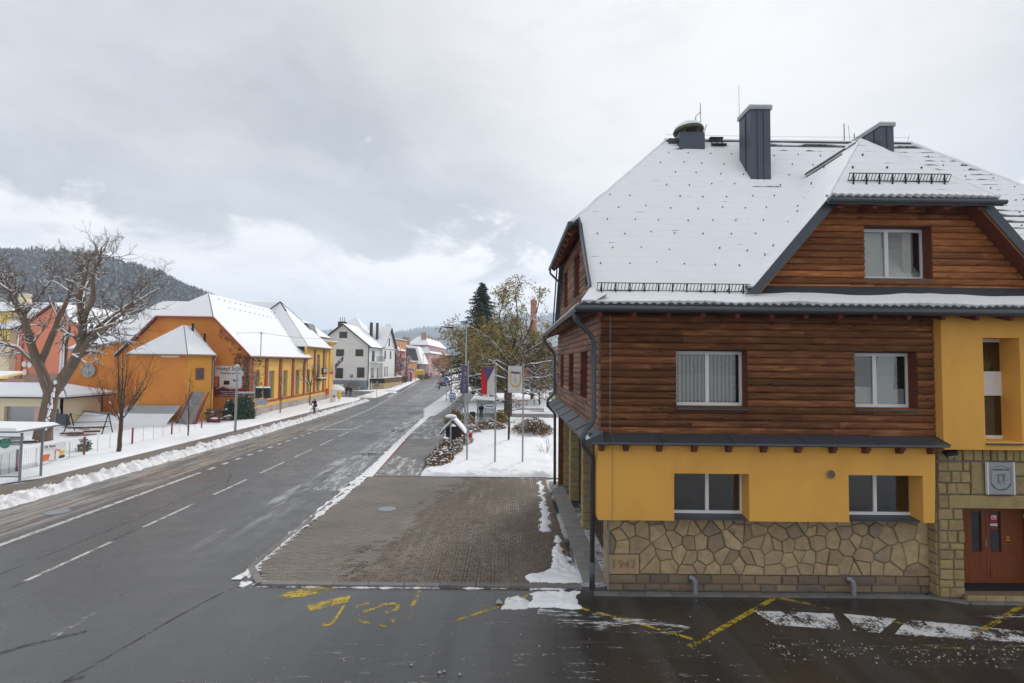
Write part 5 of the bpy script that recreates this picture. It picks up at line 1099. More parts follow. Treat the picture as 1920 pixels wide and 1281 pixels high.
# flags on the far pier of the hotel
FG = thing('hotel_flag', 'small blue and white flag slanting from the far pier of the ochre hotel', 'flag', (-28.8, 83.0, 6.0))
MB().tube([(-28.8, 83.0, 5.4), (-27.2, 83.0, 7.2)], .03, 5).build('staff', 'white_paint', FG)
mb = MB(); mb.loft([[(lerp(-28.6, -27.3, i/6), 83.0+.08*math.sin(i*1.5), lerp(5.6, 7.0, i/6)-k) for i in range(7)] for k in (0, .38, .75)], cap=False, closed=False); mb.build('cloth', 'flag_purple', FG)
mb = MB(); mb.loft([[(lerp(-28.2, -27.6, i/4), 82.95+.08*math.sin(i*1.5), lerp(6.05, 6.65, i/4)-k) for i in range(5)] for k in (.1, .3, .5)], cap=False, closed=False); mb.build('stripe', 'flag_white', FG)
FG2 = thing('hotel_flag', 'small red flag hanging down beside the far pier of the ochre hotel', 'flag', (-28.7, 83.2, 3.6))
MB().tube([(-28.75, 83.2, 3.4), (-28.4, 83.2, 5.6)], .03, 5).build('staff', 'white_paint', FG2); mb = MB(); mb.loft([[(-28.7+.05*i, 83.2+.05*math.sin(i), 5.3-k-.05*i) for i in range(5)] for k in (0, .9, 1.8)], cap=False, closed=False); mb.build('cloth', 'flag_red', FG2)

# ------------------------------------------------------------------ houses at the left edge
def simple_window(parent, T, s0, s1, z0, z1, frame='white_pvc', pane='dark_glass', fw=.09, mull=True):
    w = MB(T).box(s0, -.05, z0, s1, .02, z1).build('window', frame, parent); xs = ((s0, (s0+s1)/2), ((s0+s1)/2, s1)) if mull else ((s0, s1),)
    for a, b in xs: MB(T).box(a+fw*.7, -.06, z0+fw, b-fw*.7, -.051, z1-fw).build('pane', pane, w)
    return w
SA = thing('salmon_house', 'salmon house with brown base and three satellite dishes behind the white garage', 'house', (-67.5, 75, 0))
mb = MB(); mb.prism([(-73, 75, 0), (-62, 75, 0), (-62, 75, 8.9), (-67.5, 75, 14.2), (-73, 75, 10.0)], (0, 14, 0)); mb.build('wall', 'salmon', SA); MB().box(-73.05, 74.9, 0, -61.9, 74.99, 3.8).build('base', 'brown_wall', SA)
snowroof(SA, [[(-67.5, 74.6, 14.3), (-67.5, 89, 14.3), (-61.3, 89, 8.35), (-61.3, 74.6, 8.35)], [(-67.5, 74.6, 14.3), (-67.5, 89, 14.3), (-73.6, 89, 9.7), (-73.6, 74.6, 9.7)]])
MB().tube([(-72, 74.85, 10.2), (-72, 74.85, 2)], .09, 6).build('downpipe', 'red_trim', SA)
mb = MB(); mb.bar((-67.5, 74.55, 14.3), (-61.3, 74.55, 8.3), .1, .2); mb.bar((-67.5, 74.55, 14.3), (-73.6, 74.55, 9.7), .1, .2); mb.build('verge_board', 'dark_red', SA)
for x, z in ((-71.5, 5.2), (-70.7, 5.1), (-71.4, 4.0)):
    mb = MB(); mb.loft([[(x+r_*math.cos(k*.628)*.8, y, z+r_*math.sin(k*.628)) for k in range(10)] for r_, y in ((.45, 74.7), (.3, 74.76), (.05, 74.79))], cap=False); mb.bar((x, 74.98, z), (x, 74.7, z), .06, .06); mb.build('satellite_dish', 'white_paint', SA)
CR = thing('cream_house', 'cream and yellow house at the left edge with a snowy roof', 'house', (-80, 74, 0))
mb = MB(); mb.box(-92, 74, 0, -73.02, 86, 10.2); mb.build('wall', 'cream', CR); MB().box(-92, 73.9, 8.7, -73.05, 73.99, 10.2).build('wall_band', 'lemon', CR); MB().box(-92, 73.86, 8.45, -73.05, 73.99, 8.69).build('cornice', 'red_trim', CR)
snowroof(CR, [[(-92.5, 73.4, 10.3), (-72.2, 73.4, 10.3), (-69.2, 80, 14.9), (-92.5, 80, 14.9)], [(-92.5, 86.6, 10.3), (-72.2, 86.6, 10.3), (-69.2, 80, 14.9), (-92.5, 80, 14.9)]])
MB().box(-80.2, 74.6, 11.2, -74.4, 77.5, 12.9).build('dormer', 'lemon', CR); snowroof(CR, [[(-80.6, 74.2, 12.9), (-74, 74.2, 12.9), (-74, 78, 13.7), (-80.6, 78, 13.7)]]); MB().box(-77, 79, 13.5, -75.8, 80, 16.2).build('chimney', 'cream', CR)
for x in (-79, -76.3): simple_window(CR, TY(74), x, x+1.1, 4.0, 5.6)
simple_window(CR, TY(74), -75.9, -74.9, 3.8, 5.2)
GA = thing('garage', 'low white garage with grey shutter and thick snow roof behind the big bare tree', 'garage', (-46, 46, 0))
mb = MB(TY(45.6)); mb.wall(-52, -39.95, 0, 2.75, ((-45.2, -42.5, .05, 1.75), (-49.6, -46.6, .05, 1.9)), .35); mb.build('wall', 'cream', GA); MB().box(-40.25, 45.6, 0, -39.95, 50, 2.75).build('wall', 'cream', GA); MB().box(-52, 49.8, 0, -39.95, 50, 2.75).build('wall', 'cream', GA)
sh = MB().box(-45.2, 45.9, .05, -42.5, 45.95, 1.75).build('shutter', 'steel', GA)
for i in range(11): MB().box(-45.2, 45.87, .07+i*.153, -42.5, 45.898, .20+i*.153).build('slat', 'steel', sh)
MB().box(-49.6, 45.9, .05, -46.6, 45.95, 1.9).build('door', 'steel', GA); MB().prism([(-42.45, 45.58, .3), (-41.9, 45.58, .3), (-41.9, 45.58, 1.5), (-42.1, 45.58, 1.75), (-42.45, 45.58, 1.8)], (0, -.03, 0)).build('brick_trim', 'pink', GA)
w = MB().prism([(-40.75, 45.57, .9)]+[(-40.45+.3*math.cos(a), 45.57, 1.45+.35*math.sin(a)) for a in [R(180-i*30) for i in range(7)]]+[(-40.15, 45.57, .9)], (0, -.04, 0)).build('window', 'white_pvc', GA)
MB().box(-40.66, 45.50, 1.0, -40.48, 45.528, 1.6).build('pane', 'dark_glass', w); MB().box(-40.42, 45.50, 1.0, -40.24, 45.528, 1.6).build('pane', 'dark_glass', w)
snowroof(GA, [[(-53, 44.9, 2.65), (-39.1, 44.9, 2.65), (-42, 47.7, 3.6), (-50, 47.7, 3.6)], [(-39.1, 44.9, 2.65), (-39.1, 50.6, 2.65), (-42, 47.7, 3.6)], [(-53, 50.6, 2.65), (-39.1, 50.6, 2.65), (-42, 47.7, 3.6), (-50, 47.7, 3.6)]], .12, .22, 'snow', tmat='dark_brown')
SH = thing('shed', 'small yellow shed roof peeping over the garage at the left edge', 'shed', (-60, 56, 0))
MB().box(-66, 56, 0, -57.3, 60, 3.6).build('wall', 'brown_wall', SH); snowroof(SH, [[(-66, 55.4, 3.7), (-56.8, 55.4, 3.7), (-57.5, 60, 4.4), (-66, 60, 4.4)]], .2, .15, tmat='lemon')

# ------------------------------------------------------------------ white house and the street beyond
WH = thing('white_house', 'large white house with dark windows, grey base and snowy gabled roofs beyond the hotel', 'house', (-36.4, 110, 0))
mb = MB(); mb.prism([(-42, 110, 0), (-30.83, 110, 0), (-30.83, 110, 9.6), (-36.4, 110, 14.05), (-42, 110, 9.6)], (0, 24, 0)); mb.build('wall', 'white_wall', WH)
mb = MB(); mb.prism([(-30.2, 120.5, 0), (-30.2, 133, 0), (-30.2, 133, 9.7), (-30.2, 126.8, 14.6), (-30.2, 120.5, 9.7)], (-7, 0, 0)); mb.build('wing', 'white_wall', WH)
MB().box(-42, 109.88, 0, -30.7, 109.99, 2.0).build('base', 'grey_paint', WH)
snowroof(WH, [[(-36.4, 109.5, 14.3), (-36.4, 136, 14.3), (-30.1, 136, 9.25), (-30.1, 109.5, 9.25)], [(-36.4, 109.5, 14.3), (-36.4, 136, 14.3), (-42.6, 136, 9.25), (-42.6, 109.5, 9.25)],
   [(-29.6, 126.8, 14.85), (-37, 126.8, 14.85), (-37, 120, 9.5), (-29.6, 120, 9.5)], [(-29.6, 126.8, 14.85), (-37, 126.8, 14.85), (-37, 133.6, 9.5), (-29.6, 133.6, 9.5)], [(-44, 118, 11.5), (-33.5, 118, 12), (-38, 124, 17.0)], [(-33.5, 118, 12), (-33.5, 130, 12), (-38, 124, 17.0)]], .14, .12)
mb = MB(); mb.bar((-36.4, 109.45, 14.25), (-30.0, 109.45, 9.15), .1, .22); mb.bar((-36.4, 109.45, 14.25), (-42.6, 109.45, 9.25), .1, .22); mb.build('verge_board', 'black', WH)
for x, y, w_, zb, zt in ((-38.9, 114, 1.7, 12, 15.1), (-33.9, 122, .5, 12, 15.6), (-32.4, 122, .4, 11.5, 15.5), (-32.6, 131, 1.7, 12.5, 14.9)):
    c = MB().box(x, y, zb, x+w_, y+1, zt).build('chimney', 'dark_brown', WH)
    if w_ > 1:
        for i in range(3): MB().tube([(x+.35+i*.5, y+.5, zt), (x+.35+i*.5, y+.5, zt+1.0)], .1, 6).build('flue', 'steel', c)
TYW = TY(110)
for a, b, c, e in ((-37.15, -35.45, 11.15, 12.55), (-37.75, -36.05, 7.2, 8.7), (-33.55, -31.85, 7.25, 8.75), (-37.75, -36.15, 2.4, 4.65), (-33.1, -31.5, 2.6, 4.8)): simple_window(WH, TYW, a, b, c, e, 'black', 'dark_glass', .12)
TXW = TXp(-30.83)
for a, b, c, e in ((113.2, 115.4, 6.2, 8.5), (112.6, 115, 2.3, 4.7), (117.8, 118.8, 2.3, 4.7)): simple_window(WH, TXW, a, b, c, e, 'black', 'dark_glass', .12)
for a, b, c, e in ((122, 123.3, 6.8, 8.8), (127.5, 128.8, 6.8, 8.8), (122.3, 123.2, 2.6, 4.9), (124.6, 125.4, 2.6, 4.9), (126, 127.2, 10, 12)): simple_window(WH, TXp(-30.2), a, b, c, e, 'black', 'dark_glass', .12, False)
bc = MB().box(-30.8, 111.8, 5.85, -29.4, 119.5, 6.1).build('balcony', 'white_wall', WH); mb = MB()
for y in [111.9+.25*i for i in range(31)]: mb.bar((-29.45, y, 6.1), (-29.45, y, 7.3), .03, .03)
for z in (6.2, 7.3): mb.bar((-29.45, 111.85, z), (-29.45, 119.5, z), .05, .05); mb.bar((-29.45, 111.85, z), (-30.8, 111.85, z), .05, .05)
mb.build('railing', 'grey_paint', bc)
for p in ([(-30.75, 110.1, 9.3), (-30.65, 109.85, 8.8), (-30.65, 109.85, .5)], [(-29.5, 133, 9.4), (-30.1, 133.1, 8.6), (-30.1, 133.1, .5)]): MB().tube(p, .12, 6).build('downpipe', 'black', WH)
for i in range(7): MB().box(-34.2+.04*i, 108.6-i*.28, 0, -31.9, 108.88-i*.28, 1.25-i*.17).build('step', 'concrete', WH)
MB().box(-34.7, 106.4, 0, -34.25, 109.9, 1.6).build('stair_wall', 'concrete', WH)
TR = thing('terrace_wall', 'yellow stone terrace wall with black railing beside the white house', 'wall', (-29, 120, 0))
mb = MB(); mb.prism([(-31.8, 111, 0), (-28.2, 114, 0), (-27.2, 128, 0), (-31, 140, 0)], (0, 0, 1.25)); mb.build('wall', 'sandstone', TR); mb = MB(); mb.loft([[(-31.7, 111.0, z), (-28.2, 114, z), (-27.2, 128, z), (-31, 140, z), (-31, 139, z), (-27.4, 128, z), (-28.4, 114.3, z), (-31.7, 111.4, z)] for z in (1.27, 2.35)]); mb.build('railing', 'black', TR)
mb = MB(); mb.loft([[(-31.8, 110.9, z), (-28.1, 113.9, z), (-27.1, 128, z), (-31, 140.2, z), (-31, 139, z), (-27.6, 128, z), (-28.6, 114.5, z), (-31.7, 111.6, z)] for z in (2.36, 2.5)]); mb.build('snow_cap', 'snow', TR)
for i in range(13): MB().box(-28.1+.07*i, 114.3+i*1.0, 1.3, -28.02+.07*i, 114.7+i*1.0, 2.1).build('slat', 'soffit', TR)
LW = thing('low_wall', 'low snow-topped wall in front of the grey base of the white house', 'wall', (-38, 106, 0)); MB().box(-44, 105.6, 0, -34.8, 106, .9).build('wall', 'concrete', LW); MB().box(-44, 105.5, .9, -34.8, 106.3, 1.25).build('snow_cap', 'snow', LW); MB().box(-40.6, 105.5, 1.26, -39.0, 105.6, 1.8).build('blue_plate', 'blue_paint', LW)
MB().lathe((-34.5, 100.5, 0), [(2.6, 0), (2.2, .5), (1.4, 1.0), (.6, 1.35), (.05, 1.5)], 14).build('snow_heap', 'snow_dirty', smooth=True, kind='structure')

def block(name, label, cat, x0, x1, y0, y1, z, m, roofz=0, hip=0., rows=(), cols=0, base=None, extra=None):
    t = thing(name, label, cat, ((x0+x1)/2, y0, 0)); MB().box(x0, y0, 0, x1, y1, z).build('wall', m, t)
    xm = (x0+x1)/2
    if roofz: snowroof(t, [[(x1+.5, y0-.5, z-.1), (x1+.5, y1, z-.1), (xm, y1-hip, roofz), (xm, y0+hip, roofz)], [(x0-.5, y0-.5, z-.1), (x0-.5, y1, z-.1), (xm, y1-hip, roofz), (xm, y0+hip, roofz)], [(x0-.5, y0-.5, z-.1), (x1+.5, y0-.5, z-.1), (xm, y0+hip, roofz)]], .15, .14)
    else: snowroof(t, [[(x0-.4, y0-.4, z+.05), (x1+.4, y0-.4, z+.05), (x1+.4, y1, z+.2), (x0-.4, y1, z+.2)]], .15, .2)
    for zr in rows:
        for i in range(cols):
            y = lerp(y0+1.5, y1-1.5, (i+.5)/cols); simple_window(t, TXp(x1), y-.6, y+.6, zr, zr+1.6, 'white_pvc')
    return t
t = block('apartment_block', 'orange flat-roofed block behind the white house', 'building', -50, -36.5, 153, 178, 13.3, 'orange_far', rows=(11, 7.5), cols=6)
t = block('villa', 'red and pink villa with pale bay beside the white house', 'house', -44, -34.3, 141, 166, 9.6, 'pink_dark', 12.2, 5, rows=(6, 2.4), cols=4)
MB().box(-34.3, 146, 0, -33.7, 149, 11.5).build('bay', 'cream', t); MB().box(-44, 140.9, 0, -34.2, 140.99, 2.6).build('base', 'brown_wall', t)
t = block('annex_house', 'low orange annex in front of the dark-roofed house', 'house', -38, -33.6, 168, 184, 6.0, 'orange_far', rows=(2.4,), cols=3)
t = thing('slant_roof_house', 'house with a steep snowy slanted roof and black skylights down the street', 'house', (-36, 186, 0)); MB().box(-41, 186, 0, -33.0, 200, 5.5).build('wall', 'grey_paint', t)
snowroof(t, [[(-42, 185, 5.5), (-32, 185, 5.3), (-35, 190, 12), (-42, 190, 13)], [(-32, 185, 5.3), (-32, 201, 5.3), (-35, 198, 12), (-35, 190, 12)]], .15, .15); sk = MB().slab([(-38.0, 185.8, 6.7), (-33.4, 185.8, 6.4), (-35.2, 189.0, 10.9), (-38.5, 189.0, 11.1)], .1)
sk.v = [(x, y-.35, z+.3) for x, y, z in sk.v]; sk.build('skylight', 'dark_glass', t)
for x in (-37.3, -35.9, -34.6): simple_window(t, TY(186), x, x+1, 2.5, 4.6, 'white_pvc')
t = thing('pink_house', 'long pink house with hipped mansard roof and two big chimneys down the street', 'house', (-41, 222, 0)); MB().box(-46, 222, 0, -35.3, 285, 10.2).build('wall', 'pink', t); MB().box(-44.5, 223.5, 10.2, -36.5, 284, 13.6).build('upper_wall', 'pink', t)
snowroof(t, [[(-47, 221, 10), (-34.6, 221, 10), (-36.2, 223.4, 13.3), (-45, 223.4, 11)], [(-34.4, 221, 10), (-34.4, 286, 10), (-35.6, 286, 11.0), (-35.6, 223, 11.0)], [(-45.5, 222.5, 13.6), (-35.6, 222.5, 13.6), (-39, 230, 17.6), (-42, 230, 17.6)], [(-35.6, 222.5, 13.6), (-35.6, 285, 13.6), (-39, 280, 17.6), (-39, 230, 17.6)]], .15, .15)
for i in range(13):
    y = 226+i*4.6
    for z in (2.6, 6.6, 11): simple_window(t, TXp(-35.3 if z < 10 else -36.5), y, y+1.4, z, z+1.7, 'white_pvc')
for x in (-40.6, -39.2): simple_window(t, TY(223.5 if 0 else 222), x, x+.9, 6.6, 8.2, 'white_pvc')
MB().box(-46.6, 219, 8, -43.6, 221, 17).build('chimney', 'brown_wall', t); MB().box(-39.8, 227, 15, -37.6, 228.5, 19.5).build('chimney', 'brown_wall', t)
for i in range(4): MB().box(-39.6, 238+i*11, 16.5, -38.2, 240+i*11, 18.6).build('chimney', 'brown_wall', t)
for i, (x0, x1, y0, y1, z, m, rz, lab) in enumerate(((-62, -52, 300, 340, 9, 'cream', 14, 'pale house where the street bends out of sight'), (14, 30, 128, 150, 8, 'brown_wall', 13, 'brown house behind the park trees on the right'), (-2, 9, 178, 196, 9, 'salmon', 13, 'reddish works building at the foot of the brick chimney'))):
    block('far_house', lab, 'house', x0, x1, y0, y1, z, m, rz, 4, (2.5, 5.5), 4)
# ------------------------------------------------------------------ flagpoles, lamps, signs, shelters
PGRP = 'flagpoles on the snowy lawn'
def flagpole(x, y, h, label):
    t = thing('flagpole', label, 'flagpole', (x, y, 0), 0, PGRP)
    MB().tube([(x, y, 0), (x, y, h*.5), (x, y, h)], [.055, .05, .036], 10).build('pole', 'steel', t); MB().lathe((x, y, h), [(.04, 0), (.06, .03), (.05, .08), (.005, .1)], 8).build('finial', 'steel', t)
    MB().lathe((x, y, .0), [(.11, 0), (.11, .16), (.06, .2)], 10).build('base', 'steel', t); return t
flagpole(-2.53, 31.1, 6.1, 'grey flagpole carrying the purple banner, leftmost of the three flagpoles'); flagpole(-.80, 30.4, 5.95, 'grey flagpole carrying the red, white and blue flag'); flagpole(.86, 30.7, 5.98, 'grey flagpole carrying the white town banner, nearest the timber house')
def banner(name, label, px, py, ang, w, h, ztop, base_m, shapes):
    'hanging cloth with soft folds; shapes are flat prints in (0..1, 0..1) with y down'
    t = thing(name, label, 'flag', (px, py, ztop-h))
    ca, sa = math.cos(ang), math.sin(ang)
    def P(u, v, off=0): 
        s = u*w+.07; fold = .035*math.sin(u*7+v*3)*(.3+v)+.02*math.sin(u*15-v*5)+off
        return (px-ca*s+sa*fold, py-sa*s-ca*fold, ztop-v*h-.015*math.sin(u*6))
    MB().tube([(px, py, ztop+.01), (px-ca*(w+.1), py-sa*(w+.1), ztop+.01)], .014, 6).build('cross_bar', 'steel', t)
    N, K = 14, 20
    def patch_(name, m, cells, off):
        mb = MB(); 
        for f in cells: mb.poly([P(u, v, off) for u, v in f])
        mb.build(name, m, t)
    grid = lambda u0, v0, u1, v1, n, k: [[(lerp(u0, u1, i/n), lerp(v0, v1, j/k)), (lerp(u0, u1, (i+1)/n), lerp(v0, v1, j/k)), (lerp(u0, u1, (i+1)/n), lerp(v0, v1, (j+1)/k)), (lerp(u0, u1, i/n), lerp(v0, v1, (j+1)/k))] for i in range(n) for j in range(k)]
    for nm, m, c, o_ in shapes(grid): patch_(nm, m, c, o_)
    return t
# u runs from the pole (0) outwards to the left (1)
def czech(grid):
    n = 16; red = []; white = []; blue = []
    for i in range(n):
        v0, v1 = i/n, (i+1)/n; ap = .52
        lo = lambda v: (1-.0)-(1-.545)*min(1, v/ap); hi = lambda v: .545*min(1, v/ap)
        if v0 < ap: blue.append([(hi(v0), v0), (lo(v0), v0), (lo(v1), v1), (hi(v1), v1)])
        for q in range(4):
            white.append([(hi(v0)*q/4, v0), (hi(v0)*(q+1)/4, v0), (hi(v1)*(q+1)/4, v1), (hi(v1)*q/4, v1)])
            red.append([(lerp(lo(v0), 1, q/4), v0), (lerp(lo(v0), 1, (q+1)/4), v0), (lerp(lo(v1), 1, (q+1)/4), v1), (lerp(lo(v1), 1, q/4), v1)])
    return [('blue_wedge', 'flag_purple', blue, 0), ('red_band', 'flag_red', red, 0), ('white_band', 'flag_white', white, 0)]
banner('national_flag', 'hanging national flag, red and white with a dark blue wedge at the top', -.80, 30.4, 0, .82, 1.68, 5.86, 'flag_white', czech)
def crest(grid):
    U = []; n = 16
    ring = lambda k: [(.48+.40*k*math.cos(a)*(1), .56+.24*k*math.sin(a)) for a in [math.pi*i/n for i in range(n+1)]]
    o, i_ = ring(1), ring(.76); U += [[o[i], o[i+1], i_[i+1], i_[i]] for i in range(n)]
    for s in (1, -1): U += [[(.48+s*.40, lerp(.22, .56, j/4)), (.48+s*.40, lerp(.22, .56, (j+1)/4)), (.48+s*.304, lerp(.22, .56, (j+1)/4)), (.48+s*.304, lerp(.22, .56, j/4))] for j in range(4)]
    em = []; rg = random.Random(4)
    for k in range(70):
        a = rg.uniform(0, 6.283); r_ = rg.random()**.7; c = (.48+.19*r_*math.cos(a), .51+.155*r_*math.sin(a)); em.append([(c[0]+rg.uniform(-.035, .035), c[1]+rg.uniform(-.022, .022)) for q in range(3)])
    roof = [[(.85, .195), (.70, .18), (.70, .19), (.85, .205)], [(.70, .18), (.48, .15), (.48, .16), (.70, .19)], [(.48, .15), (.26, .18), (.26, .19), (.48, .16)], [(.26, .18), (.11, .195), (.11, .205), (.26, .19)]]
    return [('cloth', 'flag_white', grid(0, 0, 1, 1, 12, 14), 0), ('shield_border', 'flag_yellow', U, .008), ('purple_bar', 'flag_purple', grid(.185, .215, .775, .285, 6, 1), .008), ('emblem', 'flag_grey', em, .008), ('outline', 'flag_yellow', roof, .008)]
banner('town_banner', 'white town banner with a yellow bordered shield and grey emblem', .86, 30.7, 0, .86, 1.62, 5.92, 'flag_white', crest)
def purple(grid):
    rg = random.Random(8); sp = [[(.4+rg.uniform(-.25, .25)+a*.03, .12+.045*k+b*.012) for a, b in ((0, -1), (1, 0), (0, 1), (-1, 0))] for k in range(17)]
    return [('cloth', 'flag_purple', grid(0, 0, 1, 1, 10, 14), 0), ('print', 'flag_white', sp, .01)]
banner('purple_banner', 'narrow purple banner seen nearly edge on, on the left flagpole', -2.53, 31.1, R(62), .75, 1.72, 5.95, 'flag_purple', purple)

def street_lamp(x, y, h, arm, label):
    t = thing('street_lamp', label, 'street lamp', (x, y, 0), 0, 'street lamps along the road')
    MB().tube([(x, y, 0), (x, y, h*.45), (x, y, h*.46), (x, y, h)], [.10, .095, .07, .055], 12).build('pole', 'steel', t); MB().tube([(x, y, h-.1), (x-.1, y, h), (x-arm, y, h+.02)], .045, 8).build('arm', 'steel', t)
    hd = MB().loft([[(x-arm+.05, y-.13, h-.02), (x-arm+.05, y+.13, h-.02), (x-arm+.05, y+.13, h+.12), (x-arm+.05, y-.13, h+.12)], [(x-arm-.95, y-.09, h+.08), (x-arm-.95, y+.09, h+.08), (x-arm-.95, y+.09, h+.14), (x-arm-.95, y-.09, h+.14)]]).build('lamp_head', 'black', t)
    MB().loft([[(x-arm, y-.10, h+.125), (x-arm, y+.10, h+.125), (x-arm, y+.07, h+.19), (x-arm, y-.07, h+.19)], [(x-arm-.45, y-.08, h+.145), (x-arm-.45, y+.08, h+.145), (x-arm-.45, y+.05, h+.19), (x-arm-.45, y-.05, h+.19)]]).build('snow_cap', 'snow', hd)
street_lamp(-3.62, 42, 8.95, 1.15, 'tall grey street lamp rising behind the left flagpole and the hedge')
street_lamp(-8.6, 75, 9.5, 1.2, 'grey street lamp half hidden in the snowy tree beyond the bus stop'); street_lamp(-9.6, 118, 9.3, 1.2, 'distant street lamp on the right of the road beyond the trees')
for x, y, h, lab in ((-28.2, 138, 10, 'dark lamp post standing at the end of the terrace wall'), (-27.0, 158, 8.4, 'slim grey post on the snowy verge before the slanted roof house'), (-29.2, 158, 6.6, 'shorter slim post beside the advert stand on the far verge')):
    t = thing('street_post', lab, 'post', (x, y, 0)); MB().tube([(x, y, 0), (x, y, h)], [.14 if h > 9 else .07, .10 if h > 9 else .06], 8).build('pole', 'cloth_navy' if h > 9 else 'steel', t); MB().lathe((x, y, h), [(.16, 0), (.2, .12), (.05, .25)], 8).build('cap', 'black', t)
# gabled notice post, cap light, hydrant
KO = thing('notice_shelter', 'dark wooden notice post with steep snow-covered gable roof in the hedge', 'notice board', (-3.72, 34.4, 0))
MB().box(-3.86, 34.3, 0, -3.58, 34.6, 1.7).build('post', 'dark_brown', KO); bd = MB().box(-4.25, 34.35, 1.05, -3.2, 34.5, 1.75).build('board', 'dark_brown', KO)
r_ = MB()
for s in (1, -1): r_.slab([(-3.72, 33.75, 2.22), (-3.72, 35.0, 2.22), (-3.72+s*.82, 35.0, 1.36), (-3.72+s*.82, 33.75, 1.36)], .06)
rf = r_.build('roof', 'dark_brown', KO)
for k in range(7): 
    for s in (1, -1): MB().bar((-3.72+s*.03, 33.74+.2*k, 2.14), (-3.72+s*.80, 33.74+.2*k, 1.31), .05, .07).build('rafter', 'dark_brown', rf)
for s in (1, -1): MB().loft([[(-3.72+s*a, y, lerp(2.25, 1.38, a/.83)+b) for a, b in ((0, .02), (.30, .02), (.55, .02), (.86, .0), (.88, .10), (.6, .20), (.3, .20), (0, .20))] for y in (33.72, 34.2, 34.6, 35.02)]).build('snow_cover', 'snow', rf)
CL = thing('path_light', 'slim grey post with a round snow-capped disc in front of the notice post', 'light', (-3.80, 33.3, 0))
MB().tube([(-3.80, 33.3, 0), (-3.80, 33.3, 2.45)], .05, 10).build('pole', 'steel', CL); MB().lathe((-3.80, 33.3, 2.42), [(.05, 0), (.30, .02), (.36, .06), (.34, .09)], 16).build('disc', 'steel', CL); MB().lathe((-3.80, 33.3, 2.515), [(.35, 0), (.38, .05), (.33, .12), (.18, .16), (.01, .17)], 16).build('snow_cap', 'snow', CL, smooth=True)
HY = thing('hydrant', 'red fire hydrant with a white cap on the snowy lawn beside the lamp post', 'hydrant', (-2.83, 37.9, 0))
MB().lathe((-2.83, 37.9, 0), [(.14, 0), (.14, .08), (.105, .1), (.105, .78), (.14, .8), (.14, .86), (.1, .9)], 12).build('body', 'red_paint', HY); MB().lathe((-2.83, 37.9, .9), [(.11, 0), (.12, .05), (.08, .13), (.01, .16)], 12).build('cap', 'white_paint', HY)
MB().tube([(-2.97, 37.9, .68), (-2.69, 37.9, .68)], .05, 8).build('outlet', 'red_paint', HY)
# bus stop
BS = thing('bus_shelter', 'small glass bus shelter with snow on its flat roof behind the hedge', 'bus shelter', (-2.4, 52.6, 0))
for x in (-3.25, -1.45):
    for y in (52.1, 53.5): MB().tube([(x, y, 0), (x, y, 2.25)], .04, 8).build('post', 'steel', BS)
mb = MB(); mb.loft([[(-3.45, 51.7, 2.28), (-1.3, 51.7, 2.14), (-1.3, 53.9, 2.18), (-3.45, 53.9, 2.32)], [(-3.45, 51.7, 2.36), (-1.3, 51.7, 2.22), (-1.3, 53.9, 2.26), (-3.45, 53.9, 2.40)]]); rf = mb.build('roof', 'steel', BS)
mb = MB(); mb.loft([[(-3.42, 51.74, 2.37), (-1.33, 51.74, 2.23), (-1.33, 53.86, 2.27), (-3.42, 53.86, 2.41)], [(-3.3, 51.8, 2.56), (-1.4, 51.8, 2.42), (-1.4, 53.8, 2.46), (-3.3, 53.8, 2.60)]]); mb.build('snow_cover', 'snow', rf)
for q in ((-3.2, 53.48, -1.5, 53.5), (-3.27, 52.15, -3.25, 53.45), (-1.45, 52.15, -1.43, 53.45), (-2.6, 52.10, -1.5, 52.12)): MB().box(q[0], q[1], .15, q[2], q[3], 2.0).build('glass_panel', 'glass', BS)
for z in (1.98,): MB().bar((-3.2, 52.1, z), (-1.45, 52.1, z), .05, .06).build('rail', 'steel', BS)
pl = MB(); pl.loft([[(-2.0+.36*math.cos(a)+(.18 if math.cos(a) > 0 else -.18), y, 1.62+.20*math.sin(a)) for a in [i*.3927+.196 for i in range(16)]] for y in (52.05, 52.08)]); pl.build('name_plate', 'white_paint', BS); MB().box(-2.4, 52.04, 1.57, -1.6, 52.048, 1.67).build('plate_print', 'blue_paint', BS)
MB().box(-3.1, 53.0, .42, -1.6, 53.4, .47).build('bench', 'brown_wall', BS)
BN = thing('litter_bin', 'dark litter bin between the hedge and the bus shelter', 'bin', (-3.75, 52.4, 0)); MB().lathe((-3.75, 52.4, 0), [(.24, .15), (.28, .2), (.28, .95), (.30, .97), (.28, 1.0), (.2, 1.02)], 12).build('body', 'dark_brown', BN); MB().tube([(-3.75, 52.4, 0), (-3.75, 52.4, .2)], .05, 6).build('foot', 'steel', BN)
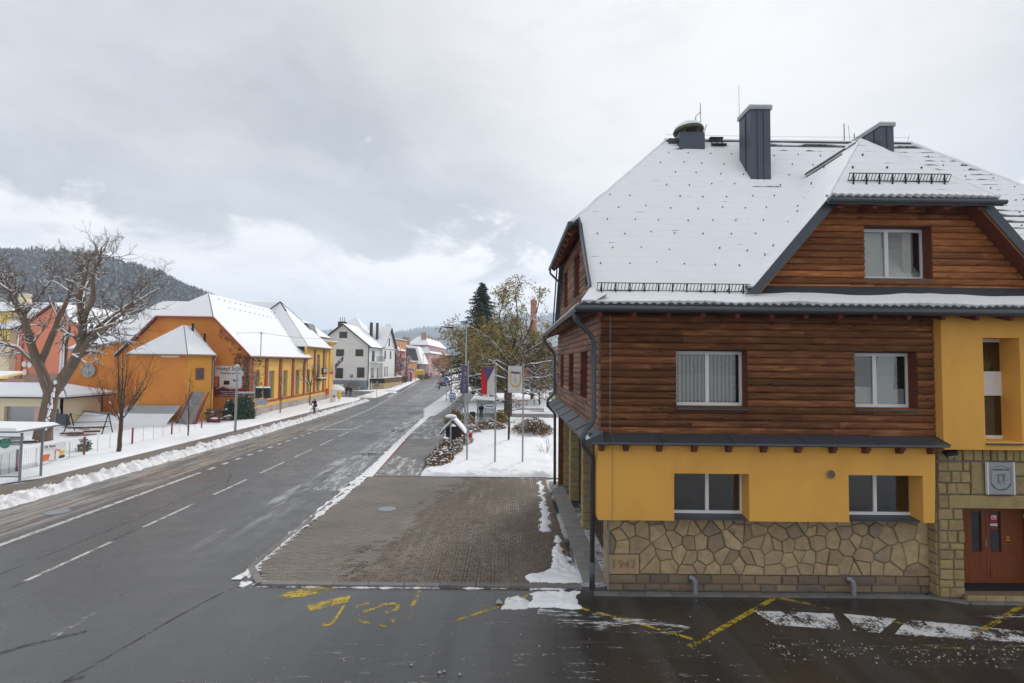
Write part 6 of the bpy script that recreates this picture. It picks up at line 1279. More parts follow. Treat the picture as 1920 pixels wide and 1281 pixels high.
def sign_post(name, label, x, y, h, shape, size, m, zc, cat='road sign', arm=0, sym=None, back=False):
    t = thing(name, label, cat, (x, y, 0)); MB().tube([(x, y, 0), (x, y, h)], .035, 8).build('pole', 'steel', t)
    cx = x-arm
    if arm: MB().tube([(x, y, h-.04), (cx, y, h-.04), (cx, y, h-.35)], .028, 6).build('arm', 'steel', t)
    n = {'square': 4, 'disc': 20, 'triangle': 3}[shape]; st = {'square': R(45), 'disc': 0, 'triangle': R(90)}[shape]
    pts = [(cx+size*math.cos(st+i*2*math.pi/n), y-.06, zc+size*math.sin(st+i*2*math.pi/n)) for i in range(n)]
    p = MB().prism(pts, (0, .03, 0)).build('plate', m, t)
    if sym == 'bus': 
        mb = MB(); mb.box(cx-.22, y-.068, zc-.22, cx+.22, y-.061, zc+.22); q = mb.build('symbol_field', 'white_paint', t)
        mb = MB(); mb.box(cx-.13, y-.074, zc-.12, cx+.13, y-.069, zc+.14); mb.box(cx-.10, y-.078, zc-.16, cx-.05, y-.069, zc-.12); mb.box(cx+.05, y-.078, zc-.16, cx+.10, y-.069, zc-.12); mb.build('symbol', 'blue_paint', t); mb = MB(); mb.box(cx-.10, y-.08, zc+.01, cx+.10, y-.075, zc+.10); mb.build('symbol', 'white_paint', t)
    elif sym == 'arrow':
        mb = MB(); mb.bar((cx-.16, y-.066, zc+.10), (cx+.10, y-.066, zc-.16), .05, .006); mb.bar((cx+.12, y-.066, zc-.18), (cx+.12, y-.066, zc+.02), .05, .006); mb.bar((cx+.12, y-.066, zc-.18), (cx-.08, y-.066, zc-.18), .05, .006); mb.build('symbol', 'white_paint', t)
    elif sym: text(sym, size*1.3, 'symbol', 'white_paint', t, (cx, y-.064, zc), extrude=.002)
    return t
sign_post('bus_stop_sign', 'blue square bus stop sign hung from a bent post above the hedge', -4.85, 52.9, 2.25, 'square', .44, 'blue_paint', 2.62, 'road sign', 1.05, 'bus')
sign_post('round_sign', 'round blue direction sign on a slim post on the snowy verge', -9.3, 75, 3.4, 'disc', .36, 'blue_paint', 3.55, 'road sign', 0, 'arrow')
sign_post('round_sign', 'farther blue road sign among the branches right of the road', -10.4, 106, 3.2, 'disc', .36, 'blue_paint', 3.3, 'road sign', 0, 'arrow')
sign_post('parking_sign', 'blue parking sign with a white P in front of the white house', -32.6, 104.5, 3.2, 'square', .46, 'blue_paint', 3.1, 'road sign', 0, 'P')
sign_post('warning_sign', 'triangular road sign seen from its grey back on the traffic island', -19.75, 75.6, 2.9, 'triangle', .58, 'grey_paint', 2.65)
sign_post('parking_meter', 'dark box on a slim post beside the right-hand pavement beyond the bus stop', -5.3, 75, 2.6, 'square', .38, 'black', 1.7, 'parking meter')
t = thing('post', 'bare white post on the snow island at the side road junction', 'post', (-23.6, 86.8, 0)); MB().tube([(-23.6, 86.8, 0), (-23.6, 86.8, 2.5)], .05, 8).build('pole', 'white_paint', t); MB().lathe((-23.6, 86.8, 2.5), [(.07, 0), (.06, .1), (.01, .13)], 8).build('cap', 'snow', t)
t = thing('advert_column', 'white snow-capped cylindrical column at the end of the ochre hotel', 'column', (-25.6, 73.9, 0)); MB().lathe((-25.6, 73.9, 0), [(.44, 0), (.44, 1.75), (.48, 1.77), (.48, 1.85)], 18).build('drum', 'white_paint', t); MB().lathe((-25.6, 73.9, 1.86), [(.46, 0), (.42, .13), (.2, .2), (.01, .21)], 16).build('snow_cap', 'snow', t, smooth=True); MB().box(-25.5, 73.44, .9, -25.2, 73.455, 1.15).build('notice', 'text_dark', t)
t = thing('yellow_cabinet', 'small yellow wall cabinet behind the white column', 'cabinet', (-25.2, 75.2, 0)); MB().loft([[(-25.35, 75, .5), (-25.0, 75, .5), (-25.0, 75.4, .5), (-25.35, 75.4, .5)], [(-25.4, 75, 1.4), (-24.95, 75, 1.4), (-24.95, 75.4, 1.4), (-25.4, 75.4, 1.4)], [(-25.35, 75, 1.8), (-25.1, 75, 1.8), (-25.1, 75.4, 1.8), (-25.35, 75.4, 1.8)]]).build('body', 'yellow_box', t); MB().tube([(-25.2, 75.2, 0), (-25.2, 75.2, .5)], .05, 6).build('post', 'steel', t); MB().box(-25.3, 74.98, .75, -25.05, 74.998, 1.1).build('door', 'yellow', t)
t = thing('advert_stand', 'pale poster stand on the far verge beside the yellow canopy', 'stand', (-29.6, 150, 0)); MB().box(-30.2, 150, .3, -28.9, 150.3, 3.1).build('panel', 'flag_purple', t); MB().box(-30.1, 149.97, .5, -29.4, 149.99, 2.9).build('poster', 'pink', t); MB().box(-30.3, 149.9, 3.1, -28.8, 150.4, 3.3).build('snow_cap', 'snow', t)
t = thing('canopy', 'yellow canopy in front of the slanted roof house', 'canopy', (-29.4, 166, 0)); MB().loft([[(-30.9, 165.5, 2.0), (-27.9, 165.5, 2.0), (-27.9, 167, 2.0), (-30.9, 167, 2.0)], [(-30.9, 165.5, 3.2), (-27.9, 165.5, 3.2), (-28.3, 167, 3.7), (-30.5, 167, 3.7)]]).build('cloth', 'yellow_box', t); MB().tube([(-30.7, 165.7, 0), (-30.7, 165.7, 2)], .06, 6).build('pole', 'steel', t); MB().tube([(-28.1, 165.7, 0), (-28.1, 165.7, 2)], .06, 6).build('pole', 'steel', t)
# signal mast seen from behind
TM = thing('traffic_light', 'grey signal mast with two snow-topped black signal heads seen from behind', 'traffic light', (-22.95, 42.7, 0))
MB().tube([(-22.95, 42.7, 0), (-22.95, 42.7, 5.6)], [.10, .085], 12).build('mast', 'steel', TM); MB().lathe((-22.95, 42.7, 5.6), [(.15, 0), (.13, .1), (.02, .14)], 10).build('snow_cap', 'snow', TM)
MB().tube([(-22.95, 42.7, 3.33), (-20.7, 42.7, 3.36)], .055, 8).build('arm', 'steel', TM); MB().box(-22.8, 42.66, 3.395, -20.8, 42.74, 3.44).build('arm_snow', 'snow', TM)
for x in (-21.08, -20.42):
    h = MB().box(x-.24, 42.6, 2.95, x+.24, 42.9, 3.78).build('signal_head', 'black', TM); MB().loft([[(x-.24, 42.6, 3.785), (x+.24, 42.6, 3.785), (x+.24, 42.9, 3.785), (x-.24, 42.9, 3.785)], [(x-.18, 42.65, 3.9), (x+.18, 42.65, 3.9), (x+.18, 42.85, 3.9), (x-.18, 42.85, 3.9)]]).build('snow_cap', 'snow', h)
    for k in range(3): MB().tube([(x, 42.9, 3.12+.26*k), (x, 43.05, 3.12+.26*k)], .10, 8).build('visor', 'black', h)
MB().box(-21.35, 42.68, 2.35, -20.35, 42.72, 2.85).build('name_plate', 'corrugated', TM)
# wires over the hotel
t = thing('wire_mast', 'thin mast on the hotel roof edge carrying the overhead wires', 'mast', (-26.83, 54.5, 6.4)); MB().tube([(-26.83, 54.5, 6.3), (-26.83, 54.5, 9.2)], .05, 6).build('pole', 'steel', t); MB().bar((-27.0, 54.5, 9.05), (-26.66, 54.5, 9.05), .08, .1).build('insulator', 'steel', t)
def wire(label, pts, sag):
    P = []
    for a, b, s in zip(pts, pts[1:], sag): P += [tuple(Vector(a).lerp(Vector(b), i/10)-Vector((0, 0, s*4*(i/10)*(1-i/10)))) for i in range(11)]
    mb = MB(); mb.tube(P, .018, 4); return mb.build('overhead_wire', 'cable', label=label, cat='wire', base=pts[0])
wire('overhead wire running past the snowy hotel roof to the white house', [(-72, 70, 12.5), (-45, 50, 9.6), (-26.83, 54.5, 9.1), (-28.6, 82.5, 9.9), (-30.6, 109.5, 9.2)], (.5, .35, .3, .3))
wire('lower overhead wire crossing the ochre facade of the hotel', [(-26.4, 54, 5.6), (-28.2, 82.5, 5.5), (-30.8, 110, 5.0)], (.1, .2))
# ------------------------------------------------------------------ the yard at the left
FE = thing('mesh_fence', 'low wire mesh fence with dark red posts along the snowy yard', 'fence', (-26, 32, 0))
fpost = [(-25.55, 24.9), (-25.65, 26.7), (-25.93, 31.2), (-26.2, 35.5), (-26.46, 40.0), (-26.8, 44.4)]
for x, y in fpost[1:]: MB().box(x-.04, y-.04, 0, x+.04, y+.04, 1.32).build('post', 'dark_red', FE)
for a, b in zip(fpost, fpost[1:]):
    for i in range(1, 4): q = Vector(a).lerp(Vector(b), i/4); MB().tube([(q.x, q.y, 0), (q.x, q.y, 1.2)], .014, 5).build('thin_post', 'steel', FE)
mb = MB()
for k, (a, b) in enumerate(zip(fpost, fpost[1:])):
    L = math.hypot(b[0]-a[0], b[1]-a[1]); n = int(L/.13)
    for z in ([.1+.13*i for i in range(10)] if k < 2 else [.12, 1.25]): mb.bar((a[0], a[1], z), (b[0], b[1], z), .007, .007)
    if k < 2:
        for i in range(n): q = Vector(a).lerp(Vector(b), i/n); mb.bar((q.x, q.y, .08), (q.x, q.y, 1.27), .007, .007)
mb.build('wire_mesh', 'steel', FE, kind='stuff')
BA = thing('fence_banner', 'white TK Rent banner with an orange skip and a small excavator on the mesh fence', 'banner', (-25.72, 28.9, .25), R(90)+.04)
MB().prism([(-.95, 0, 0), (.80, 0, 0), (.80, 0, 1.05), (-.95, 0, 1.05)], (0, .012, 0)).build('cloth', 'white_paint', BA)
text('TK Rent', .21, 'lettering', 'text_dark', BA, (-.28, -.006, .90), extrude=.004)
sh_ = lambda pts, m: MB().prism([(x, -.008, z) for x, z in pts], (0, .006, 0)).build('print', m, BA)
sh_([(-.82, .38), (-.75, .5), (-.3, .5), (-.25, .42), (-.35, .18), (-.65, .12)], 'orange_print'); sh_([(.05, .18), (.12, .15), (.10, .3), (.06, .32)], 'text_dark'); sh_([(.08, .3), (.04, .62), (.10, .68), (.38, .64), (.5, .42), (.44, .40), (.34, .57), (.13, .61), (.12, .32)], 'orange_print')
sh_([(.40, .30), (.72, .30), (.72, .52), (.52, .55), (.45, .45)], 'yellow_box'); sh_([(.35, .12), (.72, .12), (.76, .2), (.7, .28), (.4, .28), (.33, .2)], 'text_dark'); sh_([(-.4, .08), (.2, .06), (.2, .11), (-.4, .13)], 'sign_grey'); sh_([(-.6, .74), (.1, .74), (.1, .765), (-.6, .765)], 'sign_grey')
LS = thing('bus_shelter', 'snow-roofed bus shelter at the left edge with green discs on its glass', 'bus shelter', (-25.5, 24.8, 0))
for x, y in ((-23.66, 24.8), (-27.4, 24.8), (-23.75, 26.0), (-27.4, 26.0)): MB().tube([(x, y, 0), (x, y, 2.45)], .055, 10).build('post', 'grey_paint', LS)
for z in (.35, 1.9, 2.25): MB().bar((-23.66, 24.8, z), (-27.4, 24.8, z), .05, .06).build('rail', 'grey_paint', LS)
MB().box(-27.35, 24.80, .4, -23.75, 24.82, 2.2).build('glass_panel', 'glass', LS)
for x in (-24.9, -24.45): MB().loft([[(x+.25*math.cos(i*.314), y, 1.95+.25*math.sin(i*.314)) for i in range(20)] for y in (24.78, 24.795)]).build('green_disc', 'plastic_green', LS)
mb = MB(); mb.loft([[(-27.8, 24.3, 2.5), (-23.4, 24.3, 2.52), (-23.1, 26.3, 2.62), (-27.8, 26.3, 2.6)], [(-27.8, 24.3, 2.57), (-23.4, 24.3, 2.59), (-23.1, 26.3, 2.69), (-27.8, 26.3, 2.67)]]); rf = mb.build('roof', 'grey_paint', LS)
mb = MB(); mb.loft([[(-27.8, 24.32, 2.58), (-23.45, 24.32, 2.60), (-23.15, 26.28, 2.70), (-27.8, 26.28, 2.68)], [(-27.8, 24.4, 2.75), (-23.6, 24.4, 2.74), (-23.4, 26.2, 2.82), (-27.8, 26.2, 2.85)]]); mb.build('snow_cover', 'snow', rf)
SWG = thing('garden_swing', 'black metal garden swing frame in the snowy yard', 'swing', (-33.4, 40.5, 0))
for x in (-34.9, -31.9):
    for s in (-.6, .6): MB().tube([(x, 40.5+s, 0), (x+.03, 40.5, 1.75)], .04, 6).build('leg', 'black', SWG)
    MB().tube([(x-.1, 40.2, .7), (x-.1, 40.8, .7)], .03, 6).build('brace', 'black', SWG)
MB().tube([(-34.9, 40.5, 1.75), (-34.2, 40.5, 1.55), (-32.6, 40.5, 1.55), (-31.9, 40.5, 1.75)], .015, 4).build('chain', 'black', SWG); MB().bar((-34.9, 40.5, .62), (-31.9, 40.5, .72), .35, .07).build('seat', 'black', SWG); MB().bar((-34.9, 40.5, .68), (-31.9, 40.5, .78), .30, .05).build('seat_snow', 'snow', SWG); MB().bar((-34.8, 40.75, 1.0), (-31.9, 40.75, 1.08), .04, .05).build('back_rail', 'black', SWG)
LN = thing('corrugated_sheet', 'corrugated grey sheet leaning on the orange annex with snow at its foot', 'sheet', (-33.5, 47.4, 0))
mb = MB(); n = 120; mb.loft([[(lerp(-36.0, -31.0, i/n), y, z+.035*math.cos(i*1.57)) for i in range(n+1)] for y, z in ((46.1, .25), (48.1, 1.75))], cap=False, closed=False); mb.build('sheet', 'corrugated', LN)
mb = MB(); n = 30; mb.loft([[(lerp(-36.1, -30.95, i/n), lerp(45.9, 47.1+.25*noise.noise(Vector((i*.3, 0, 3))), k), lerp(.1, 1.05, k)+.09*math.sin(k*3.14)+.02) for i in range(n+1)] for k in (0, .25, .5, .75, 1)], cap=False, closed=False); mb.build('snow_cover', 'snow', LN, smooth=True)
for k, (x0, x1, lab) in enumerate(((-30.6, -29.2, 'grey weathered board leaning on the lighter corner of the orange annex'), (-29.0, -28.8, 'dark red plank leaning beside the grey board at the annex corner'))):
    t = thing('leaning_board', lab, 'board', ((x0+x1)/2, 48.2, 0)); MB().prism([(x0-.3, 47.0, .05), (x1-.1, 47.0, .05), (x1, 48.7, 3.0), (x0+.1, 48.7, 3.0)], (0, .06, .03)).build('board', 'concrete' if not k else 'dark_red', t); MB().bar((x0-.1, 46.95, .1), (x0+.25, 48.62, 2.98), .09, .05).build('batten', 'dark_red', t)
def stack(name, label, cat, cx, cy, items, m):
    t = thing(name, label, cat, (cx, cy, 0)); rg = random.Random(int(cx*-10))
    for i in range(items):
        x = cx+rg.uniform(-.9, .9); y = cy+rg.uniform(-.5, .5); z = .08+.13*(i % 3); a = rg.uniform(-.3, .3); l = rg.uniform(.5, 1.1)
        MB().bar((x-l*math.cos(a), y-l*math.sin(a), z), (x+l*math.cos(a), y+l*math.sin(a), z+.03), rg.uniform(.14, .26), rg.uniform(.06, .14)).build('plank', m[i % len(m)], t)
        if i % 2 == 0: MB().bar((x-l*.8*math.cos(a), y-l*.8*math.sin(a), z+.11), (x+l*.8*math.cos(a), y+l*.8*math.sin(a), z+.14), .2, .05).build('snow_cover', 'snow', t)
stack('wood_pile', 'low pile of snowy planks to the right of the big tree trunk', 'wood pile', -33.4, 39.6, 9, ('sandstone', 'brown_wall', 'bark')); stack('wood_pile', 'brown timber offcuts in the snow in front of the garage corner', 'wood pile', -36.2, 43.2, 8, ('bark', 'soffit', 'brown_wall')); stack('wood_pile', 'dark scrap timber to the left of the big tree trunk', 'wood pile', -34.9, 36.2, 7, ('bark', 'dark_brown', 'brown_wall'))
t = thing('trailer_box', 'low olive box half buried in the snow beside the big tree', 'box', (-35.4, 35.2, 0)); MB().loft([[(-36.1, 34.9, .05), (-34.9, 34.9, .05), (-34.9, 35.6, .05), (-36.1, 35.6, .05)], [(-36.3, 34.8, .45), (-34.7, 34.8, .5), (-34.7, 35.7, .5), (-36.3, 35.7, .45)]]).build('tub', 'leaf_dark', t); MB().box(-36.2, 34.9, .46, -34.8, 35.6, .53).build('snow_cover', 'snow', t)
t = thing('concrete_wall', 'old grey concrete wall stub with snow against the orange wing', 'wall', (-38.6, 47.9, 0)); MB().loft([[(-40.2, 47.7, 0), (-36.4, 47.7, 0), (-36.4, 48.0, 0), (-40.2, 48.0, 0)], [(-40.2, 47.7, 1.25), (-36.4, 47.7, .95), (-36.4, 48.0, .95), (-40.2, 48.0, 1.25)]]).build('wall', 'concrete', t); MB().loft([[(-39.9, 46.4, 0), (-36.5, 46.6, 0), (-36.5, 47.69, .5), (-39.9, 47.69, .8)], [(-39.8, 46.6, .15), (-36.6, 46.8, .15), (-36.6, 47.69, .75), (-39.8, 47.69, 1.1)]]).build('snow_drift', 'snow', t)
t = thing('tarpaulin', 'dark tarpaulin and white board propped at the garage corner', 'tarpaulin', (-40.2, 45.2, 0)); MB().loft([[(-40.4, 45.0, 0), (-39.2, 45.0, 0), (-39.2, 45.7, 0), (-40.4, 45.7, 0)], [(-40.6, 45.4, 1.2), (-39.5, 45.4, 1.1), (-39.5, 45.6, 1.1), (-40.6, 45.6, 1.2)]]).build('cloth', 'grey_metal', t); MB().prism([(-41.4, 44.8, .05), (-40.8, 44.8, .05), (-41.2, 45.2, 1.0), (-41.8, 45.2, 1.0)], (0, .06, 0)).build('board', 'white_paint', t)
RW = thing('rubble_wall', 'low rubble stone wall with snowy ledges below the billboard', 'wall', (-28.5, 50, 0)); rg = random.Random(77)
for i in range(34):
    x = -29.9+rg.random()*2.4; z = rg.random()**1.2*1.25; r_ = rg.uniform(.14, .3); mb = MB(); n = 7
    ring = lambda k, h: [(x+r_*k*math.cos(6.283*q/n)*rg.uniform(.8, 1.2), 50.2+rg.uniform(-.2, .2)+r_*k*math.sin(6.283*q/n), z+h) for q in range(n)]
    mb.loft([ring(.8, 0), ring(1, r_*.4), ring(.6, r_*.8)]); s = mb.build('stone', 'stone_low', RW)
    if i % 3 == 0: mb = MB(); mb.lathe((x, 50.1, z+r_*.78), [(r_*.8, 0), (r_*.6, .07), (.02, .1)], 7); mb.build('snow_cap', 'snow', s)
t = thing('red_sack', 'dark red sack in the snow at the foot of the rubble wall', 'sack', (-28.2, 48.6, 0)); MB().lathe((-28.2, 48.6, 0), [(.5, .02), (.58, .2), (.5, .42), (.2, .5), (.02, .52)], 10).build('body', 'maroon', t, smooth=True); MB().lathe((-28.2, 48.65, .46), [(.36, 0), (.3, .1), (.02, .15)], 9).build('snow_cap', 'snow', t, smooth=True)
# park furniture beyond the lawn
t = thing('park_bench', 'grey park bench on the snow beyond the cleared path', 'bench', (7.6, 88, 0)); MB().box(6.9, 88, .5, 8.8, 88.5, .58).build('seat', 'concrete', t); MB().box(6.9, 88.5, .6, 8.8, 88.56, 1.1).build('backrest', 'concrete', t)
for x in (7.0, 8.6): MB().box(x, 88, 0, x+.1, 88.5, .5).build('leg', 'steel', t)
t = thing('climbing_frame', 'red pole climbing frame in the snowy park', 'climbing frame', (5.8, 84, 0))
for x, y in ((5.4, 84), (6.1, 84), (5.7, 85), (6.4, 85)): MB().tube([(x, y, 0), (x, y, 2.1)], .05, 6).build('post', 'dark_red', t)
for z in (1.2, 2.0): MB().tube([(5.4, 84, z), (6.1, 84, z)], .04, 6).build('rung', 'dark_red', t); MB().tube([(5.7, 85, z), (6.4, 85, z)], .04, 6).build('rung', 'dark_red', t)
t = thing('garden_table', 'brown wooden table under the branches of the big park tree', 'table', (1.9, 72, 0)); MB().box(1.2, 71.7, .75, 2.7, 72.5, .85).build('top', 'soffit', t)
for x in (1.3, 2.5): MB().box(x, 71.8, 0, x+.12, 72.4, .75).build('leg', 'brown_wall', t)
CH = thing('factory_chimney', 'tall red brick factory chimney rising behind the park trees', 'chimney', (9.4, 200, 0)); mb = MB(); mb.lathe((9.4, 200, 0), [(1.75, 0), (1.15, 29.2)], 16); mb.build('shaft', 'brick_red', CH)
MB().lathe((9.4, 200, 29.2), [(1.15, 0), (1.3, .4), (1.3, 1.6), (1.15, 1.9), (1.1, 2.0)], 16).build('crown', 'brick_red', CH)
for z in (8, 14, 20, 26): MB().lathe((9.4, 200, z), [(1.75-.6*z/29.2+.04, 0), (1.75-.6*z/29.2+.04, .15)], 16).build('iron_band', 'dark_brown', CH)
# ------------------------------------------------------------------ trees and bushes
class Grow:
    def __init__(s, seed, snow=.55, minr=.008): s.w = MB(); s.s = MB(); s.rg = random.Random(seed); s.tips = []; s.snow = snow; s.minr = minr
    def tube(s, P, r0, r1, sides):
        n = len(P); rr = [lerp(r0, r1, i/(n-1)) for i in range(n)]
        s.w.tube(P, rr, sides, cap=False)
        if s.snow <= 0: return
        run = []
        for i in range(n):
            d = (P[min(i+1, n-1)]-P[max(i-1, 0)]).normalized()
            if abs(d.z) < (.93 if rr[i] > .05 else .86) and s.rg.random() < (s.snow+.35 if rr[i] > .03 else s.snow if rr[i] > s.minr*1.25 else s.snow*.45): run.append((P[i]+Vector((.22*rr[i], -.34*rr[i], rr[i]*.55+.004)), max(s.minr*1.5, min(rr[i]*.92, .05+rr[i]*.45))*(1.1-abs(d.z)*.45)))
            else:
                if len(run) > 1: s.s.tube([q[0] for q in run], [q[1] for q in run], 4, cap=False)
                run = []
        if len(run) > 1: s.s.tube([q[0] for q in run], [q[1] for q in run], 4, cap=False)
    def limb(s, P, r0, r1, side, kids, lev, spread=.9, length=1.):
        'explicit limb polyline, then random children along it'
        P = [Vector(p) for p in P]; Q = []
        for a, b in zip(P, P[1:]):
            for i in range(4): Q.append(a.lerp(b, i/4)+Vector((s.rg.gauss(0, .02), s.rg.gauss(0, .02), s.rg.gauss(0, .02)))*(b-a).length*.5)
        Q.append(P[-1]); s.tube(Q, r0, r1, side)
        for k in range(kids):
            u = s.rg.uniform(.22, 1); i = min(len(Q)-2, int(u*(len(Q)-1))); d = (Q[i+1]-Q[i]).normalized()
            s.sub(Q[i], s.turn(d, spread*s.rg.uniform(.5, 1.1)), length*s.rg.uniform(.7, 1.35)*(1.15-u*.55), lerp(r0, r1, u)*.5, lev)
        s.sub(Q[-1], (Q[-1]-Q[-2]).normalized(), length*.55, r1*.9, lev)
    def turn(s, d, a):
        o = d.orthogonal().normalized(); o.rotate(Matrix.Rotation(s.rg.uniform(0, 6.283), 3, d)); return (d*math.cos(a)+o*math.sin(a)).normalized()
    up = .12; crook = .16; ratio = .62; kid = (3, 5); droop = 0.
    def sub(s, p, d, L, r, lev):
        if r < s.minr: r = s.minr
        n = 4 if lev > 1 else 3; P = [Vector(p)]; D = d.copy()
        for i in range(n):
            D = (D+Vector((s.rg.gauss(0, s.crook), s.rg.gauss(0, s.crook), s.rg.gauss(0, s.crook)+s.up-s.droop*i))).normalized(); P.append(P[-1]+D*L/n)
        s.tube(P, r, max(s.minr*.6, r*.45), 5 if r > .05 else 4 if r > .02 else 3)
        if lev <= 0: s.tips.append((P[-1], D)); s.tips.append((P[-2], D)); return
        for k in range(s.rg.randint(*s.kid)):
            i = s.rg.randint(1, n); s.sub(P[i], s.turn((P[i]-P[i-1]).normalized(), s.rg.uniform(.35, .95)), L*s.ratio*s.rg.uniform(.7, 1.15), r*.55, lev-1)
def leaves(mb, pts, n, spread, size, rg, nm, flat=.0):
    for k in range(n):
        p, d = pts[rg.randrange(len(pts))]; q = Vector(p)+Vector((rg.gauss(0, spread), rg.gauss(0, spread), rg.gauss(0, spread*.8))); s = rg.uniform(*size)
        a = Vector((rg.gauss(0, 1), rg.gauss(0, 1), rg.gauss(0, 1-flat))).normalized(); b = a.orthogonal().normalized(); b.rotate(Matrix.Rotation(rg.uniform(0, 6.3), 3, a)); c = a.cross(b)
        mb.poly([tuple(q-b*s), tuple(q+c*s*.6), tuple(q+b*s), tuple(q-c*s*.6)], nm[rg.randrange(len(nm))] if hasattr(nm, '__len__') else nm)
def tree_parts(t, g, wood='bark_dark', snow=True):
    g.w.build('trunk', wood, t, smooth=True)
    if snow and g.s.v: g.s.build('snow_cover', 'snow', t, kind='stuff')
# big bare tree at the left
BT = thing('bare_tree', 'huge bare tree with forked trunk and snow-lined branches in the left yard', 'tree', (-33.7, 36.9, 0))
g = Grow(12, .62, .010); TPx = lambda x, y, dy=0: (-33.7+(x-80)*.0392, 36.9+dy, (830-y)*.0392)
L = lambda pts, dys=None: [TPx(x, y, (dys[i] if dys else 0)) for i, (x, y) in enumerate(pts)]
g.limb(L([(80, 836), (83, 800), (88, 765), (92, 735)]), .52, .43, 14, 0, 0)
mb = g.w; mb.tube(L([(80, 838), (80, 825), (81, 805)]), [.72, .58, .52], 14, cap=False)
g.kid = (3, 4); g.ratio = .66; g.up = .06; g.crook = .25; g.kid = (2, 4); g.minr = .0085; kw = dict(spread=1.05, length=1.7)
g.limb(L([(90, 742), (72, 700), (58, 660), (46, 605), (30, 562), (16, 525), (6, 498)], [0, 0, -.2, -.4, -.8, -1.2, -1.5]), .36, .05, 10, 15, 3, **kw)
g.limb(L([(66, 690), (76, 640), (82, 590), (90, 555), (84, 525), (94, 495)], [0, .4, .9, 1.2, 1.6, 2]), .24, .04, 8, 14, 3, **kw)
g.limb(L([(93, 740), (122, 690), (138, 650), (144, 600), (140, 562), (156, 520), (166, 492)], [0, .2, .2, 0, -.3, -.5, -.8]), .42, .05, 10, 15, 3, **kw)
g.limb(L([(132, 665), (152, 640), (178, 605), (205, 572), (224, 552), (236, 535)], [.2, .5, .9, 1.3, 1.8, 2.4]), .22, .04, 8, 15, 3, **kw)
g.limb(L([(140, 668), (180, 624), (228, 612), (248, 607), (268, 604)], [0, -.6, -1.2, -1.8, -2.2]), .19, .035, 8, 13, 2, spread=.8, length=1.5)
g.limb(L([(143, 610), (178, 562), (192, 525), (214, 500), (226, 482)], [0, -.8, -1.6, -2.1, -2.6]), .2, .04, 8, 14, 3, **kw)
g.limb(L([(64, 690), (40, 655), (12, 645), (-20, 640)], [0, -.6, -1.1, -1.5]), .17, .04, 8, 9, 3, **kw)
g.limb(L([(50, 630), (28, 612), (0, 606), (-30, 590)], [0, .6, 1.2, 1.6]), .15, .04, 8, 9, 3, **kw)
g.limb(L([(40, 600), (52, 560), (62, 520), (60, 490)], [-.4, .3, .9, 1.2]), .12, .02, 6, 16, 3, **kw)
g.limb(L([(140, 640), (172, 596), (200, 562), (216, 528), (226, 508)], [.1, 1, 1.8, 2.5, 3]), .14, .02, 6, 18, 3, **kw)
g.limb(L([(144, 585), (120, 545), (116, 515), (110, 488)], [0, 1, 1.8, 2.4]), .18, .04, 8, 13, 3, **kw)
g.limb(L([(120, 695), (150, 668), (182, 675), (200, 682)], [0, -1, -1.8, -2.2]), .09, .03, 6, 6, 1, spread=.8, length=1.0)
g.limb(L([(30, 555), (12, 535), (-12, 515)], [-.8, -1.6, -2]), .15, .04, 6, 9, 3, **kw)
g.limb(L([(101, 735), (102, 690), (100, 650), (104, 620)], [.3, .5, .6, .7]), .17, .10, 8, 2, 1, length=.8)

for k in range(46):
    u = g.rg.random(); q = Vector(L([(lerp(91, 104, u), lerp(808, 716, u))])[0])+Vector((g.rg.gauss(.10, .09), -.36+g.rg.gauss(0, .03), 0)); g.s.tube([q, q+Vector((g.rg.uniform(.02, .07), 0, g.rg.uniform(.1, .3)))], [g.rg.uniform(.03, .09), .025], 5)
g.s.tube([Vector(p)+Vector((0, -.1, .05)) for p in L([(101, 715), (102, 690), (100, 650), (104, 618)], [.3, .38, .48, .58])], [.08, .13, .11, .06], 6)
tree_parts(BT, g, 'bark')
# smaller trees along the far pavement
ST = thing('bare_tree', 'young many-stemmed bare tree on the snow verge by the mesh fence', 'tree', (-24.8, 32.5, 0)); g = Grow(5, .30, .007); g.up = .2; g.kid = (3, 4); g.ratio = .66
g.limb([(-24.8, 32.5, -.05), (-24.78, 32.5, 1.1), (-24.74, 32.5, 2.2)], .135, .11, 8, 0, 0)
for dx, dy, h, r in ((-.15, .1, 4.9, .06), (.55, -.3, 4.2, .055), (1.7, .2, 3.0, .05), (-1.4, -.2, 2.6, .045), (1.2, .6, 3.6, .045), (-.8, .4, 4.0, .05), (.2, -.6, 4.6, .045), (-1.0, -.6, 1.4, .035), (1.6, -.4, 1.9, .04)):
    g.limb([(-24.75, 32.5, 1.9+.15*abs(dx)), (-24.75+dx*.45, 32.5+dy*.5, 2.3+h*.35), (-24.75+dx*.8, 32.5+dy, 2.2+h*.7), (-24.75+dx, 32.5+dy*1.3, 2.3+h)], r, .012, 5, 8, 1, spread=.55, length=1.15)
tree_parts(ST, g, 'twig')
def sapling(name, label, x, y, h, seed, spread, stake=True, snow=.35, lev=1, w='twig', kids=11, L_=1.1):
    t = thing(name, label, 'tree', (x, y, 0)); g = Grow(seed, snow, .009); g.up = .22
    g.limb([(x, y, -.05), (x+.03, y, h*.35), (x-.04, y+.03, h*.7), (x+.05, y, h)], .055, .02, 6, kids, lev, spread=spread, length=L_)
    tree_parts(t, g, w)
    if stake: MB().tube([(x-.12, y-.05, 0), (x-.10, y-.05, h*.45)], .035, 6).build('stake', 'brown_wall', t)
    return t
sapling('sapling', 'thin bare sapling in the verge before the leaning boards', -24.95, 39.6, 4.6, 3, .9, False, .2)
sapling('sapling', 'slim upright sapling before the ochre facade, nearer the signal mast', -26.0, 57.8, 4.2, 31, .4, True, .15, 1, 'twig', 14, .9)
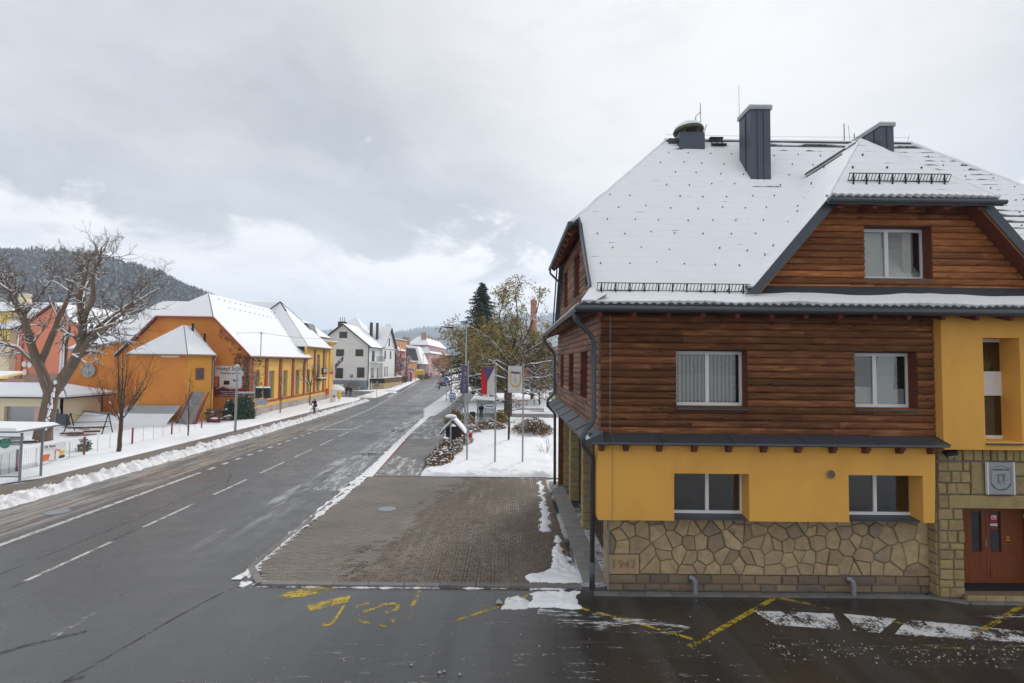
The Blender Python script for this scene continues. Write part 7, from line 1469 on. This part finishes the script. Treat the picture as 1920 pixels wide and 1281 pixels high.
t = thing('sapling', 'forked pollard sapling with snowy branches before the ochre facade near the cyclist', 'tree', (-26.5, 67.5, 0)); g = Grow(32, .8, .013); g.up = .25
g.limb([(-26.5, 67.5, 0), (-26.5, 67.5, 1.5), (-26.45, 67.5, 2.9)], .085, .075, 6, 0, 0)
for dx, h in ((-1.2, 1.6), (.9, 1.5), (.3, 2.4), (-.5, 2.6)): g.limb([(-26.45, 67.5, 2.8), (-26.45+dx*.7, 67.5, 2.8+h*.5), (-26.45+dx, 67.4, 2.8+h)], .06, .03, 5, 5, 1, spread=.5, length=1.6)
tree_parts(t, g)
# big half-leafed tree with laden boughs on the right
RT = thing('park_tree', 'large spreading tree with snow-laden boughs and last yellow-green leaves behind the banners', 'tree', (-.1, 57.4, 0)); g = Grow(44, .60, .012); g.up = .10
g.limb([(-.1, 57.4, -.1), (-.1, 57.4, 2.2), (-.05, 57.4, 4.4), (0, 57.4, 6.0)], .48, .38, 10, 3, 2, spread=1.1, length=2.2)
RL_ = [[(0, 57.4, 5.8), (.5, 57.6, 8.4), (.9, 57.8, 11.2), (.6, 58, 14.8)], [(0, 57.4, 5.9), (-1.5, 57, 8), (-3.4, 56.6, 9.6), (-5.2, 56, 10.4)], [(0, 57.4, 5.5), (-2, 56.6, 6.6), (-4.2, 56, 7.6), (-6.4, 55.6, 8.8)], [(0, 57.4, 5.6), (1.8, 57, 7.2), (3.8, 56.8, 8.6), (5.4, 56.5, 10.4)],
  [(.2, 57.4, 6.5), (1.8, 58, 9), (3, 58.4, 11.8), (3.6, 58.6, 13.8)], [(0, 57.4, 5.0), (2.4, 56, 6.0), (4.6, 55, 6.4), (6.5, 54.6, 7.0)], [(-.1, 57.4, 4.2), (-2.4, 56, 4.9), (-4.4, 55, 4.6), (-6.6, 54.4, 4.0)], [(0, 57.4, 6.2), (-.8, 58, 9), (-1.2, 58.6, 11.6), (-.8, 59, 13.6)],
  [(-.1, 57.4, 3.6), (1.9, 56, 4.4), (3.9, 55.2, 4.6), (5.6, 54.6, 5.2)], [(-.1, 57.4, 4.8), (-1.6, 55.2, 6), (-2.8, 54, 6.8), (-4, 53, 7.2)], [(-.1, 57.4, 3.0), (-2, 56.2, 3.4), (-4, 55.4, 3.0), (-5.6, 55, 2.3)], [(0, 57.4, 3.2), (1.6, 56, 3.2), (3.0, 55.4, 2.6), (3.9, 55.2, 2.2)]]
g.kid = (3, 4); g.ratio = .7; g.crook = .2
for i, P in enumerate(RL_): g.limb(P, .2 if i < 5 else .14, .03, 7, 13 if i != 10 else 9, 2, spread=.95, length=1.8)
tree_parts(RT, g)
rg = random.Random(9); lf = MB(); low_ = [q for q in g.tips if q[0].x < 1.5 and 5.5 < q[0].z < 11]; leaves(lf, low_, 2200, .4, (.08, .17), rg, [0, 0, 1]); hi = [q for q in g.tips if q[0].z > 8.4 and q[0].x > -1.8]; lo = [q for q in g.tips if q[0].z <= 8.4]; mid = [q for q in g.tips if q[0].z > 5 and q[0].x < 2]
leaves(lf, hi, 2200, .25, (.08, .16), rg, [0, 0, 0, 1]); leaves(lf, mid, 2600, .3, (.07, .15), rg, [0, 1, 1, 2]); leaves(lf, lo, 1100, .25, (.05, .12), rg, [0, 1, 2, 2])
lf.build('foliage', ['leaf_green', 'leaf_brown', 'leaf_dark'], RT, kind='stuff')
def leafy(name, label, x, y, h, rx, seed, n, mats, snow, trunk=.2, zb=.2, wood='bark_dark', lev=2, size=(.08, .17), nl=8, L_=1.4, spread=.35):
    t = thing(name, label, 'tree', (x, y, 0)); g = Grow(seed, snow, .014); g.up = .12
    g.limb([(x, y, -.1), (x, y, h*.3), (x+.1, y, h*.62), (x, y, h*.9)], trunk, .04, 8, 5, lev, spread=.9, length=L_)
    for k in range(nl):
        a = k*2.4+g.rg.random(); z0 = lerp(h*zb, h*.62, k/nl); rr = rx*g.rg.uniform(.75, 1.05)*(1-.35*k/nl)
        g.limb([(x, y, z0), (x+rr*.5*math.cos(a), y+rr*.5*math.sin(a), z0+h*.12), (x+rr*math.cos(a), y+rr*math.sin(a), z0+h*.24)], trunk*.42, .03, 5, 7, lev, spread=.9, length=L_)
    tree_parts(t, g, wood); rg = random.Random(seed); mb = MB()
    if n: leaves(mb, g.tips, n, spread, size, rg, list(range(len(mats)))); mb.build('foliage', mats, t, kind='stuff')
    return t
leafy('leafy_tree', 'olive and brown leafed tree filling the space between conifer and park tree', -2.6, 74, 12.2, 4.4, 61, 17000, ['leaf_green', 'leaf_brown', 'leaf_green', 'leaf_dark'], .35, .26, .2, size=(.12, .26), spread=.55)
leafy('leafy_tree', 'brownish leafed tree behind the right part of the park tree', 3.8, 84, 11.0, 4.6, 62, 15000, ['leaf_brown', 'leaf_brown', 'leaf_dark', 'leaf_green'], .4, .26, .18, size=(.12, .26), spread=.55)
leafy('frosted_tree', 'grey frosted bare tree leaning over the right side of the road', -8.4, 92, 10.0, 4.2, 63, 260, ['leaf_green', 'leaf_dark'], .85, .18, .2)
leafy('frosted_tree', 'frosted bare tree behind the conifer beside the right pavement', -6.2, 110, 9.0, 4.0, 64, 300, ['leaf_dark', 'leaf_brown'], .85, .18, .2)
leafy('frosted_tree', 'snowy bare tree beside the left corner of the timber house', 6.2, 66, 8.2, 3.2, 65, 500, ['leaf_green', 'leaf_brown'], .8, .15, .2)
leafy('frosted_tree', 'low snowy tree right of the town banner in the park', 4.4, 73, 6.4, 3.0, 66, 500, ['leaf_brown', 'leaf_dark'], .85, .14, .2)
leafy('yellowing_tree', 'yellowing tree before the pink house down the street', -27.0, 205, 9.0, 4.0, 67, 1500, ['leaf_brown', 'orange_print', 'leaf_green'], .3, .2, .2, lev=1, size=(.18, .4), L_=2.4)
leafy('yellowing_tree', 'second yellowing tree farther along the pink house', -30.5, 238, 9.0, 4.0, 68, 1500, ['leaf_brown', 'orange_print', 'leaf_brown'], .3, .2, .2, lev=1, size=(.18, .4), L_=2.4)
leafy('reddish_tree', 'reddish frosted tree in front of the red villa', -32.8, 152, 9.5, 3.2, 69, 1800, ['leaf_rust', 'pink_dark', 'snow'], .5, .18, .15, lev=1, size=(.15, .32), L_=2.0)
t = thing('conifer', 'tall dark green conifer rising behind the leafy trees', 'tree', (-4.4, 80, 0)); rg = random.Random(15); tk = MB().tube([(-4.4, 80, 0), (-4.4, 80, 17.5), (-4.35, 80, 18.9)], [.3, .06, .015], 8); tk.build('trunk', 'bark_dark', t); nd_ = MB(); sw = MB()
for k in range(330):
    u = (k+.5)/330; z = 3.0+15.7*u; Rr = (6.6*(1-u)**.85+.3)*rg.uniform(.40, 1.25); a = k*2.399; dz = -.22*Rr+rg.uniform(-.15, .35)
    p0 = Vector((-4.4, 80, z)); p1 = Vector((-4.4+Rr*math.cos(a), 80+Rr*math.sin(a), z+dz)); nd_.tube([p0, p0.lerp(p1, .5)+Vector((0, 0, -.05)), p1+Vector((0, 0, .08))], [.035, .02, .008], 3, 1)
    m = int(14+Rr*22)
    for j in range(m):
        w_ = rg.uniform(.2, 1.0); q = p0.lerp(p1, w_)+Vector((rg.gauss(0, .10), rg.gauss(0, .10), rg.gauss(0, .07))); s = rg.uniform(.28, .60); d = Vector((math.cos(a)+rg.gauss(0, .7), math.sin(a)+rg.gauss(0, .7), rg.gauss(-.25, .3))).normalized(); c = d.cross(Vector((0, 0, 1))).normalized()*s*.34
        nd_.poly([tuple(q-c), tuple(q+d*s), tuple(q+c), tuple(q-d*s*.3)], 0)
    if rg.random() < .25: sw.tube([p0.lerp(p1, .55)+Vector((0, 0, .06)), p0.lerp(p1, .95)+Vector((0, 0, .1))], [.04, .025], 4)
nd_.build('foliage', ['needle', 'bark_dark'], t, kind='stuff'); sw.build('snow_cover', 'snow', t, kind='stuff')
# young staked tree on the lawn
t = thing('sapling', 'slender staked tree wrapped in brown ties in the middle of the snowy lawn', 'tree', (-.02, 39.3, 0)); MB().tube([(-.02, 39.3, 0), (-.01, 39.3, 3.5)], .055, 7).build('stake', 'bark_dark', t); g = Grow(33, .5, .009); g.up = .1
g.limb([(.06, 39.3, 0), (.08, 39.3, 2.2), (.05, 39.3, 3.8)], .05, .03, 6, 9, 1, spread=1.1, length=.8); tree_parts(t, g); mb = MB(); leaves(mb, g.tips+[(Vector((.03, 39.3, 1.2+.25*i)), None) for i in range(10)], 260, .12, (.04, .09), random.Random(2), [0, 1]); mb.build('foliage', ['leaf_brown', 'leaf_dark'], t, kind='stuff')
def bush(name, label, c, rx, ry, h, n, mats, snow, seed, size=(.04, .09), twigs=60, cat='bush', dome=1.):
    t = thing(name, label, cat, (c[0], c[1], 0)); rg = random.Random(seed); mb = MB(); tw = MB(); sn_ = MB()
    def P(top=False):
        while True:
            u, v = rg.uniform(-1, 1), rg.uniform(-1, 1)
            if u*u+v*v < 1: break
        z = h*(1-(u*u+v*v)**dome*.75)*(1+.3*noise.noise(Vector((u*2.5+seed, v*2.5, 1)))); w_ = 1 if top else rg.random()**.45
        return Vector((c[0]+u*rx, c[1]+v*ry, .05+z*w_))
    leaves(mb, [(P(), None) for i in range(n//2)], n, size[1]*.7, size, rg, list(range(len(mats)))); mb.build('foliage', mats, t, kind='stuff')
    for k in range(twigs):
        q = P(True); b = Vector((lerp(c[0], q.x, .55), lerp(c[1], q.y, .55), .02)); tw.tube([b, b.lerp(q, .6)+Vector((rg.gauss(0, .03), rg.gauss(0, .03), .03)), q+Vector((0, 0, rg.uniform(0, .12)))], [.014, .010, .005], 3)
    tw.build('stem', 'twig', t)
    for k in range(int(snow*.8)):
        q = P(True); r_ = abs(rg.gauss(0, .035))+.015; m = 6; ring = lambda kk, hh: [(q.x+r_*kk*math.cos(6.283*i/m)*rg.uniform(.6, 1.4), q.y+r_*kk*math.sin(6.283*i/m)*rg.uniform(.6, 1.4), q.z+hh) for i in range(m)]
        sn_.loft([ring(1, 0), ring(.9, r_*.35), ring(.4, r_*.6)])
    if snow: sn_.build('snow_cover', 'snow', t, kind='stuff')
    return t
hm_ = ['leaf_brown', 'leaf_dark', 'leaf_rust', 'leaf_green']
bush('hedge', 'near end of the low rusty hedge tapering to the forecourt corner', (-4.15, 30.9), .75, 2.0, .75, 2600, ['leaf_rust', 'leaf_brown', 'leaf_dark', 'leaf_rust'], 240, 101, (.03, .08), 110)
bush('hedge', 'snow-dusted middle part of the hedge around the notice post', (-4.0, 34.2), .9, 2.0, .95, 2600, ['leaf_rust', 'leaf_dark', 'leaf_brown'], 420, 102, (.03, .08), 110); bush('hedge', 'snowy far part of the hedge behind the notice post', (-3.6, 38.2), .9, 2.2, .95, 2200, ['leaf_rust', 'leaf_dark', 'leaf_brown'], 380, 103, (.03, .08), 90)
bush('hedge', 'flat snow-dusted hedge in front of the bus shelter', (-2.0, 46.2), 1.75, 1.5, .85, 2600, ['leaf_dark', 'leaf_brown', 'leaf_rust'], 420, 104, (.04, .09), 110); bush('bush', 'greenish brown bush under the blue bus stop sign', (-5.35, 50.5), 1.05, 1.1, 1.3, 2200, hm_, 90, 105, (.04, .1), 70); bush('bush', 'greenish bush between the lamp post and the litter bin', (-4.0, 49.4), .75, .9, 1.05, 1500, ['leaf_dark', 'leaf_green', 'leaf_brown'], 90, 106, (.04, .1), 50)
bush('bush', 'yellow-green bush to the right of the bus shelter', (-.85, 50.6), .75, .9, 1.3, 1700, ['leaf_green', 'leaf_dark', 'leaf_brown'], 30, 107, (.04, .1), 50); bush('bush', 'broad reddish-brown bush beside the timber house', (2.05, 43.6), 1.85, 2.3, 1.35, 3200, ['leaf_rust', 'leaf_rust', 'leaf_brown', 'leaf_dark'], 170, 108, (.03, .07), 420)
bush('hedge', 'snow heap hedge near the lamp post base', (-3.1, 43.5), .8, 1.1, .7, 900, ['leaf_rust', 'leaf_dark'], 260, 109, (.03, .08), 60)
bush('evergreen_bush', 'dark green evergreen bush with snow on top under the billboard', (-26.5, 51.0), .85, .7, 2.3, 5200, ['needle', 'needle', 'green_paint'], 60, 110, (.06, .13), 30, dome=2.6); bush('evergreen_bush', 'lower dark green evergreen bush left of the signal mast', (-27.9, 50.8), .55, .5, 1.9, 2600, ['needle', 'green_paint'], 40, 111, (.06, .12), 20, dome=2.6)
bush('spruce_seedling', 'tiny snowy spruce behind the first red fence post', (-27.6, 33.2), .35, .35, 1.1, 420, ['needle'], 40, 112, (.04, .1), 20, 'tree', .5)
bush('bush', 'bare brown bushes along the wall below the red villa', (-31.2, 150), 1.4, 8, 1.8, 1500, ['leaf_brown', 'leaf_rust', 'leaf_dark'], 60, 113, (.12, .25), 60); bush('bush', 'dark hedge at the corner of the slanted roof house', (-31.0, 184), 1.3, 8, 2.0, 1200, ['leaf_dark', 'leaf_rust'], 60, 114, (.15, .3), 40)
bush('bush', 'brown shrubs at the far edge of the park', (7, 118), 9, 3, 3.2, 4200, ['leaf_dark', 'leaf_brown', 'leaf_rust'], 500, 115, (.15, .3), 260); bush('bush', 'snowy shrubs at the back of the park behind the bus stop', (-2.5, 104), 5, 3, 3.4, 3600, ['leaf_dark', 'leaf_brown'], 500, 116, (.14, .28), 200)
t = thing('twig_plant', 'spindly bare plant in the snow beside the timber house', 'plant', (2.55, 34.2, 0)); g = Grow(18, .1, .006)
for dx, h in ((.15, .9), (.05, 1.15), (-.35, .6), (-.6, .55), (.22, .5)): g.limb([(2.55+dx*.3, 34.2, 0), (2.55+dx*.7, 34.2, h*.6), (2.55+dx, 34.2, h)], .02, .008, 4, 5, 0, spread=.8, length=.3)
tree_parts(t, g, 'twig')
# ------------------------------------------------------------------ people
def skin(name, verts, edges, radii, m, parent, root=0, sub=1):
    off = OFF.get(parent.name, Vector((0, 0, 0)))
    me = bpy.data.meshes.new(name); me.from_pydata([tuple(Vector(v)-off) for v in verts], edges, []); o = bpy.data.objects.new(name, me); C.objects.link(o)
    md = o.modifiers.new('skin', 'SKIN'); md.use_smooth_shade = True
    for i, r_ in enumerate(radii):
        sv_ = me.skin_vertices[0].data[i]; sv_.radius = (r_, r_) if not hasattr(r_, '__len__') else r_; sv_.use_root = (i == root)
    if sub: s = o.modifiers.new('sub', 'SUBSURF'); s.levels = sub; s.render_levels = sub
    dg = bpy.context.evaluated_depsgraph_get(); nm = bpy.data.meshes.new_from_object(o.evaluated_get(dg)); C.objects.unlink(o); bpy.data.objects.remove(o); nm.name = name
    nm.materials.clear(); nm.materials.append(M[m]); nm.polygons.foreach_set('use_smooth', [True]*len(nm.polygons))
    o = bpy.data.objects.new(name, nm); C.objects.link(o); o.parent = parent; OFF[o.name] = off; return o
def person(label, loc, yaw, J, coat, trousers, hair_long=False, scale=1., hood=False, group=None):
    'J: joints in the local frame of the figure (x right, y forward, z up), for a 1.75 m body'
    t = thing('person', label, 'person', loc, 0, group); c, s = math.cos(yaw), math.sin(yaw)
    T = lambda p: (loc[0]+(p[0]*c-p[1]*s)*scale, loc[1]+(p[0]*s+p[1]*c)*scale, loc[2]+p[2]*scale)
    k = list(J); V = [T(J[q]) for q in k]; ix = {q: i for i, q in enumerate(k)}
    E_ = [('pelvis', 'chest'), ('chest', 'neck'), ('neck', 'chin'), ('chin', 'crown'), ('chest', 'shL'), ('shL', 'elL'), ('elL', 'wrL'), ('wrL', 'haL'), ('chest', 'shR'), ('shR', 'elR'), ('elR', 'wrR'), ('wrR', 'haR'), ('pelvis', 'hiL'), ('hiL', 'knL'), ('knL', 'anL'), ('anL', 'toL'), ('pelvis', 'hiR'), ('hiR', 'knR'), ('knR', 'anR'), ('anR', 'toR')]
    rad = dict(pelvis=.12, chest=.14, neck=.055, chin=.085, crown=.085, shL=.06, elL=.042, wrL=.03, haL=.035, shR=.06, elR=.042, wrR=.03, haR=.035, hiL=.085, knL=.06, anL=.04, toL=.04, hiR=.085, knR=.06, anR=.04, toR=.04)
    body = skin('body', V, [(ix[a], ix[b]) for a, b in E_], [rad[q]*scale for q in k], 'skin', t, ix['pelvis'])
    def sub(name, keys, edges, add, m, root):
        q = {n: i for i, n in enumerate(keys)}; return skin(name, [V[ix[n]] for n in keys], [(q[a], q[b]) for a, b in edges], [(rad[n]+add)*scale*(1.0) for n in keys], m, t, q[root])
    sub('jacket', ['pelvis', 'chest', 'neck', 'shL', 'elL', 'wrL', 'shR', 'elR', 'wrR'], [('pelvis', 'chest'), ('chest', 'neck'), ('chest', 'shL'), ('shL', 'elL'), ('elL', 'wrL'), ('chest', 'shR'), ('shR', 'elR'), ('elR', 'wrR')], .028, coat, 'chest')
    sub('trousers', ['pelvis', 'hiL', 'knL', 'anL', 'hiR', 'knR', 'anR'], [('pelvis', 'hiL'), ('hiL', 'knL'), ('knL', 'anL'), ('pelvis', 'hiR'), ('hiR', 'knR'), ('knR', 'anR')], .022, trousers, 'pelvis')
    for sd_ in 'LR': sub('shoe', ['an'+sd_, 'to'+sd_], [('an'+sd_, 'to'+sd_)], .016, 'cloth_black', 'an'+sd_)
    cr = Vector(J['crown']); hd = [T(cr+Vector((0, -.02, .035))), T(cr+Vector((0, -.06, -.04)))]; rr = [.095, .09]
    if hair_long: hd += [T(cr+Vector((0, -.09, -.16))), T(cr+Vector((0, -.08, -.27)))]; rr += [.12, .09]
    skin('hood' if hood else 'hair', hd, [(i, i+1) for i in range(len(hd)-1)], [r_*scale for r_ in rr], 'cloth_black' if hood else 'hair', t)
    ch = Vector(J['chin'])                                   # nose, eyes and mouth on the face side
    f = MB(); 
    for e in (-.032, .032): f.lathe(T(ch+Vector((e, .082, .075))), [(.011*scale, 0), (.006*scale, .012)], 5)
    f.build('eyes', 'text_dark', t); skin('nose', [T(ch+Vector((0, .075, .065))), T(ch+Vector((0, .105, .035)))], [(0, 1)], [.012, .016], 'skin', t, 0, 0)
    return t
stand = dict(pelvis=(0, 0, .95), chest=(0, .01, 1.30), neck=(0, .01, 1.48), chin=(0, .03, 1.56), crown=(0, .02, 1.67), shL=(-.19, 0, 1.40), elL=(-.25, -.02, 1.12), wrL=(-.24, .10, .90), haL=(-.23, .13, .82), shR=(.19, 0, 1.40), elR=(.25, -.02, 1.12), wrR=(.24, .10, .90), haR=(.23, .13, .82),
   hiL=(-.10, 0, .90), knL=(-.11, .03, .49), anL=(-.11, -.02, .09), toL=(-.12, .15, .045), hiR=(.10, 0, .90), knR=(.11, .03, .49), anR=(.11, -.02, .09), toR=(.12, .15, .045))
def walk(a): 
    J = dict(stand); J.update(knL=(-.10, .16*a, .50), anL=(-.10, .24*a, .10), toL=(-.10, .40*a+.02, .06), knR=(.10, .06, .48), anR=(.10, -.28*a, .12), toR=(.10, -.14*a, .045), elL=(-.25, -.08*a, 1.12), wrL=(-.24, .0, .90), haL=(-.23, .03, .82), wrR=(.24, .2*a, .92), haR=(.23, .26*a, .85)); return J
person('person in black jacket and jeans walking with a companion, on the right of the pair', (-27.6, 88.2, .01), R(-160), walk(.8), 'cloth_black', 'cloth_navy', scale=1.04)
person('person in black jacket and dark trousers walking in the pair, on the left', (-28.4, 88.5, .01), R(-165), walk(.6), 'cloth_black', 'cloth_black', scale=1.06)
wt = dict(stand); wt.update(wrL=(-.15, .16, 1.05), haL=(-.08, .2, 1.06), wrR=(.15, .16, 1.02), haR=(.08, .2, 1.02))
person('person with long dark hair and dark coat waiting inside the bus shelter', (-2.88, 52.75, .15), R(165), wt, 'cloth_black', 'cloth_navy', True, .98)
person('person in blue-grey jacket walking on the far pavement near the pink house', (-31.8, 205, .09), R(170), walk(.8), 'cloth_grey', 'cloth_navy', scale=1.05, hood=True)
person('person in black walking ahead on the far pavement, more distant', (-39.6, 262, .09), R(170), walk(.8), 'cloth_black', 'cloth_black', scale=1.05)
# cyclist coming towards the camera
cx, cy, yw = -21.95, 57.3, R(168)
BI = thing('bicycle', 'pale bicycle ridden along the cleared far pavement', 'bicycle', (cx, cy, .09)); cc, ss = math.cos(yw), math.sin(yw)
B = lambda x, y, z: (cx+x*cc-y*ss, cy+x*ss+y*cc, .09+z)
for y0 in (-.52, .53):
    ring = lambda r_, w_: [B(w_, y0+r_*math.cos(i*.314), .345+r_*math.sin(i*.314)) for i in range(21)]
    w = MB().tube(ring(.325, 0), .022, 6).build('wheel', 'rubber', BI); mb = MB(); mb.tube(ring(.295, 0), .012, 5)
    for i in range(10): mb.tube([B(0, y0, .345), B(0, y0+.29*math.cos(i*.628), .345+.29*math.sin(i*.628))], .004, 3)
    mb.build('rim', 'steel', w)
mb = MB()
for a, b in (((0, .38, .92), (0, .53, .345)), ((0, .36, .82), (0, -.12, .78)), ((0, .38, .70), (0, -.02, .30)), ((0, -.02, .30), (0, -.18, .92)), ((0, -.02, .30), (0, -.52, .345)), ((0, -.14, .74), (0, -.52, .345))): mb.tube([B(*a), B(*b)], .022, 6)
mb.build('frame', 'white_paint', BI); MB().tube([B(-.28, .30, 1.04), B(-.1, .40, 1.02), B(.1, .40, 1.02), B(.28, .30, 1.04)], .016, 6).build('handlebar', 'black', BI); MB().tube([B(0, -.30, .95), B(0, -.18, .96), B(0, -.02, .94)], [.07, .06, .025], 8).build('saddle', 'black', BI)
mb = MB(); mb.tube([B(-.1, .1, .22), B(.05, -.02, .30), B(.1, -.14, .38)], .014, 5); mb.bar(B(-.17, .1, .21), B(-.09, .1, .21), .06, .02); mb.bar(B(.17, -.14, .39), B(.09, -.14, .39), .06, .02); mb.build('crank', 'steel', BI)
rid = dict(pelvis=(0, -.18, 1.02), chest=(0, .0, 1.36), neck=(0, .06, 1.52), chin=(0, .10, 1.60), crown=(0, .09, 1.71), shL=(-.19, .02, 1.44), elL=(-.27, .12, 1.22), wrL=(-.26, .27, 1.08), haL=(-.25, .33, 1.06), shR=(.19, .02, 1.44), elR=(.27, .12, 1.22), wrR=(.26, .27, 1.08), haR=(.25, .33, 1.06),
   hiL=(-.10, -.15, .98), knL=(-.13, .22, .72), anL=(-.13, .10, .30), toL=(-.13, .22, .25), hiR=(.10, -.15, .98), knR=(.13, .14, .88), anR=(.13, -.16, .48), toR=(.13, -.04, .42))
person('cyclist in black clothes with dark curly hair riding along the far pavement', (cx, cy, .09), yw, rid, 'cloth_black', 'cloth_black', True, 1.0)
# ------------------------------------------------------------------ wooded hills and the air
def hill(name, pts, depth, m, seed, rough):
    'ridge line (x, y, z) swept down towards the front and the back'
    mb = MB(); n = 60; K = 14; vs = []
    R_ = []
    for i in range(n+1):
        u = i/n*(len(pts)-1); k = min(len(pts)-2, int(u)); R_.append(Vector(pts[k]).lerp(Vector(pts[k+1]), u-k))
    def P(i, j):
        q = R_[i]; v = j/K; zz = q.z*(math.cos(v*math.pi)*.5+.5) if v <= 1 else 0; zz += rough*noise.fractal(Vector((q.x*.006, q.y*.006+v*4, seed)), .8, 2, 4)*math.sin(min(1, v+.25)*math.pi)
        return (q.x*(1-v*depth/ max(1, q.length)*.9), q.y-v*depth, zz if v < .98 else -3)
    for i in range(n+1):
        for j in range(K+1): vs.append(P(i, j))
    mb.add(vs, [(i*(K+1)+j, (i+1)*(K+1)+j, (i+1)*(K+1)+j+1, i*(K+1)+j+1) for i in range(n) for j in range(K)])
    o = mb.build(name, m, smooth=True, kind='structure'); return P, n, K
def wood(P, n, K, count, h, seed, m, vmax=.95, ridge=.25, sides=5):
    rg = random.Random(seed); mb = MB()
    for k in range(count):
        v = rg.random()**1.3*vmax if rg.random() > ridge else rg.random()*.04; u = rg.random()*n; i = min(n-1, int(u)); j = min(K-1, int(v*K)); a = Vector(P(i, j)).lerp(Vector(P(i+1, j)), u-i).lerp(Vector(P(i, j+1)).lerp(Vector(P(i+1, j+1)), u-i), v*K-j)
        hh = h*rg.uniform(.6, 1.15); r_ = hh*rg.uniform(.13, .2); a.z -= 1
        if rg.random() < .72:
            for z0, z1, rr in ((.12, .55, 1.), (.4, .8, .72), (.66, 1.0, .45)):
                b = len(mb.v); t0 = rg.random()*6; ring = [(a.x+r_*rr*math.cos(t0+q*6.283/sides)*rg.uniform(.75, 1.2), a.y+r_*rr*math.sin(t0+q*6.283/sides), a.z+hh*z0*rg.uniform(.92, 1.08)) for q in range(sides)]
                mb.add(ring+[(a.x, a.y, a.z+hh*z1)], [(q, (q+1) % sides, sides) for q in range(sides)])
        else:
            hh *= .8; r_ *= 1.5; ring = lambda rr, z: [(a.x+r_*rr*math.cos(q*6.283/sides+z)*rg.uniform(.7, 1.3), a.y+r_*rr*math.sin(q*6.283/sides+z)*rg.uniform(.7, 1.3), a.z+hh*z) for q in range(sides)]
            mb.loft([ring(.5, .2), ring(1, .5), ring(.8, .78), ring(.2, 1)])
    return mb.build('forest', m, kind='stuff')
P, n, K = hill('hill', [(-930, 620, 124), (-651, 577, 122), (-558, 570, 119), (-471, 570, 113), (-397, 570, 94), (-366, 570, 79), (-322, 583, 62), (-260, 595, 37), (-205, 608, 14)], 280, 'forest', 3, 9)
wood(P, n, K, 6500, 11.5, 4, 'forest')
P, n, K = hill('hill', [(-1100, 2300, 120), (-640, 2450, 128), (-430, 2450, 142), (-290, 2400, 165), (-60, 2400, 200), (200, 2400, 226), (600, 2300, 210), (1000, 2200, 150)], 800, 'forest_far', 9, 30)
wood(P, n, K, 2600, 26, 5, 'forest_far', .6, .35, 4)
P, n, K = hill('hill', [(-760, 1900, 60), (-560, 1900, 96), (-420, 1900, 104), (-300, 1900, 92), (-160, 1900, 60)], 500, 'forest_far', 11, 16)
wood(P, n, K, 900, 24, 6, 'forest_far', .6, .3, 4)
def haze():
    m = bpy.data.materials.new('haze'); m.use_nodes = True; t = NT(m.node_tree); t.n.clear(); o = t.n.new('ShaderNodeOutputMaterial'); v = t.n.new('ShaderNodeVolumePrincipled')
    v.inputs['Color'].default_value = (.74, .84, .97, 1); v.inputs['Density'].default_value = .00038; v.inputs['Anisotropy'].default_value = .2; t.l.new(v.outputs[0], o.inputs['Volume']); return m
M['haze'] = haze()
MB().box(-2990, -290, -40, 2990, 3590, 290).build('haze', 'haze', kind='stuff')

GRP = dict(bush='bushes in the park and along the street', hedge='hedges beside the lawn', sapling='young trees', leafy_tree='leafed trees in the park', frosted_tree='frosted bare trees', bare_tree='bare trees in the left yard', yellowing_tree='yellowing trees down the street',
  person='people on the street', wood_pile='timber heaps in the left yard', leaning_board='boards leaning at the annex', bus_shelter='bus shelters', round_sign='round blue signs', street_post='posts on the far verge', manhole_cover='manhole covers', hotel_flag='flags on the hotel pier', overhead_wire='overhead wires', evergreen_bush='evergreen bushes under the billboard', far_house='distant houses')
for o in list(sc.objects):
    k = o.name.split('.')[0]
    if o.parent is None and 'category' in o and 'group' not in o and k in GRP: o['group'] = GRP[k]
